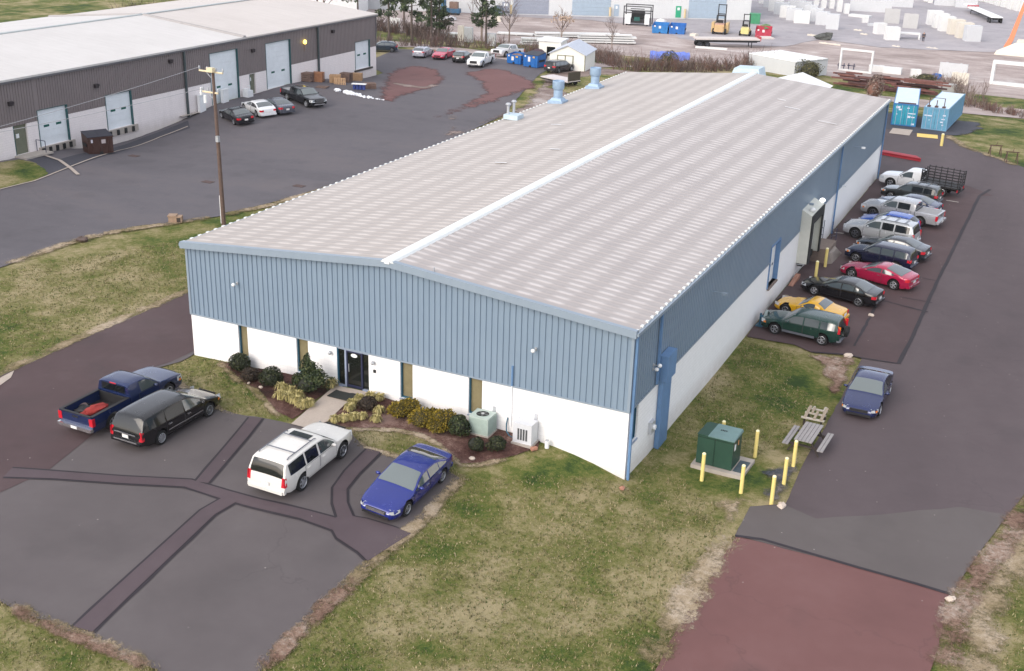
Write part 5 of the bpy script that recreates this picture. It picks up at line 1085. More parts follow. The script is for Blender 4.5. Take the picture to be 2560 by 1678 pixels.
def leaves(mb, c, r, n, sz, rnd, asp=1.6, lumps=7, amp=.22, w=(.35, .45, .2), zmin=-.75, depth=.35):
    L_ = [(Vector((rnd.gauss(0, 1), rnd.gauss(0, 1), rnd.gauss(0, 1))).normalized(), rnd.uniform(-1, 1)) for _ in range(lumps*2)]
    for _ in range(n):
        d = Vector((rnd.gauss(0, 1), rnd.gauss(0, 1), rnd.gauss(0, 1))).normalized()
        if d.z < zmin: d.z = -d.z
        k = 1+amp*sum(v*max(0, d.dot(q)-.55)*2 for q, v in L_)
        k *= 1-depth*rnd.random()**2
        p = Vector((c[0]+d.x*r[0]*k, c[1]+d.y*r[1]*k, c[2]+d.z*r[2]*k))
        nn = (d+Vector((rnd.gauss(0, .6), rnd.gauss(0, .6), rnd.gauss(0, .6)))).normalized()
        u = rnd.random(); m = 0 if u < w[0] else 1 if u < w[0]+w[1] else 2
        leaf(mb, p, nn, sz*rnd.uniform(.6, 1.3), asp, m, rnd)
def shrub(name, label, at, r, mats, n=1100, sz=.075, seed=1, cat='shrub', group=None, **k):
    rnd = random.Random(seed); mb = MB(); leaves(mb, (0, 0, r[2]*.92), r, n, sz, rnd, **k)
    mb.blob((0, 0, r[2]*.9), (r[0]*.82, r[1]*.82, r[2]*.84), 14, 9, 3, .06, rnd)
    o = mb.build(name, mats, loc=(at[0], at[1], g1(*at)+.05)); return tag(o, label, cat, group)
GS = 'clipped round shrubs in the bed'
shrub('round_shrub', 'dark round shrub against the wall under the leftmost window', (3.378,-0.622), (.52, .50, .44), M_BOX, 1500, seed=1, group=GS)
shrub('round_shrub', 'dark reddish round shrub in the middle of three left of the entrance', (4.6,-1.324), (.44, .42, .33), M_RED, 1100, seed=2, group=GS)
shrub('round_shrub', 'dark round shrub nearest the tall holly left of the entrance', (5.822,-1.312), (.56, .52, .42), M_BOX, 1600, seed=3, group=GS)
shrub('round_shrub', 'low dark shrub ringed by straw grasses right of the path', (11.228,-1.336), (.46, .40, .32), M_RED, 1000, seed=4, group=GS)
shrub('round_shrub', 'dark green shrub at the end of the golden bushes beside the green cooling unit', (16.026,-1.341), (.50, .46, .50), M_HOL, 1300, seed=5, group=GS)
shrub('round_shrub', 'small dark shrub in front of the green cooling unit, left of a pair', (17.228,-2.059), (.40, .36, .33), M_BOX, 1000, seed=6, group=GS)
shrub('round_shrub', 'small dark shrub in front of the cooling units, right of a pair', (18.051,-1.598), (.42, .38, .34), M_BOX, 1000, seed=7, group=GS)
# the tall loose holly
rnd = random.Random(11); at = (7.964,-1.333); mb = MB()
for cx, cy, cz, rr, rz_, n in ((0, 0, .55, .72, .55, 1300), (-.15, .22, 1.05, .42, .50, 700), (.35, .05, .8, .5, .42, 600), (-.4, -.1, .6, .5, .42, 600), (-.2, .25, 1.5, .22, .35, 260), (.1, .25, 1.25, .22, .3, 200), (.55, .1, 1.02, .2, .25, 160), (.72, -.02, .75, .28, .3, 240)):
    leaves(mb, (cx, cy, cz), (rr, rr*.9, rz_), n, .10, rnd, amp=.5, depth=.7, w=(.42, .38, .2))
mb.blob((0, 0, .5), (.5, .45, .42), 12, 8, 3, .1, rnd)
for q in ((-.2, .25, 1.5), (.5, .1, 1.0), (-.4, -.1, .7)): mb.cyl((0, 0, 0), q, .03, .012, 6, 3)
tag(mb.build('holly_bush', M_HOL, loc=(at[0], at[1], g1(*at)+.05)), 'tall loose holly bush growing in front of the second window, left of the path', 'shrub')
def clump(at, h, seed, label, mats=M_STRAW, n=190, w=.022, spread=.55, name='grass_clump', cat='ornamental grass', group='straw coloured grass clumps in the bed', droop=1.0):
    rnd = random.Random(seed); mb = MB()
    for _ in range(n):
        a = rnd.uniform(0, 2*PI); l_ = h*rnd.uniform(.75, 1.25); sp = spread*rnd.uniform(.15, 1)*h; r0 = rnd.uniform(0, .13)
        d = Vector((math.cos(a), math.sin(a), 0)); s_ = Vector((-d.y, d.x, 0))*w*rnd.uniform(.7, 1.4); b0 = d*r0
        p = [b0, b0+d*sp*.45+Vector((0, 0, l_*.75)), b0+d*sp*1.0+Vector((0, 0, l_*(1-.15*droop))), b0+d*sp*1.6+Vector((0, 0, l_*(.95-.6*droop)))]
        vs = []
        for i, q in enumerate(p): k = (1, .95, .7, .15)[i]; vs += [q-s_*k, q+s_*k]
        mb.add(vs, [(0, 1, 3, 2), (2, 3, 5, 4), (4, 5, 7, 6)], rnd.choices((0, 1, 2), (.3, .45, .25))[0])
    mb.blob((0, 0, h*.35), (h*.42, h*.42, h*.4), 9, 6, 3)
    o = mb.build(name, mats, loc=(at[0], at[1], g1(*at)+.05)); return tag(o, label, cat, group)
LP = 'straw coloured grass clump below the holly bush left of the path'; RP = 'straw coloured grass clump in the front row right of the path'; BP = 'straw coloured grass clump beside the wall right of the entrance'
for i, at in enumerate([(6.717,-1.703), (7.112,-2.368), (7.597,-2.41), (8.103,-2.519), (8.593,-2.706), (7.286,-1.854), (7.833,-2.046), (8.756,-2.464), (8.643,-0.435)]): clump(at, .40, 20+i, LP)
for i, at in enumerate([(10.601,-3.053), (10.907,-2.803), (11.223,-2.501), (11.511,-2.251), (12.199,-2.128), (11.888,-1.391)]): clump(at, .32, 40+i, RP)
for i, at in enumerate([(10.514,-1.477), (10.563,-0.943), (10.85,-0.498), (11.261,-0.384), (10.622,-1.91)]): clump(at, .32, 60+i, BP)
for i, (at, s_, lb) in enumerate([((12.871,-1.221), .95, 'golden threadleaf bush nearest the entrance, first of the golden bushes'), ((13.118,-0.818), 1.0, 'golden threadleaf bush close to the wall under the third window'), ((14.206,-1.456), 1.1, 'golden threadleaf bush in the middle of the golden bushes'), ((14.473,-0.982), .9, 'golden threadleaf bush near the wall between the two right hand windows'), ((15.161,-1.176), 1.2, 'golden threadleaf bush at the far right of the golden bushes'), ((15.093,-1.567), .95, 'golden threadleaf bush at the front edge of the bed')]):
    rnd = random.Random(80+i); mb = MB(); h = .74*s_
    for _ in range(900):
        d = Vector((rnd.gauss(0, 1), rnd.gauss(0, 1), rnd.gauss(.25, .9))).normalized(); d.z = max(d.z, -.25); k = rnd.uniform(.8, 1.08)*(1+.13*math.sin(d.x*7+i)*math.sin(d.y*6+2*i))
        p = Vector((d.x*.50*s_*k, d.y*.50*s_*k, h*.52+d.z*h*.46*k)); o_ = (d+Vector((rnd.gauss(0, .3), rnd.gauss(0, .3), .25))).normalized(); l_ = rnd.uniform(.07, .15)
        s_2 = o_.cross(Vector((rnd.gauss(0, 1), rnd.gauss(0, 1), rnd.gauss(0, 1)))).normalized()*rnd.uniform(.016, .034); q = p+o_*l_*.6; e = p+o_*l_-Vector((0, 0, .05))
        mb.add([p-s_2, p+s_2, q+s_2*.9, q-s_2*.9, e], [(0, 1, 2, 3), (3, 2, 4)], rnd.choices((0, 1, 2), (.34, .42, .24))[0])
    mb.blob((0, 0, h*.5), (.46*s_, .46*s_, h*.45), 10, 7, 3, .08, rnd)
    tag(mb.build('golden_bush', M_GOLD, loc=(at[0], at[1], g1(*at)+.05)), lb, 'shrub', 'golden threadleaf bushes along the front wall')

# bare scrub: one mass per stretch of hedge
def blade(mb, p, q, r0, r1, m):
    d = (q-p); s_ = d.cross(Vector((.3, .8, .1))).normalized(); t = d.cross(s_).normalized()
    mb.add([p+s_*r0, p-s_*r0*.5+t*r0*.87, p-s_*r0*.5-t*r0*.87, q+s_*r1, q-s_*r1*.5+t*r1*.87, q-s_*r1*.5-t*r1*.87], [(0, 1, 4, 3), (1, 2, 5, 4), (2, 0, 3, 5)], m)
def twigs(mb, base, h, n, rnd, r=.022, spread=.8, ms=(0, 1, 2, 3), wts=(.3, .4, .15, .15)):
    for _ in range(n):
        m = rnd.choices(ms, wts)[0]; a = rnd.uniform(0, 2*PI); d = Vector((math.cos(a)*spread*rnd.random(), math.sin(a)*spread*rnd.random(), 1)).normalized()
        p = base+Vector((rnd.uniform(-.3, .3), rnd.uniform(-.3, .3), 0)); l_ = h*rnd.uniform(.45, .8); q = p+d*l_; blade(mb, p, q, r*1.3, r*.8, m)
        for _ in range(3):
            e = (d+Vector((rnd.gauss(0, .5), rnd.gauss(0, .5), rnd.uniform(0, .3)))).normalized(); b = p+d*l_*rnd.uniform(.35, 1); blade(mb, b, b+e*l_*rnd.uniform(.3, .6), r*.8, r*.45, m)
def scrub(name, path, width, h, dens, seed, label, wts=(.3, .4, .15, .15), r=.024):
    rnd = random.Random(seed); mb = MB(); pts = resample(path, .8, 0, closed=False)
    for x_, y_ in pts:
        for _ in range(dens):
            xx = x_+rnd.uniform(-width, width); yy = y_+rnd.uniform(-width, width); hh = h*rnd.uniform(.45, 1.15)
            twigs(mb, Vector((xx, yy, g1(xx, yy)-.05)), hh, 7, rnd, r, .8, wts=wts)
    o = mb.build(name, M_TWIG); return tag(o, label, 'scrub', None, 'stuff')
scrub('bare_scrub', [(-56.803,101.262),(-53.563,102.476),(-51.675,105.914),(-49.34,108.757),(-48.055,113.637),(-45.206,115.877),(-42.302,118.08),(-38.668,118.833)], 1.4, 2.3, 3, 101, 'bare brown scrub along the hedge line behind the parked cars and the pines')
scrub('bare_scrub', [(-35.035,111.223),(-33.829,114.749),(-36.16,127.975),(-26.937,121.668),(-18.943,107.424)], 1.5, 2.4, 3, 102, 'bare grey brown scrub behind the white shed')
scrub('bare_scrub', [(-16.335,103.554),(-13.441,107.888),(-11.012,114.177),(-8.837,122.178),(-6.596,126.692)], 1.8, 2.6, 4, 103, 'dense brown scrub just beyond the far end of the blue warehouse', (.25, .35, .15, .25))
scrub('bare_scrub', [(-8.315,128.578),(-5.251,130.504),(-1.76,128.377)], 1.5, 3.0, 5, 104, 'reddish brown scrub in front of the long white box unit', (.15, .3, .15, .4))
scrub('bare_scrub', [(24.343,115.265),(26.895,113.372),(29.876,110.676),(34.005,108.53)], 1.3, 1.5, 4, 105, 'reddish low scrub on the right beyond the far grass', (.2, .3, .2, .3))
scrub('bare_scrub', [(18.844,135.729),(21.15,130.122),(23.837,124.586),(25.807,119.849)], 1.5, 2.4, 2, 106, 'thin bare bushes beside the grey slabs right of the containers', (.2, .4, .4, 0))
scrub('dry_weeds', [(10.276,100.909),(12.725,100.543),(14.84,101.831),(16.295,104.354)], .9, 1.0, 4, 107, 'dry straw coloured weeds between the warehouse corner and the steel pile', (.1, .3, .5, .1))
for at, r, mt, lb, sd in [((14.495,109.979), (1.0, 1.0, 1.4), M_TWIG, 'rust brown bush in front of the rusty steel pile', 1), ((18.547,125.167), (1.5, 1.3, 1.3), M_OLIVE, 'olive green bush behind the left blue container', 2), ((3.174,124.89), (1.6, 1.4, 1.25), M_OLIVE, 'dark olive bush beyond the right corner of the blue warehouse', 3), ((-15.217,117.788), (1.2, 1.0, .9), M_OLIVE, 'small green bush under the blue tarpaulin', 4)]:
    shrub('wild_bush', lb, at, r, mt, 1500, .17, seed=200+sd, amp=.6, depth=.7, group='wild bushes beyond the warehouse')
def tree_bare(at, h, seed, label, group='bare trees along the hedge', r0=.16, mats=None, tops=False):
    rnd = random.Random(seed); t = thing('bare_tree', label, 'tree', (at[0], at[1], g1(*at)), 0, group)
    mb = MB(); mb.cyl((0, 0, -.1), (rnd.uniform(-.2, .2), 0, h*.55), r0, r0*.6, 8); mb.build('trunk', M_BARK2, t)
    mb = MB()
    def br(p, d, l_, r_, k):
        q = p+d*l_; blade(mb, p, q, r_, r_*.6, 0 if r_ > .05 else rnd.choice((0, 1, 2)))
        if k == 0: return
        for _ in range(3 if k > 1 else 4):
            e = (d+Vector((rnd.gauss(0, .5), rnd.gauss(0, .5), rnd.gauss(.15, .3)))).normalized(); br(p+d*l_*rnd.uniform(.4, 1), e, l_*rnd.uniform(.5, .75), r_*.55, k-1)
    for i in range(9):
        z = h*(.3+.05*i); a = rnd.uniform(0, 2*PI); br(Vector((0, 0, z*.9)), Vector((math.cos(a)*.7, math.sin(a)*.7, .8)).normalized(), h*.3, r0*.4, 3)
    br(Vector((0, 0, h*.5)), Vector((0, 0, 1)), h*.4, r0*.5, 3)
    if tops: leaves(mb, (0, 0, h*.75), (h*.4, h*.4, h*.16), 160, .3, rnd, w=(0, 0, 1), depth=.9)
    mb.build('crown', M_TWIG if not tops else [M_TWIG[0], M_TWIG[1], lm('dry_leaf', (.55, .42, .32)), M_TWIG[3]], t); return t
def tree_pine(at, h, seed, label, z0=.35, rr=2.4, n=1700, mats=M_PINE, group='pines beside the left warehouse', bark=M_BARK):
    rnd = random.Random(seed); t = thing('pine_tree', label, 'tree', (at[0], at[1], g1(*at)), 0, group)
    mb = MB(); mb.cyl((0, 0, -.1), (rnd.uniform(-.1, .1), 0, h*.95), .2, .06, 8); mb.build('trunk', bark, t)
    mb = MB()
    for i in range(26):
        f = rnd.random(); z = h*(z0+(1-z0)*f); a = rnd.uniform(0, 2*PI); l_ = rr*(1.05-f*.75)*rnd.uniform(.55, 1.1); q = Vector((math.cos(a)*l_, math.sin(a)*l_, z+rnd.uniform(-.3, .3)))
        blade(mb, Vector((0, 0, z)), q, .05, .02, 3); leaves(mb, q*.8+Vector((0, 0, z*.2)), (l_*.42, l_*.42, .5), n//26, .30, rnd, 2.0, amp=.5, depth=.9)
    mb.build('crown', mats, t); return t
tree_pine((-54.587,107.698), 9.5, 1, 'pine nearest the corner of the left warehouse, first of three', .42)
tree_pine((-51.143,108.283), 10, 2, 'middle pine of the three behind the silver hatchback', .40, 2.8)
tree_pine((-51.191,114.235), 10, 3, 'thin pine with a bare lower trunk, right of the three pines', .55, 1.7, 900)
tree_bare((-51.128,130.445), 9, 11, 'tall bare tree behind the row of parked cars', r0=.2)
tree_bare((-46.897,131.969), 6.5, 12, 'bare tree to the right of the tall bare tree', r0=.14)
tree_bare((-39.934,137.174), 5.2, 13, 'small bare tree holding dry leaves behind the white shed', r0=.12, tops=True)
tree_bare((-30.734,136.192), 4.5, 14, 'small grey bare tree right of the white shed', r0=.09)
tree_bare((-51.071,119.103), 5.0, 15, 'slender bare tree behind the red sedan', r0=.09)
# woods behind the left warehouse
for i, (px, lb) in enumerate([((-95, 125), 'dark evergreen behind the left warehouse at the very edge'), ((-90, 131), 'dark evergreen behind the left warehouse, second from the edge'), ((-84, 132), 'evergreen with a dark bare trunk behind the left warehouse'), ((-79, 137), 'low evergreen behind the ridge of the left warehouse'), ((-72, 141), 'dark evergreen left of the pale house')]):
    tree_pine(px, 9+(i*37 % 5)*.7, 30+i, lb, .38, 2.6, 1500, group='trees behind the left warehouse')
for i, px in enumerate([(-52, 118), (-46, 122), (-57, 126)]): tree_pine(px, 8.5+i*.6, 50+i, ('green pine just over the far roof corner', 'green pine behind the far roof corner, leaning right', 'tall green pine well behind the far roof corner')[i], .25, 2.6, 1600, group='trees behind the left warehouse')
tree_bare((-66, 140), 10, 41, 'bare dark tree right of the pale house', 'trees behind the left warehouse'); tree_bare((-80, 128), 9, 42, 'bare dark tree left of the pale house', 'trees behind the left warehouse')
scrub('bare_scrub', [(-104, 108), (-98, 112), (-90, 117), (-84, 121), (-78, 124), (-70, 127), (-62, 128), (-54, 122)], 2.5, 3.2, 4, 110, 'dark scrub behind the left warehouse', (.6, .3, .05, .05), .035)

# ------------------------------------------------------------------ street furniture and clutter
def cp(P): return (P[0], P[1], g1(P[0], P[1])+.05)
# utility pole
px, py = -13.993,19.728; t = thing('utility_pole', 'wooden utility pole with two pale crossarms standing on the grass strip', 'utility pole', (px, py, g1(px, py)))
m_pole = mat('pole_wood', (.125, .085, .070), .9, 0, .25, 3, bmp=.3, sc2=14); m_arm = mat('crossarm_wood', (.72, .62, .42), .7, 0, .12, 4); m_wire = mat('wire', (.42, .42, .45), .5, .3, 0)
H = 10.75; mb = MB(); mb.cyl((0, 0, -.3), (-.03, 0, H*.5), .155, .13, 12); mb.cyl((-.03, 0, H*.5), (-.08, 0, H), .13, .10, 12); mb.build('pole_shaft', m_pole, t)
ad = Vector((.93, -.05, 0)); arms = []
for z_, l0, l1 in ((H-.12, 1.35, .85), (H-1.5, 1.15, .30)):
    a = -ad*l0; b = ad*l1; mb = MB(); mb.cyl(a+Vector((0, -.02, z_)), b+Vector((0, -.02, z_)), .065, .065, 6); arm = mb.build('crossarm', m_arm, t)
    for f in (0, .33, .72, 1): q = a.lerp(b, f); mb = MB(); mb.lathe([(.001, .0), (.05, .02), (.07, .1), (.05, .14), (.065, .18), (.03, .25), (.001, .26)], 10, (q.x, q.y, z_+.06)); mb.build('insulator', m_grey, arm, 40)
    mb = MB(); mb.tube([a*.6+Vector((0, 0, z_)), Vector((0, 0, z_-.6))], .02); mb.build('arm_brace', m_grey, t)
mb = MB(); mb.box((-.05, -.25, H+.06), (.5, .3, .28)); mb.build('fuse_box', m_arm, t)
mb = MB(); mb.lathe([(.001, -.5), (.12, -.5), (.12, 0), (.001, .02)], 12, (-.9, .05, H-1.75)); mb.lathe([(.001, -.42), (.06, -.42), (.09, -.3), (.06, .05), (.001, .1)], 10, (-1.25, .07, H-1.35)); mb.build('cutout_switch', m_white, t, 40)
mb = MB(); mb.box((.12, -.2, 6.2), (.22, .2, .4)); mb.build('pole_box', m_grey, t)
mb = MB(); mb.cyl((-.15, -.08, .2), (-.15, -.08, 2.2), .03, .03, 8); mb.build('cable_guard', m_white, t)
zr_ = g1(px, py)
for (x0, y0), z0, (x1, y1), z1 in (((px-1.25, py+.07), zr_+H+.1, (-16.496,4.175), 9.6), ((px-1.05, py+.06), zr_+H-1.3, (-19.942,7.078), 8.4)):
    e = Vector((x0+(x1-x0)*1.8, y0+(y1-y0)*1.8, z0+(g1(x1, y1)+z1-z0)*1.8)); b = Vector((x0, y0, z0)); P = []
    for i in range(13): f = i/12; q = b.lerp(e, f); q.z -= 1.0*4*f*(1-f)*.3; P.append(q-Vector((px, py, zr_)))
    mb = MB(); mb.tube(P, .018, 5); mb.build('power_line', m_wire, t)
# bollards
def bollard(P, h, label, group, lean=0, name='bollard', r=.085):
    t = thing(name, label, 'bollard', cp(P), 0, group); mb = MB(); mb.cyl((0, 0, -.1), (lean, 0, h), r, r, 16); mb.build('post', m_yellow, t, 40)
    mb = MB(); mb.lathe([(r, 0), (r*.95, .03), (r*.6, .06), (.001, .07)], 16, (lean, 0, h)); mb.build('cap', m_ytop, t, 40); return t
GBo = 'yellow bollards around the green transformer'
for P, lb in [((26.239,2.154), 'yellow bollard at the front left corner of the transformer pad'), ((28.09,1.83), 'yellow bollard at the front right corner of the transformer pad'), ((27.73,5.421), 'yellow bollard on the right behind the transformer'), ((29.543,5.183), 'yellow bollard nearest the picnic table'), ((29.574,3.334), 'yellow bollard in the middle of the three by the drive'), ((29.512,1.449), 'yellow bollard nearest the camera of the three by the drive'), ((26.1, 5.6), 'yellow bollard mostly hidden behind the transformer')]: bollard(P, 1.27, lb, GBo)
bollard((24.8,30.657), 1.27, 'yellow bollard in front of the dock shelter, beside the black sedan', 'yellow bollards at the dock', r=.1); bollard((24.759,33.773), 1.27, 'yellow bollard against the dock platform', 'yellow bollards at the dock', r=.1)
bollard((26.531,78.009), 1.15, 'short yellow bollard by the shipping containers', None, 0, r=.14)
# transformer
x_, y_ = 27.01,2.843; t = thing('transformer', 'dark green cabinet transformer on a pale concrete pad', 'transformer', (26.55, 3.95, g1(26.5, 4)), R(-2)); t.scale = (1.12, 1.12, 1.16)
m_tg = mat('transformer_green', (.020, .062, .042), .5, 0, .12, 1.5); m_tg2 = mat('transformer_lid', (.13, .22, .22), .4, 0, .12, 2)
mb = MB(); mb.bb((-.98, -.82, -.05), (1.15, .86, .16)); mb.build('pad', m_conc2, t)
mb = MB(); mb.bb((-.85, -.62, .19), (.62, .50, 1.40)); mb.build('cabinet', m_tg, t)
mb = MB(); mb.bb((-.86, .505, .19), (-.25, .80, 1.34)); mb.build('side_bay', m_tg, t)
mb = MB(); mb.add([(-.42, -.66, 1.403), (.66, -.66, 1.403), (.66, .54, 1.403), (-.42, .54, 1.403), (-.42, -.66, 1.45), (.66, -.66, 1.45), (.62, .50, 1.50), (-.38, .50, 1.50)], [(0, 1, 5, 4), (1, 2, 6, 5), (2, 3, 7, 6), (3, 0, 4, 7), (4, 5, 6, 7)]); mb.build('lid', m_tg2, t)
mb = MB(); mb.bb((-.87, -.66, 1.403), (-.424, .52, 1.43)); mb.build('lid_wing', m_tg, t)
mb = MB()
for i in range(4): mb.box((-.1+i*.07, .0+(.02 if i % 2 else 0), 1.488), (.05, .09, .004), 0, .5 if i % 2 else 0)
mb.build('lid_marking', m_black, t)
mb = MB(); mb.bb((-.14, -.635, .22), (-.12, -.622, 1.38)); mb.bb((-.865, -.63, 1.30), (.63, -.622, 1.33)); mb.build('door_seam', mat('seam_green', (.008, .03, .02), .5), t)
mb = MB(); mb.bb((.622, -.45, .95), (.634, -.28, 1.2)); mb.build('warning_label', m_white, t)
mb = MB(); mb.bb((.622, .0, 1.02), (.634, .09, 1.22)); mb.build('orange_label', mat('label_orange', (.7, .3, .12), .5), t)
mb = MB(); mb.bb((.66, -.55, .16), (1.08, .5, .17)); mb.build('cable_opening', mat('slate_cover', (.05, .075, .09), .6, 0, .15), t)
# picnic table
m_wd = mat('weathered_wood', (.30, .285, .285), .85, 0, .16, 2.5, sc2=18); m_wd2 = mat('dry_board', (.34, .28, .21), .85, 0, .18, 2.5, sc2=18); m_dw = mat('damp_timber', (.05, .04, .035), .9, 0, .2)
P0 = 29.434,6.986; t = thing('picnic_table', 'weathered grey picnic table with two benches at the edge of the side drive', 'picnic table', (29.65, 7.42, g1(29.65, 7.4)+.05), R(88))
def planks(mb, x0, x1, y0, y1, z, n, th=.045, gap=.02, m=0):
    w_ = (y1-y0)/n
    for i in range(n): mb.bb((x0, y0+i*w_+gap/2, z-th), (x1, y0+(i+1)*w_-gap/2, z), m)
mb = MB(); planks(mb, -1.05, 1.05, -.42, .42, .80, 5); mb.build('tabletop', m_wd, t)
for sd in (-1, 1): mb = MB(); planks(mb, -1.05, 1.05, sd*.80-.15, sd*.80+.15, .48, 2); mb.build('bench', m_wd, t)
for xx in (-.72, .72):
    mb = MB()
    for sd in (-1, 1): mb.tube([(xx, sd*.72, .0), (xx, sd*.25, .75)], .05, 4)
    mb.bb((xx-.05, -.92, .36), (xx+.05, .92, .435)); mb.bb((xx-.05, -.4, .66), (xx+.05, .4, .754)); mb.build('leg_frame', m_dw, t)
t = thing('broken_table', 'broken wooden table of bare slats lying on the grass behind the picnic table', 'broken table', (29.35, 10.35, g1(29.35, 10.4)+.05), R(91))
mb = MB(); planks(mb, -.75, .75, -.48, -.32, .50, 1); planks(mb, -.75, .75, .30, .46, .46, 1); planks(mb, -.75, .15, -.14, .0, .50, 1); planks(mb, -.05, .6, .1, .22, .48, 1); mb.build('slat', m_wd2, t)
mb = MB(); mb.bb((-.78, -.55, .40), (-.62, .55, .45)); mb.bb((-.1, -.5, .38), (.05, .5, .43)); mb.bb((.45, -.48, .38), (.58, .48, .43)); mb.bb((.6, -.33, .28), (1.2, -.22, .33)); mb.bb((.6, .20, .25), (1.1, .30, .30)); mb.build('cross_slat', mat('bleached_board', (.46, .42, .36), .85, 0, .15, 3), t)
for q in ((-.6, -.4), (-.6, .4), (.4, -.4), (.4, .4)): MB().cyl((q[0], q[1], 0), (q[0], q[1], .42), .05, .05, 6).build('leg', m_dw, t)
# cooling units
mb = MB(); m_ac = mat('pale_green_metal', (.42, .50, .46), .5, 0, .07, 2); m_acf = mat('coil_fins', (.33, .42, .38), .55, 0, .1, 4)
t = thing('cooling_unit', 'pale green cube cooling unit with a fan on top against the front wall', 'air conditioner', (16.78, -.55, g1(16.8, -.5)+.05))
mb.bb((-.52, -.46, -.02), (.52, .46, .05)); mb.build('base_pad', m_conc2, t)
mb = MB(); mb.bb((-.48, -.43, .05), (.48, .43, .88)); mb.build('casing', m_ac, t)
mb = MB()
for i in range(14): z_ = .10+i*.052; mb.bb((-.44, -.445, z_), (.44, -.431, z_+.026)); mb.bb((.481, -.40, z_), (.495, .40, z_+.026))
mb.build('louvre', m_acf, t)
mb = MB(); mb.lathe([(.33, .882), (.33, .90), (.30, .90), (.29, .885)], 24, (0, 0, 0)); mb.build('fan_ring', m_ac, t)
mb = MB(); mb.lathe([(.29, .884), (.001, .886)], 24); mb.lathe([(.07, .89), (.07, .92), (.001, .93)], 12, (0, 0, 0), 1)
for i in range(5): a = 2*PI*i/5; mb.box((.16*math.cos(a), .16*math.sin(a), .892), (.2, .09, .008), 2, a)
mb.build('fan', [m_black, m_galv, mat('fan_blade', (.08, .09, .09), .5)], t)
t = thing('cooling_unit', 'grey white cooling unit with dark slots beside the conduit on the front wall', 'air conditioner', (18.83, -.42, g1(18.8, -.4)+.05)); m_ac2 = mat('grey_white_metal', (.60, .62, .65), .5, 0, .05, 2)
mb = MB(); mb.bb((-.5, -.42, -.05), (.5, .36, .06)); mb.build('base_pad', m_conc2, t)
mb = MB(); mb.bb((-.45, -.34, .06), (.45, .32, 1.0)); mb.build('casing', m_ac2, t)
mb = MB()
for i in range(4): mb.bb((-.22+i*.13, -.355, .22), (-.14+i*.13, -.341, .76))
mb.build('slot', mat('slot_dark', (.07, .075, .08), .6), t)
o = MB().cyl((0, 0, -.05), (0, 0, .30), .10, .10, 14).cyl((0, 0, .30), (0, 0, .36), .075, .06, 12, 1).build('vent_stub', [m_white, m_grey], None, 40, cp((19.834,-0.289))); tag(o, 'short white vent pipe in the grass right of the cooling units', 'vent pipe')
o = MB().bb((-.62, -.42, 0), (.62, .42, .02)).build('door_mat', mat('mat_rubber', (.028, .032, .030), .95, 0, .2, 20), None, None, (9.62, -.92, g1(9.6, -1)+.098)); tag(o, 'dark rubber door mat on the concrete path', 'door mat')
rnd = random.Random(5)
for i, (P, r_, lb) in enumerate([((17.398,-2.714), .16, 'pale stone at the front edge of the mulch bed below the small shrubs'), ((19.435,-0.806), .2, 'flat reddish stone beside the grey cooling unit'), ((4.713,-1.657), .10, 'white stone on the bed edge by the middle round shrub'), ((5.537,-1.808), .12, 'white stone on the bed edge nearest the holly'), ((29.216,19.206), .3, 'flat pale stone where the gravel meets the parking bays'), ((29.956,1.379), .25, 'pale boulder at the corner of the lower drive'), ((29.153,26.178), .2, 'pale stone on the tar crack behind the green SUV'), ((37.205,-2.316), .22, 'white stone on the right edge of the lower drive'), ((23.621,-0.797), .16, 'reddish brick lying at the front corner of the warehouse')]):
    o = MB().blob((0, 0, r_*.25), (r_, r_*.7, r_*.5), 8, 5, 0, .2, rnd).build('stone', mat('pale_stone', (.55, .47, .40), .8, 0, .15, 4) if i not in (1, 8) else mat('red_stone', (.38, .19, .13), .85, 0, .15, 4), None, None, cp(P), i); tag(o, lb, 'stone', 'loose stones')
P = 23.748,20.65; t = thing('hose_reel', 'dark hose reel with a coiled pale hose against the side wall', 'hose reel', (W+.3, 21.1, g1(W+.3, 21)+.05)); mb = MB(); mb.bb((-.05, -.05, 0), (.05, .05, .75)); mb.bb((-.2, -.3, .0), (.2, .3, .06)); mb.cyl((-.02, 0, .55), (.4, 0, .55), .12, .12, 10); mb.build('reel_stand', m_teal, t)
mb = MB()
for k in range(3): mb.tube([(.28+.05*k, .42*math.cos(a*PI/8), .55+.42*math.sin(a*PI/8)) for a in range(17)], .03)
mb.build('hose', mat('pale_hose', (.3, .36, .35), .6), t)
# grass strip clutter by the left lot
P = -17.479,18.825; o = MB().bb((-.45, -.3, 0), (.45, .3, .42)).bb((-.5, -.33, .42), (.1, .33, .50)).bb((.12, -.305, .05), (.4, -.29, .36), 1).build('utility_pedestal', [mat('tan_box', (.33, .23, .16), .8, 0, .15), m_dw], None, None, cp(P), .5); tag(o, 'small weathered tan box at the edge of the left lot', 'box')
P = -19.519,12.099; o = MB().blob((0, 0, .08), (.5, .35, .2), 9, 5, 0, .3, rnd).build('leaf_pile', M_TWIG[0], None, None, cp(P)); tag(o, 'small dark pile of leaves at the kerb of the left lot', 'leaf pile')
for P, lb in [((-16.079,31.526), 'rusty drain cover in the left lot near the roof edge'), ((-22.899,28.831), 'dark drain cover in the left lot beside the pole'), ((-35.256,33.938), 'rusty drain cover near the brown skip')]: o = MB().box((0, 0, .0), (.9, .6, .02)).build('drain_cover', mat('rust_grate', (.10, .065, .06), .8, .2, .2, 6), None, None, (P[0], P[1], g1(*P)+.075)); tag(o, lb, 'drain cover', 'drain covers in the left lot')
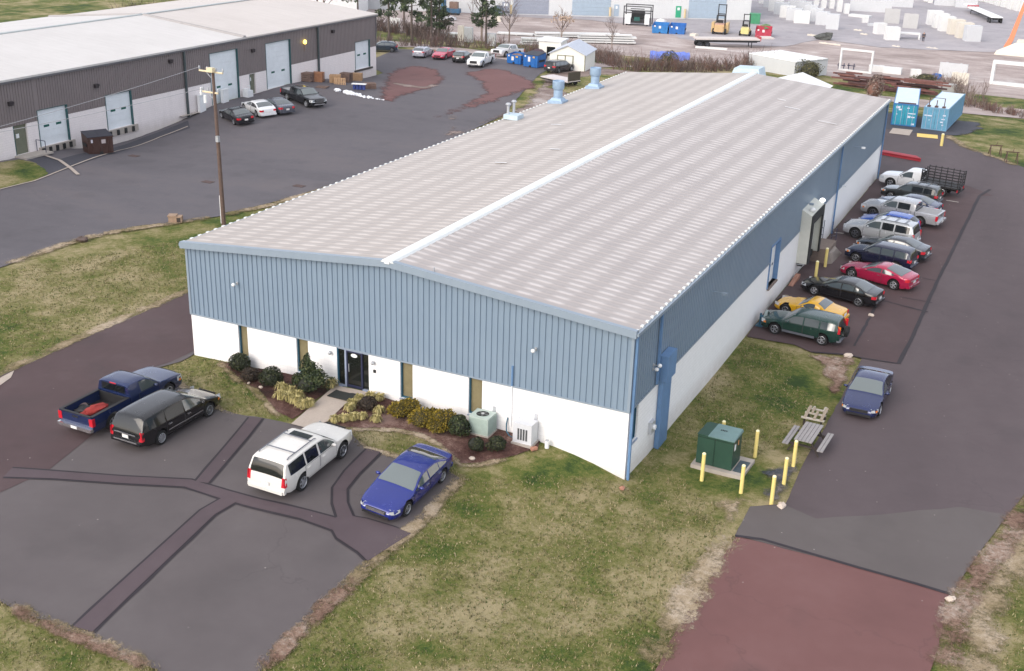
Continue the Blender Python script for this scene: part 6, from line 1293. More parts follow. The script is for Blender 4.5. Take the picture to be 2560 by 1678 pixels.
# brown skip by the left warehouse
def skip(name, label, P, rz, d, col, lid, group=None, badge=(), pockets=True, lidcol=(.03, .03, .035), slope=.12, open_lid=False):
    t = thing(name, label, 'skip', cp(P), rz, group); w_, l_, h = d; mb = MB(); e = .05
    zz = h*1.0; zf = h*(1-slope)
    def rim(x0, y0, x1, y1): mb.add([(x0, y0, .08), (x1, y0, .08), (x1, y1, .08), (x0, y1, .08), (x0*1.04, y0, zf), (x1*1.04, y0, zf), (x1*1.04, y1, zz), (x0*1.04, y1, zz)], [(0, 1, 5, 4), (1, 2, 6, 5), (2, 3, 7, 6), (3, 0, 4, 7), (3, 2, 1, 0)])
    rim(-w_/2, -l_/2, w_/2, l_/2)
    n = len(mb.v); mb.add([(-w_/2+e, -l_/2+e, zf*.55), (w_/2-e, -l_/2+e, zf*.55), (w_/2-e, l_/2-e, zf*.55), (-w_/2+e, l_/2-e, zf*.55)], [(0, 1, 2, 3)])
    for i in range(3): xx = -w_/2+(i+.5)*w_/3; mb.bb((xx-.04, -l_/2-.05, .1), (xx+.04, -l_/2-.001, zf-.05))
    mb.bb((-w_/2*1.05-.03, -l_/2-.04, zf-.08), (w_/2*1.05+.03, -l_/2+.03, zf+.02)); mb.build('hopper', mat(name+'_steel_'+str(col[2]), col, .5, .1, .14, 2), t)
    if pockets:
        mb = MB()
        for sd in (-1, 1): mb.bb((sd*w_/2*1.02, -l_*.3, h*.42), (sd*(w_/2*1.02+.10), l_*.3, h*.56))
        mb.bb((-.15, -l_/2-.058, .08), (.15, -l_/2-.05, .30)); mb.build('fork_pocket', m_trimk, t)
    if lid:
        mb = MB()
        for sd in (-1, 1):
            x0, x1 = (0.01, w_/2*1.05) if sd > 0 else (-w_/2*1.05, -.01); q = 0 if not open_lid else .15
            mb.add([(x0, -l_/2-.05, zf+.02), (x1, -l_/2-.05, zf+.02), (x1, l_/2+.03, zz+.05+q), (x0, l_/2+.03, zz+.05+q), (x0, -l_/2-.05, zf+.07), (x1, -l_/2-.05, zf+.07), (x1, l_/2+.03, zz+.10+q), (x0, l_/2+.03, zz+.10+q)], [(3, 2, 1, 0), (4, 5, 6, 7), (0, 1, 5, 4), (1, 2, 6, 5), (2, 3, 7, 6), (3, 0, 4, 7)])
        mb.build('lid', mat(name+'_lid'+str(lidcol[2]), lidcol, .5, 0, .1), t)
    for bx, bz, bw, bh, bc in badge:
        mb = MB(); mb.bb((bx-bw/2, -l_/2-.066, bz-bh/2), (bx+bw/2, -l_/2-.060, bz+bh/2)); mb.build('sticker', mat('sticker_%.2f' % bc[1], bc, .6), t)
    return t
P = -37.758,32.175; t = skip('brown_skip', 'dark brown lidded skip standing between two dock doors', (-38.4, 33.0), R(62), (2.1, 1.7, 1.75), (.060, .028, .022), True, badge=((.25, 1.15, .36, .34, (.45, .40, .40)), (-.75, 1.25, .16, .28, (.55, .55, .62))), lidcol=(.035, .037, .05))
# pallet and crate heap by the left warehouse
m_p1 = mat('pallet_pine', (.47, .30, .17), .85, 0, .2, 3, sc2=16); m_p2 = mat('pallet_old', (.20, .135, .11), .9, 0, .25, 3); m_p3 = mat('pallet_red', (.40, .19, .10), .85, 0, .2, 3)
def pallet(mb, n=1):
    for k in range(n):
        z_ = k*.15
        for yy in (-.45, 0, .45): mb.bb((-.6, yy-.04, z_), (.6, yy+.04, z_+.10))
        for i in range(7): xx = -.56+i*.187; mb.bb((xx-.055, -.5, z_+.10), (xx+.055, .5, z_+.122))
def stack(P, n, rz, m, lb, tilt=0, dz=0):
    mb = MB(); pallet(mb, n); o = mb.build('pallet_stack', m, None, None, (P[0], P[1], g1(*P)+.06+dz), rz); o.rotation_euler = (tilt, 0, rz); return tag(o, lb, 'pallets', 'pallets heaped against the left warehouse')
stack((-39.824,68.492), 7, .3, m_p3, 'stack of reddish pallets at the left of the heap'); stack((-44.079,76.42), 10, .2, m_p1, 'tallest stack of pale pallets by the wall'); stack((-38.287,69.563), 6, .5, m_p1, 'low stack of pale pallets in the middle of the heap')
stack((-38.242,71.764), 7, .1, m_p2, 'stack of dark old pallets in the middle of the heap'); stack((-39.48,75.908), 6, .4, m_p1, 'stack of orange pallets at the right of the heap'); stack((-33.76,69.725), 4, .8, m_p2, 'dark pallets at the far right end of the heap')
stack((-37.28,69.024), 1, .6, m_p1, 'single pallet leaning on the heap', .9, .2)
o = MB(); pallet(o, 1); o = o.build('flat_pallet', m_p2, None, None, cp((-37.246,65.531)), .2); tag(o, 'single old pallet lying flat in front of the heap', 'pallet')
P = -40.902,67.401; t = thing('timber_crate', 'dark timber crate beside the tall warehouse door', 'crate', cp(P), .1); mb = MB()
for z_ in (.05, .28, .51, .74): mb.bb((-.95, -.5, z_), (.95, .5, z_+.19))
mb.build('crate_side', m_p2, t); mb = MB(); mb.bb((-.98, -.53, .93), (.98, .53, .99)); mb.build('crate_lid', m_p2, t)
P = -33.881,67.709; t = thing('barrel_crate', 'blue drums packed in a low crate behind the snow line', 'drum crate', cp(P), .3); mb = MB()
for i in range(4): mb.cyl((-.54+i*.36, 0, .05), (-.54+i*.36, 0, .62), .17, .17, 14, 0)
mb.build('drum', mat('drum_blue', (.035, .06, .24), .5, 0, .15), t, 40); mb = MB(); mb.bb((-.8, -.3, .622), (.8, .3, .68)); mb.build('crate_top', m_white, t)
rnd = random.Random(9); mb = MB(); P0 = Vector((*(-35.074,65.101), 0)); P1 = Vector((*(-30.467,64.538), 0)); P2 = Vector((*(-28.816,64.701), 0))
for i in range(60):
    f = rnd.random(); q = P0.lerp(P1, f)+Vector((rnd.uniform(-.35, .35), rnd.uniform(-.35, .35), 0)); r_ = rnd.uniform(.12, .34)*(1.15-.5*f); mb.blob((q.x, q.y, g1(q.x, q.y)+.06+r_*.3), (r_, r_*.8, r_*.6), 7, 5, 0, .2, rnd)
for i in range(8): q = P1.lerp(P2, rnd.random()); r_ = rnd.uniform(.06, .13); mb.blob((q.x, q.y, g1(q.x, q.y)+.08), (r_, r_, r_*.7), 7, 5, 0, .2, rnd)
tag(mb.build('snow_heap', mat('old_snow', (.82, .85, .90), .8, 0, .05, 5)), 'line of leftover white snow lumps beside the pallet heap', 'snow', None, 'stuff')
# ---- behind: shed, hut, skips, trailer
x0, y0 = -19.636,96.487; t = thing('garden_shed', 'white timber shed with a grey gable roof and double doors', 'shed', (-22.0, 99.6, g1(-22, 99)), R(10)); m_sh = mat('shed_siding', (.82, .82, .76), .6, 0, .05, 3)
sw, sl, sh = 4.6, 6.0, 2.15; mb = MB(); mb.bb((-sw/2, -sl/2, 0), (sw/2, sl/2, sh)); mb.add([(-sw/2, -sl/2, sh), (sw/2, -sl/2, sh), (0, -sl/2, sh+1.0), (-sw/2, sl/2, sh), (sw/2, sl/2, sh), (0, sl/2, sh+1.0)], [(0, 1, 2), (5, 4, 3)]); mb.build('shed_wall', m_sh, t)
mb = MB()
for sd in (-1, 1): mb.add([(sd*(sw/2+.2), -sl/2-.2, sh-.08), (0, -sl/2-.2, sh+1.04), (0, sl/2+.2, sh+1.04), (sd*(sw/2+.2), sl/2+.2, sh-.08), (sd*(sw/2+.2), -sl/2-.2, sh+.0), (0, -sl/2-.2, sh+1.12), (0, sl/2+.2, sh+1.12), (sd*(sw/2+.2), sl/2+.2, sh+.0)], [(0, 1, 5, 4), (4, 5, 6, 7), (2, 3, 7, 6), (3, 0, 4, 7)])
mb.build('shed_roof', mat('shed_roof_grey', (.50, .54, .62), .6, 0, .08), t)
mb = MB(); mb.bb((-1.25, -sl/2-.05, .1), (.75, -sl/2-.003, 1.95)); d = mb.build('double_door', m_sh, t)
mb = MB(); k = mat('olive_trim', (.13, .13, .06), .6)
for xx in (-1.25, -.25, .75): mb.bb((xx-.05, -sl/2-.08, .08), (xx+.05, -sl/2-.051, 2.0))
for zz in (.08, .75, 1.95): mb.bb((-1.2, -sl/2-.078, zz-.04), (.7, -sl/2-.052, zz+.04))
mb.bb((sw/2-.05, -sl/2-.03, 0), (sw/2+.03, -sl/2+.05, sh)); mb.build('door_trim', k, d)
t = thing('site_hut', 'small white hut with a dark window squeezed behind the white shed', 'hut', (-26.6, 103.6, g1(-26.6, 103)), R(8)); mb = MB(); mb.bb((-1.5, -1.5, 0), (1.5, 1.5, 2.9)); mb.build('hut_wall', m_sh, t)
mb = MB(); mb.bb((-1.7, -1.75, 2.9), (1.7, 1.7, 3.05)); mb.build('hut_roof', m_white, t); mb = MB(); mb.bb((-.4, -1.52, 1.0), (.75, -1.503, 2.2)); mb.build('window', m_glassd, t)
wc, oc = (.75, .72, .72), (.70, .42, .08)
skip('blue_skip', 'blue lidded skip nearest the white shed', (-26.0, 96.6), R(-10), (2.15, 1.9, 1.75), (.015, .13, .42), True, 'blue skips near the shed', ((-.15, 1.05, .36, .6, wc), (.55, 1.35, .3, .2, oc), (-.75, 1.4, .22, .2, wc)), lidcol=(.015, .018, .03))
skip('blue_skip', 'smaller blue skip with rubbish showing, left of the lidded one', (-29.0, 97.9), R(-10), (2.15, 1.8, 1.35), (.015, .14, .45), False, 'blue skips near the shed', ((-.15, .75, .36, .5, wc), (.5, 1.0, .35, .2, oc), (-.75, 1.05, .22, .2, wc)))
o = MB().blob((0, 0, 0), (.8, .6, .3), 10, 5, 0, .3, random.Random(4)).build('rubbish_heap', m_p2, None, None, (-29.0, 97.9, g1(-29, 98)+1.05)); tag(o, 'brown rubbish heaped in the smaller blue skip', 'rubbish')
o = MB().blob((0, 0, .9), (1.2, .8, .9), 12, 6, 0, .1, random.Random(6)).build('covered_heap', mat('plum_tarp', (.07, .045, .06), .8), None, 60, cp((-27.3, 100.6))); tag(o, 'dark plum tarpaulin heap behind the blue skips', 'heap')
t = thing('flatbed_trailer', 'low flatbed trailer with a pale deck and twin wheels beyond the roof edge', 'trailer', (-17.95, 86.6, g1(-18, 86.6)+.06), R(-22)); mb = MB(); mb.bb((-2.3, -1.05, .60), (2.3, 1.05, .72)); mb.build('deck', mat('bleached_deck', (.60, .56, .56), .8, 0, .08, 3), t)
mb = MB(); mb.bb((-2.3, -1.06, .45), (2.3, -.95, .598)); mb.bb((-2.3, .95, .45), (2.3, 1.06, .598)); mb.tube([(-2.3, -.5, .5), (-3.3, 0, .5), (-2.3, .5, .5)], .05); mb.build('chassis', m_trimk, t)
mb = MB(); mb.bb((2.25, -1.0, .72), (2.32, 1.0, 1.75)); mb.build('loading_ramp', mat('rust_mesh', (.07, .06, .045), .8), t)
tm, rm = wheel_meshes(.33, .22, False, 6)
for xx in (.55, 1.35):
    for sd in (-1, 1):
        w_ = bpy.data.objects.new('wheel', None); COL.objects.link(w_); w_.parent = t; w_.location = (xx, sd*1.15, .33); w_.rotation_euler = (0, 0, 0 if sd > 0 else PI)
        for me in (tm, rm): o = bpy.data.objects.new(me.name, me); COL.objects.link(o); o.parent = w_
# ---- containers
def container(label, P, rz, col, dcol, extra, ln=10.8, group='blue shipping containers'):
    t = thing('shipping_container', label, 'container', cp(P), rz, group); w_, h = 2.42, 2.32; m1 = mat('cont_side%.3f' % col[0], col, .5, .1, .12, 1.5); m2 = mat('cont_door%.3f' % dcol[0], dcol, .5, .1, .16, 2); m3 = mat('cont_roof', (.60, .72, .80), .5, .1, .06, 1)
    mb = MB()
    for sd in (-1, 1):
        A = []; n = int(ln/.28)
        for i in range(n): u = ln*i/n; A += [(u+.03, 0), (u+.10, .035), (u+.17, .035), (u+.24, 0)]
        a = [(sd*(w_/2-d), u, .12) for u, d in A]; b = [(sd*(w_/2-d), u, h-.08) for u, d in A]; mb.strip(a, b) if sd < 0 else mb.strip(b, a)
    mb.bb((-w_/2+.04, ln-.06, .12), (w_/2-.04, ln, h-.06)); mb.build('side_panel', m1, t)
    mb = MB()
    for sx in (-1, 1):
        for yy in (.05, ln-.05): mb.bb((sx*w_/2-.06, yy-.06, 0), (sx*w_/2+.06, yy+.06, h))
        mb.bb((sx*w_/2-.05, .11, .0), (sx*w_/2+.03, ln-.11, .12)); mb.bb((sx*w_/2-.05, .11, h-.1), (sx*w_/2+.03, ln-.11, h-.005))
    mb.bb((-w_/2+.06, -.01, h-.14), (w_/2-.06, .1, h)); mb.bb((-w_/2+.06, -.01, 0), (w_/2-.06, .1, .12)); mb.build('corner_frame', m1, t)
    mb = MB(); mb.bb((-w_/2+.03, .12, h-.06), (w_/2-.03, ln-.12, h-.012)); mb.build('roof_panel', m3, t)
    for sx in (-1, 1):
        mb = MB(); x0, x1 = (.012, w_/2-.07) if sx > 0 else (-w_/2+.07, -.012); mb.bb((x0, .02, .13), (x1, .07, h-.15))
        d = mb.build('door', m2, t); mb = MB()
        for f in (.25, .72): xx = x0+(x1-x0)*f; mb.cyl((xx, -.015, .1), (xx, -.015, h-.12), .022, .022, 6)
        mb.build('lock_rod', mat('rod_grey', (.48, .50, .62), .5, .2, .1), d)
        mb = MB()
        for bx, bz, bw, bh in extra[0 if sx < 0 else 1]: mb.bb((x0+(x1-x0)*bx-bw/2, .006, bz-bh/2), (x0+(x1-x0)*bx+bw/2, .019, bz+bh/2))
        mb.build('stencil_mark', mat('stencil_white', (.62, .68, .78), .6), d)
    return t
c1 = container('turquoise blue shipping container with paint marks, left of the pair', (21.52, 87.05), R(7), (.030, .17, .40), (.030, .30, .42), ([(.35, 1.92, .42, .22), (.55, 1.70, .3, .16), (.3, 1.2, .1, .1)], [(.6, 1.35, .75, .10), (.4, 1.0, .3, .22), (.75, .98, .35, .12), (.25, 1.9, .25, .1), (.8, .25, .3, .18)]))
c2 = container('paler blue shipping container carrying a steel rack, right of the pair', (24.65, 86.7), R(-2), (.16, .34, .50), (.12, .33, .48), ([(.35, 1.45, .75, .12), (.5, 1.0, .1, .1)], [(.75, 1.6, .3, .14), (.7, 1.2, .35, .1), (.6, .9, .3, .12), (.7, .6, .2, .1)]))
q = c2.location; t = thing('steel_rack', 'rusty U shaped steel rack standing on the right container roof', 'rack', (q.x-.1, q.y+.55, q.z+2.31)); mb = MB(); m_rs = mat('rust_steel', (.10, .055, .05), .8, .2, .2, 4)
for xx, hh in ((-.75, .95), (0, .7), (.75, .95)): mb.cyl((xx, 0, 0), (xx, .05, hh), .05, .05, 6); mb.bb((xx-.16, -.35, -.0), (xx+.16, .2, .12))
mb.cyl((-.75, .05, .93), (.75, .05, .93), .03, .03, 6); mb.build('rack_frame', m_rs, t)
o = MB().bb((-.9, -.12, 0), (.9, .12, .10)).build('rusty_beam', m_rs, None, None, (c1.location.x+.05, c1.location.y+.3, c1.location.z+2.312), R(7)); tag(o, 'rusty beam lying along the front edge of the left container roof', 'beam')
P = 24.622,82.393; o = MB().bb((-1.0, -.85, 0), (1.0, .85, .05)).build('yellow_plate', mat('plate_yellow', (.80, .58, .16), .55, 0, .08, 2), None, None, cp(P), R(8)); tag(o, 'yellow steel road plate lying in front of the containers', 'plate')
t = thing('gas_tank', 'slim pale upright tank beside the far corner of the blue warehouse', 'tank', cp((18.9, 85.2))); mb = MB(); mb.lathe([(.001, 0), (.35, 0), (.35, 1.75), (.22, 1.95), (.001, 2.0)], 16); mb.build('tank_shell', m_white, t, 40); mb = MB(); mb.cyl((0, 0, 2.0), (0, 0, 2.12), .08, .08, 8); mb.build('valve', m_grey, t)
o = MB(); P = 24.708,69.278; mrd = mat('red_beam_paint', (.42, .035, .05), .5, .1, .12, 2); mro = mat('primer_orange', (.42, .11, .06), .6)
for k in range(3): o.bb((-2.2, k*.30, .0), (1.7-.3*k, k*.30+.2, .06), 0); o.bb((-2.2, k*.30, .24), (1.7-.3*k, k*.30+.2, .30), 0); o.bb((-2.2, k*.30+.08, .06), (1.7-.3*k, k*.30+.12, .24), 0)
o = o.build('steel_beams', mrd, None, None, (*(24.115,69.64), g1(*(24.115,69.64))+.06), R(-14)); tag(o, 'bundle of long red steel beams lying beside the far corner of the warehouse', 'beams')
for P, lb in [((31.569,76.388), 'rusty steel trestle at the edge of the drive, left of the pair'), ((33.202,74.098), 'rusty steel trestle at the edge of the drive, right of the pair')]:
    t = thing('trestle', lb, 'trestle', cp(P), .3, 'rusty trestles on the right'); mb = MB()
    for xx in (-.5, .5):
        for sd in (-1, 1): MB().cyl((xx, sd*.4, 0), (xx*.9, 0, .95), .045, .03, 5).build('leg', m_rs, t)
    mb = MB(); mb.cyl((-.6, 0, .95), (.6, 0, .95), .05, .05, 6); mb.cyl((-.45, -.2, .45), (-.45, .2, .45), .03, .03, 5); mb.cyl((0, 0, .95), (.1, 0, 1.3), .03, .02, 5); mb.build('top_bar', m_rs, t)

# ------------------------------------------------------------------ precast works beyond the hedge
A_ = Vector((*(-82.69,161.856),)); B_ = Vector((*(-24.087,192.79),)); dv = (B_-A_).normalized(); ang = math.atan2(dv.y, dv.x); LN = (B_-A_).length
t = thing('far_warehouse', 'pale industrial building with blue grey roller doors across the yard at the back', 'warehouse', (A_.x, A_.y, g1(A_.x, A_.y)), ang)
m_fw = panel_mat('far_sheet', (.66, .68, .69), (.60, .62, .63), .6); m_rd = mat('roller_blue_grey', (.36, .45, .54), .5, 0, .06, 2); m_rd2 = mat('roller_grey', (.30, .33, .40), .5, 0, .06, 2)
mb = MB(); mb.bb((-18, 0, -.5), (LN+.2, 26, 9)); mb.build('wall', m_fw, t)
mb = MB(); mb.bb((-18.3, -.3, 9), (LN+.5, 26.3, 9.4)); mb.build('roof', m_white, t)
def onl(P): return (Vector(P)-A_).dot(dv)
for a, b, h, m, nm in (((-65.082,170.795), (-58.914,173.861), 6.2, m_rd2, 'roller_door'), ((-54.739,175.833), (-47.953,179.06), 6.2, m_rd, 'roller_door'), ((-34.468,186.515), (-27.943,189.888), 6.2, m_rd, 'roller_door'), ((-47.383,179.529), (-46.62,180.155), 2.2, m_rd, 'steel_door'), ((-36.492,184.952), (-35.645,185.608), 2.2, mat('green_door', (.03, .36, .20), .5, 0, .05), 'steel_door'), ((-67.343,170.422), (-66.335,171.394), 2.2, m_rd2, 'steel_door')):
    mb = MB(); n = 8 if h > 4 else 1; u0, u1 = onl(a), onl(b)
    for i in range(n): mb.bb((u0, -.08, h*i/n), (u1, -.003, h*(i+1)/n-.02))
    o = mb.build(nm, m, t)
    if h < 3: mb = MB(); mb.bb((u0+.3, -.09, 1.4), (u1-.3, -.082, 1.9)); mb.build('door_window', m_white, o)
for P in ((-47.093,177.307), (-64.491,168.697), (-34.169,184.358)):
    u = onl(P); mb = MB(); mb.cyl((u, -.5, 0), (u, -.5, 1.7), .22, .22, 10); o = mb.build('guard_post', mat('pale_yellow', (.62, .50, .30), .6), t)
m_pc = mat('precast_pale', (.56, .58, .60), .75, 0, .05, .8, sc2=4); m_pcw = mat('precast_white', (.70, .71, .70), .75, 0, .05, .8, sc2=4); m_pct = mat('precast_cream', (.66, .62, .54), .75, 0, .06, .8); m_pcg = mat('precast_grey', (.42, .42, .42), .8, 0, .06, .8)
def unit(P, rz, d, m, label, group, dz=0, tilt=(0, 0), name='precast_unit', cat='concrete unit', hollow=False):
    mb = MB()
    if hollow:
        w_, l_, h = d; mb.bb((-w_/2, -l_/2, 0), (-w_/2+.25, l_/2, h)); mb.bb((w_/2-.25, -l_/2, 0), (w_/2, l_/2, h)); mb.bb((-w_/2+.25, -l_/2, h-.25), (w_/2-.25, l_/2, h))
    else:
        mb.bb((-d[0]/2, -d[1]/2, 0), (d[0]/2, d[1]/2, d[2])); mb.box((-d[0]*.25, 0, d[2]+.04), (.3, .12, .08)); mb.box((d[0]*.25, 0, d[2]+.04), (.3, .12, .08))
    o = mb.build(name, m, None, None, (P[0], P[1], g1(*P)+.05+dz)); o.rotation_euler = (tilt[0], tilt[1], rz); return tag(o, label, cat, group)
ordn = ['nearest', 'second', 'third', 'fourth', 'fifth', 'sixth', 'seventh', 'eighth', 'ninth']
for i, P in enumerate([(18.082,187.727), (16.292,191.499), (14.296,195.983), (12.163,199.905), (10.49,204.385), (8.751,209.03)]):
    unit(P, R(24), (2.7, 1.8, 2.75), (m_pc, m_pct, m_pct, m_pcw, m_pcw, m_pcw)[i], '%s upright precast box unit in the row left of the orange crane boom' % ordn[i], 'precast units in the row by the crane')
for i, P in enumerate([(-14.104,194.788), (-16.553,198.44), (-18.809,202.409), (-21.252,207.271), (-23.723,212.37), (-26.424,218.499), (-29.396,225.789)]):
    unit(P, R(8), (3.0, 1.6, 2.35), m_pc if i % 2 else m_pcw, '%s pale precast unit in the leftmost row of the yard, beyond the red skip' % ordn[i], 'precast units in the leftmost row')
for i, P in enumerate([(-6.976,188.919), (-10.118,194.715), (-12.442,199.94), (-14.798,205.426), (-17.261,211.139), (-19.837,217.098), (-22.727,224.126)]):
    unit(P, R(8), (2.3, 1.7, 2.8) if i == 0 else (2.5, 1.6, 2.5), m_pc, '%s pale precast unit in the second row of the yard' % ordn[i], 'precast units in the second row')
for i, (P, h) in enumerate([((-10.049,217.452), 2.0), ((-12.124,220.261), 2.4), ((-14.825,225.454), 2.4), ((-16.484,225.12), 2.4), ((-19.085,229.766), 2.4)]):
    unit(P, R(20), (1.0, 1.5, h), m_pcw, '%s narrow white slab standing on edge behind the second row' % ordn[i], 'narrow slabs behind the second row')
for i, P in enumerate([(22.856,245.608), (21.361,248.07), (19.835,250.585), (18.2,254.067), (16.683,256.781), (15.295,259.696), (13.875,262.686), (12.519,264.757), (11.224,266.94)]):
    unit(P, R(24), (1.4, 2.2, 2.6), m_pcw, '%s narrow white unit in the row at the top right of the yard' % ordn[i], 'narrow units at the top right')
for i, (P, w_) in enumerate([((6.258,248.369), 5.4), ((10.551,246.94), 4.6), ((2.172,252.123), 1.0), ((0.772,255.142), 1.0)]):
    unit(P, R(12), (w_, 1.5, 2.8), m_pc if w_ > 2 else m_pcw, ('wide pale slab wall beyond the row left of the crane', 'wide pale slab wall behind the red and white trailer', 'narrow white unit left of the wide slab wall', 'narrow white unit furthest left before the wide slab wall')[i], 'slabs in the middle back row')
unit((-6.402,224.606), R(10), (8.6, 1.2, 2.4), m_pc, 'broad pale slab wall behind the fallen culvert pieces', None)
unit((-3.18,238.104), R(10), (7.0, 1.2, 2.2), m_pc, 'broad pale slab wall further back, right of the first', None)
unit((-6.259,212.699), R(-12), (4.4, 1.6, .5), m_pcw, 'long low white slab lying flat in front of the slab wall', None); unit((-3.586,203.485), R(30), (1.0, 1.0, 1.1), m_pcw, 'small white block at the end of the low slab', None); unit((-1.392,199.039), R(30), (1.6, 1.0, .5), m_pc, 'small pale slab lying between the low slab and the culverts', None)
unit((1.163,205.541), R(12), (2.9, .35, 2.9), m_pcg, 'tall grey slab leaning behind the white culvert pieces', None, 0, (-.35, 0)); unit((5.544,199.875), R(6), (2.7, .3, 2.8), m_pcg, 'grey slab with a pale rim leaning right of the culvert pieces', None, 0, (-.35, 0))
unit((2.021,187.263), R(35), (1.9, 1.6, 2.0), m_pcw, 'white culvert piece at the left of the fallen heap', None); unit((5.395,179.866), R(28), (2.3, 1.7, 2.3), m_pcw, 'large white culvert piece at the front of the fallen heap', None)
unit((7.849,183.701), R(12), (3.6, 1.4, 1.1), m_pcw, 'open white culvert lying mouth forward beside the standing man', None, hollow=True)
# portal frames
def portal(P, rz, w_, h, th, label, m, closed=True, dp=.35):
    t = thing('portal_frame', label, 'frame', (P[0], P[1], g1(*P)+.05), rz); mb = MB()
    for sd in (-1, 1): MB().bb((sd*w_/2-th/2, -dp/2, 0), (sd*w_/2+th/2, dp/2, h)).build('post', m, t)
    mb = MB(); mb.bb((-w_/2-th/2, -dp/2-.02, h), (w_/2+th/2, dp/2+.02, h+th)); mb.build('lintel', m, t)
    if closed: mb = MB(); mb.bb((-w_/2+th/2, -dp/2+.02, 0), (w_/2-th/2, dp/2-.02, th)); mb.build('base_beam', m, t)
    return t
portal((7.199,137.082), R(-6), 4.6, 3.0, .26, 'white concrete portal frame standing beyond the rusty steel pile', m_pcw)
portal((28.635,138.704), R(-4), 5.4, 2.9, .42, 'large double white frame on the right in front of the crane', m_pcw, dp=.9)
unit((20.389,141.026), R(-4), (3.9, .3, 2.1), m_pc, 'pale slab standing upright behind the right blue container', None); unit((22.043,135.233), R(-4), (2.3, .5, 1.6), m_pct, 'cream slab standing in front of the pale upright slab', None)
unit((21.719,126.221), R(10), (1.8, 1.2, 1.1), m_pcg, 'grey block beside the containers', None)
for P, lb in (((4.866,138.537), 'dark steel trestle inside the portal frame, left of two'), ((6.207,139.204), 'dark steel trestle inside the portal frame, right of two')):
    mb = MB(); mb.bb((-.6, -.06, .5), (.6, .06, .62)); mb.bb((-.45, -.06, 0), (-.33, .06, .9)); mb.bb((.33, -.06, 0), (.45, .06, .9)); tag(mb.build('yard_trestle', m_dkframe, None, None, cp(P)), lb, 'trestle', 'trestles in the portal frame')
for P, rz, d, lb in (((9.779,139.801), .2, (2.2, 1, .9), 'white rubble block right of the portal frame'), ((12.154,139.399), 0, (2.6, 1.2, .9), 'low white slab stack beyond the steel pile'), ((15.522,138.915), .3, (1.4, 1, 1.0), 'small white block beyond the olive bush')): unit(P, rz, d, m_pcw, lb, None)
mb = MB(); P = 18.58,137.762; mb.blob((0, 0, .4), (.8, .5, .45), 9, 5, 0, .25, random.Random(2)); tag(mb.build('blue_tarp', mat('blue_cover', (.03, .13, .40), .7), None, None, cp(P)), 'small blue tarpaulin beside the olive bush', 'tarp')
# rusty steel pile
rnd = random.Random(21); t = thing('steel_pile', 'long pile of rusty red steel beams beyond the grass behind the warehouse', 'steel pile', cp((12.864,120.465))); a = Vector((*(6.861,121.303), 0)); b = Vector((*(18.747,120.714), 0)); d = (b-a); rz = math.atan2(d.y, d.x); n = d.length
mb = MB()
for i in range(60): z_ = .1+.22*(i % 9); u = rnd.uniform(-n*.5, n*.35); l_ = rnd.uniform(2, 6); v_ = rnd.uniform(-1.2, 1.2)*(1-.06*(i % 9)); mb.box((u+l_/2, v_, z_), (l_, .22, .2), rnd.choice((0, 0, 1)), rnd.uniform(-.04, .04))
o = mb.build('beam_layer', [mat('old_rust', (.17, .075, .065), .85, 0, .25, 2), mat('dark_rust', (.09, .045, .045), .85, 0, .25, 2)], t, None, None, rz); t['kind'] = 'stuff'
# long white box unit
P = -0.777,127.203; t = thing('white_box_unit', 'long white ribbed box unit half hidden by scrub beyond the ridge', 'box unit', (-4.5, 139.0, g1(-4.5, 139)), R(14)); a = Vector((-5.077,127.176)); b = Vector((1.267,123.91)); c = Vector((1.378,133.375)); t.location = (a.x, a.y, g1(a.x, a.y)); dd = b-a; t.rotation_euler = (0, 0, math.atan2(dd.y, dd.x)); l_ = dd.length; w_ = 7.0
mb = MB(); mb.bb((-1.5, 0, 0), (l_, w_, 2.2)); mb.build('box_wall', m_pc, t); mb = MB()
for i in range(5): mb.bb((-1.6, i*w_/5+.1, 2.2), (l_+.1, (i+1)*w_/5-.25, 2.36))
mb.build('roof_rib', m_white, t); mb = MB(); mb.bb((-1.6, 0, 2.2), (l_+.1, w_, 2.24)); mb.build('roof_sheet', m_pcg, t)
# semitrailers
def semi(P0, P1, label, m1, m2, w_=2.5, h=1.25):
    a = Vector(P0); b = Vector(P1); d = b-a; t = thing('semitrailer', label, 'trailer', (a.x, a.y, g1(a.x, a.y)+.05), math.atan2(d.y, d.x)); l_ = d.length
    mb = MB(); mb.bb((0, -w_/2, h), (l_*.82, w_/2, h+.22)); mb.bb((l_*.82, -w_/2*.9, h+.25), (l_, w_/2*.9, h+.45)); mb.build('deck', m1, t); mb = MB(); mb.bb((.2, -.5, h-.45), (l_*.8, .5, h)); mb.bb((0, -w_/2, h-.2), (l_*.82, -w_/2+.15, h)); mb.build('chassis', m_trimk, t)
    mb = MB(); mb.bb((l_*.82, -w_/2, h-.1), (l_*.83, w_/2, h+.6)); mb.build('headboard', m2, t)
    tm, rm = wheel_meshes(.48, .26, True, 6)
    for xx in (.7, 1.9):
        for sd in (-1, 1):
            w2 = bpy.data.objects.new('wheel', None); COL.objects.link(w2); w2.parent = t; w2.location = (xx, sd*1.12, .48); w2.rotation_euler = (0, 0, 0 if sd > 0 else PI)
            for me in (tm, rm): o = bpy.data.objects.new(me.name, me); COL.objects.link(o); o.parent = w2
    mb = MB()
    for sd in (-1, 1): mb.bb((l_*.72-.06, sd*.9-.06, 0), (l_*.72+.06, sd*.9+.06, h))
    mb.build('landing_leg', m_trimk, t); return t
m_dk = mat('pale_deck', (.60, .55, .52), .8, 0, .08, 2)
semi((-21.435,149.586), (-10.228,156.409), 'empty flatbed semitrailer with a pale deck parked across the yard', m_dk, mat('red_plate', (.45, .04, .06), .5))
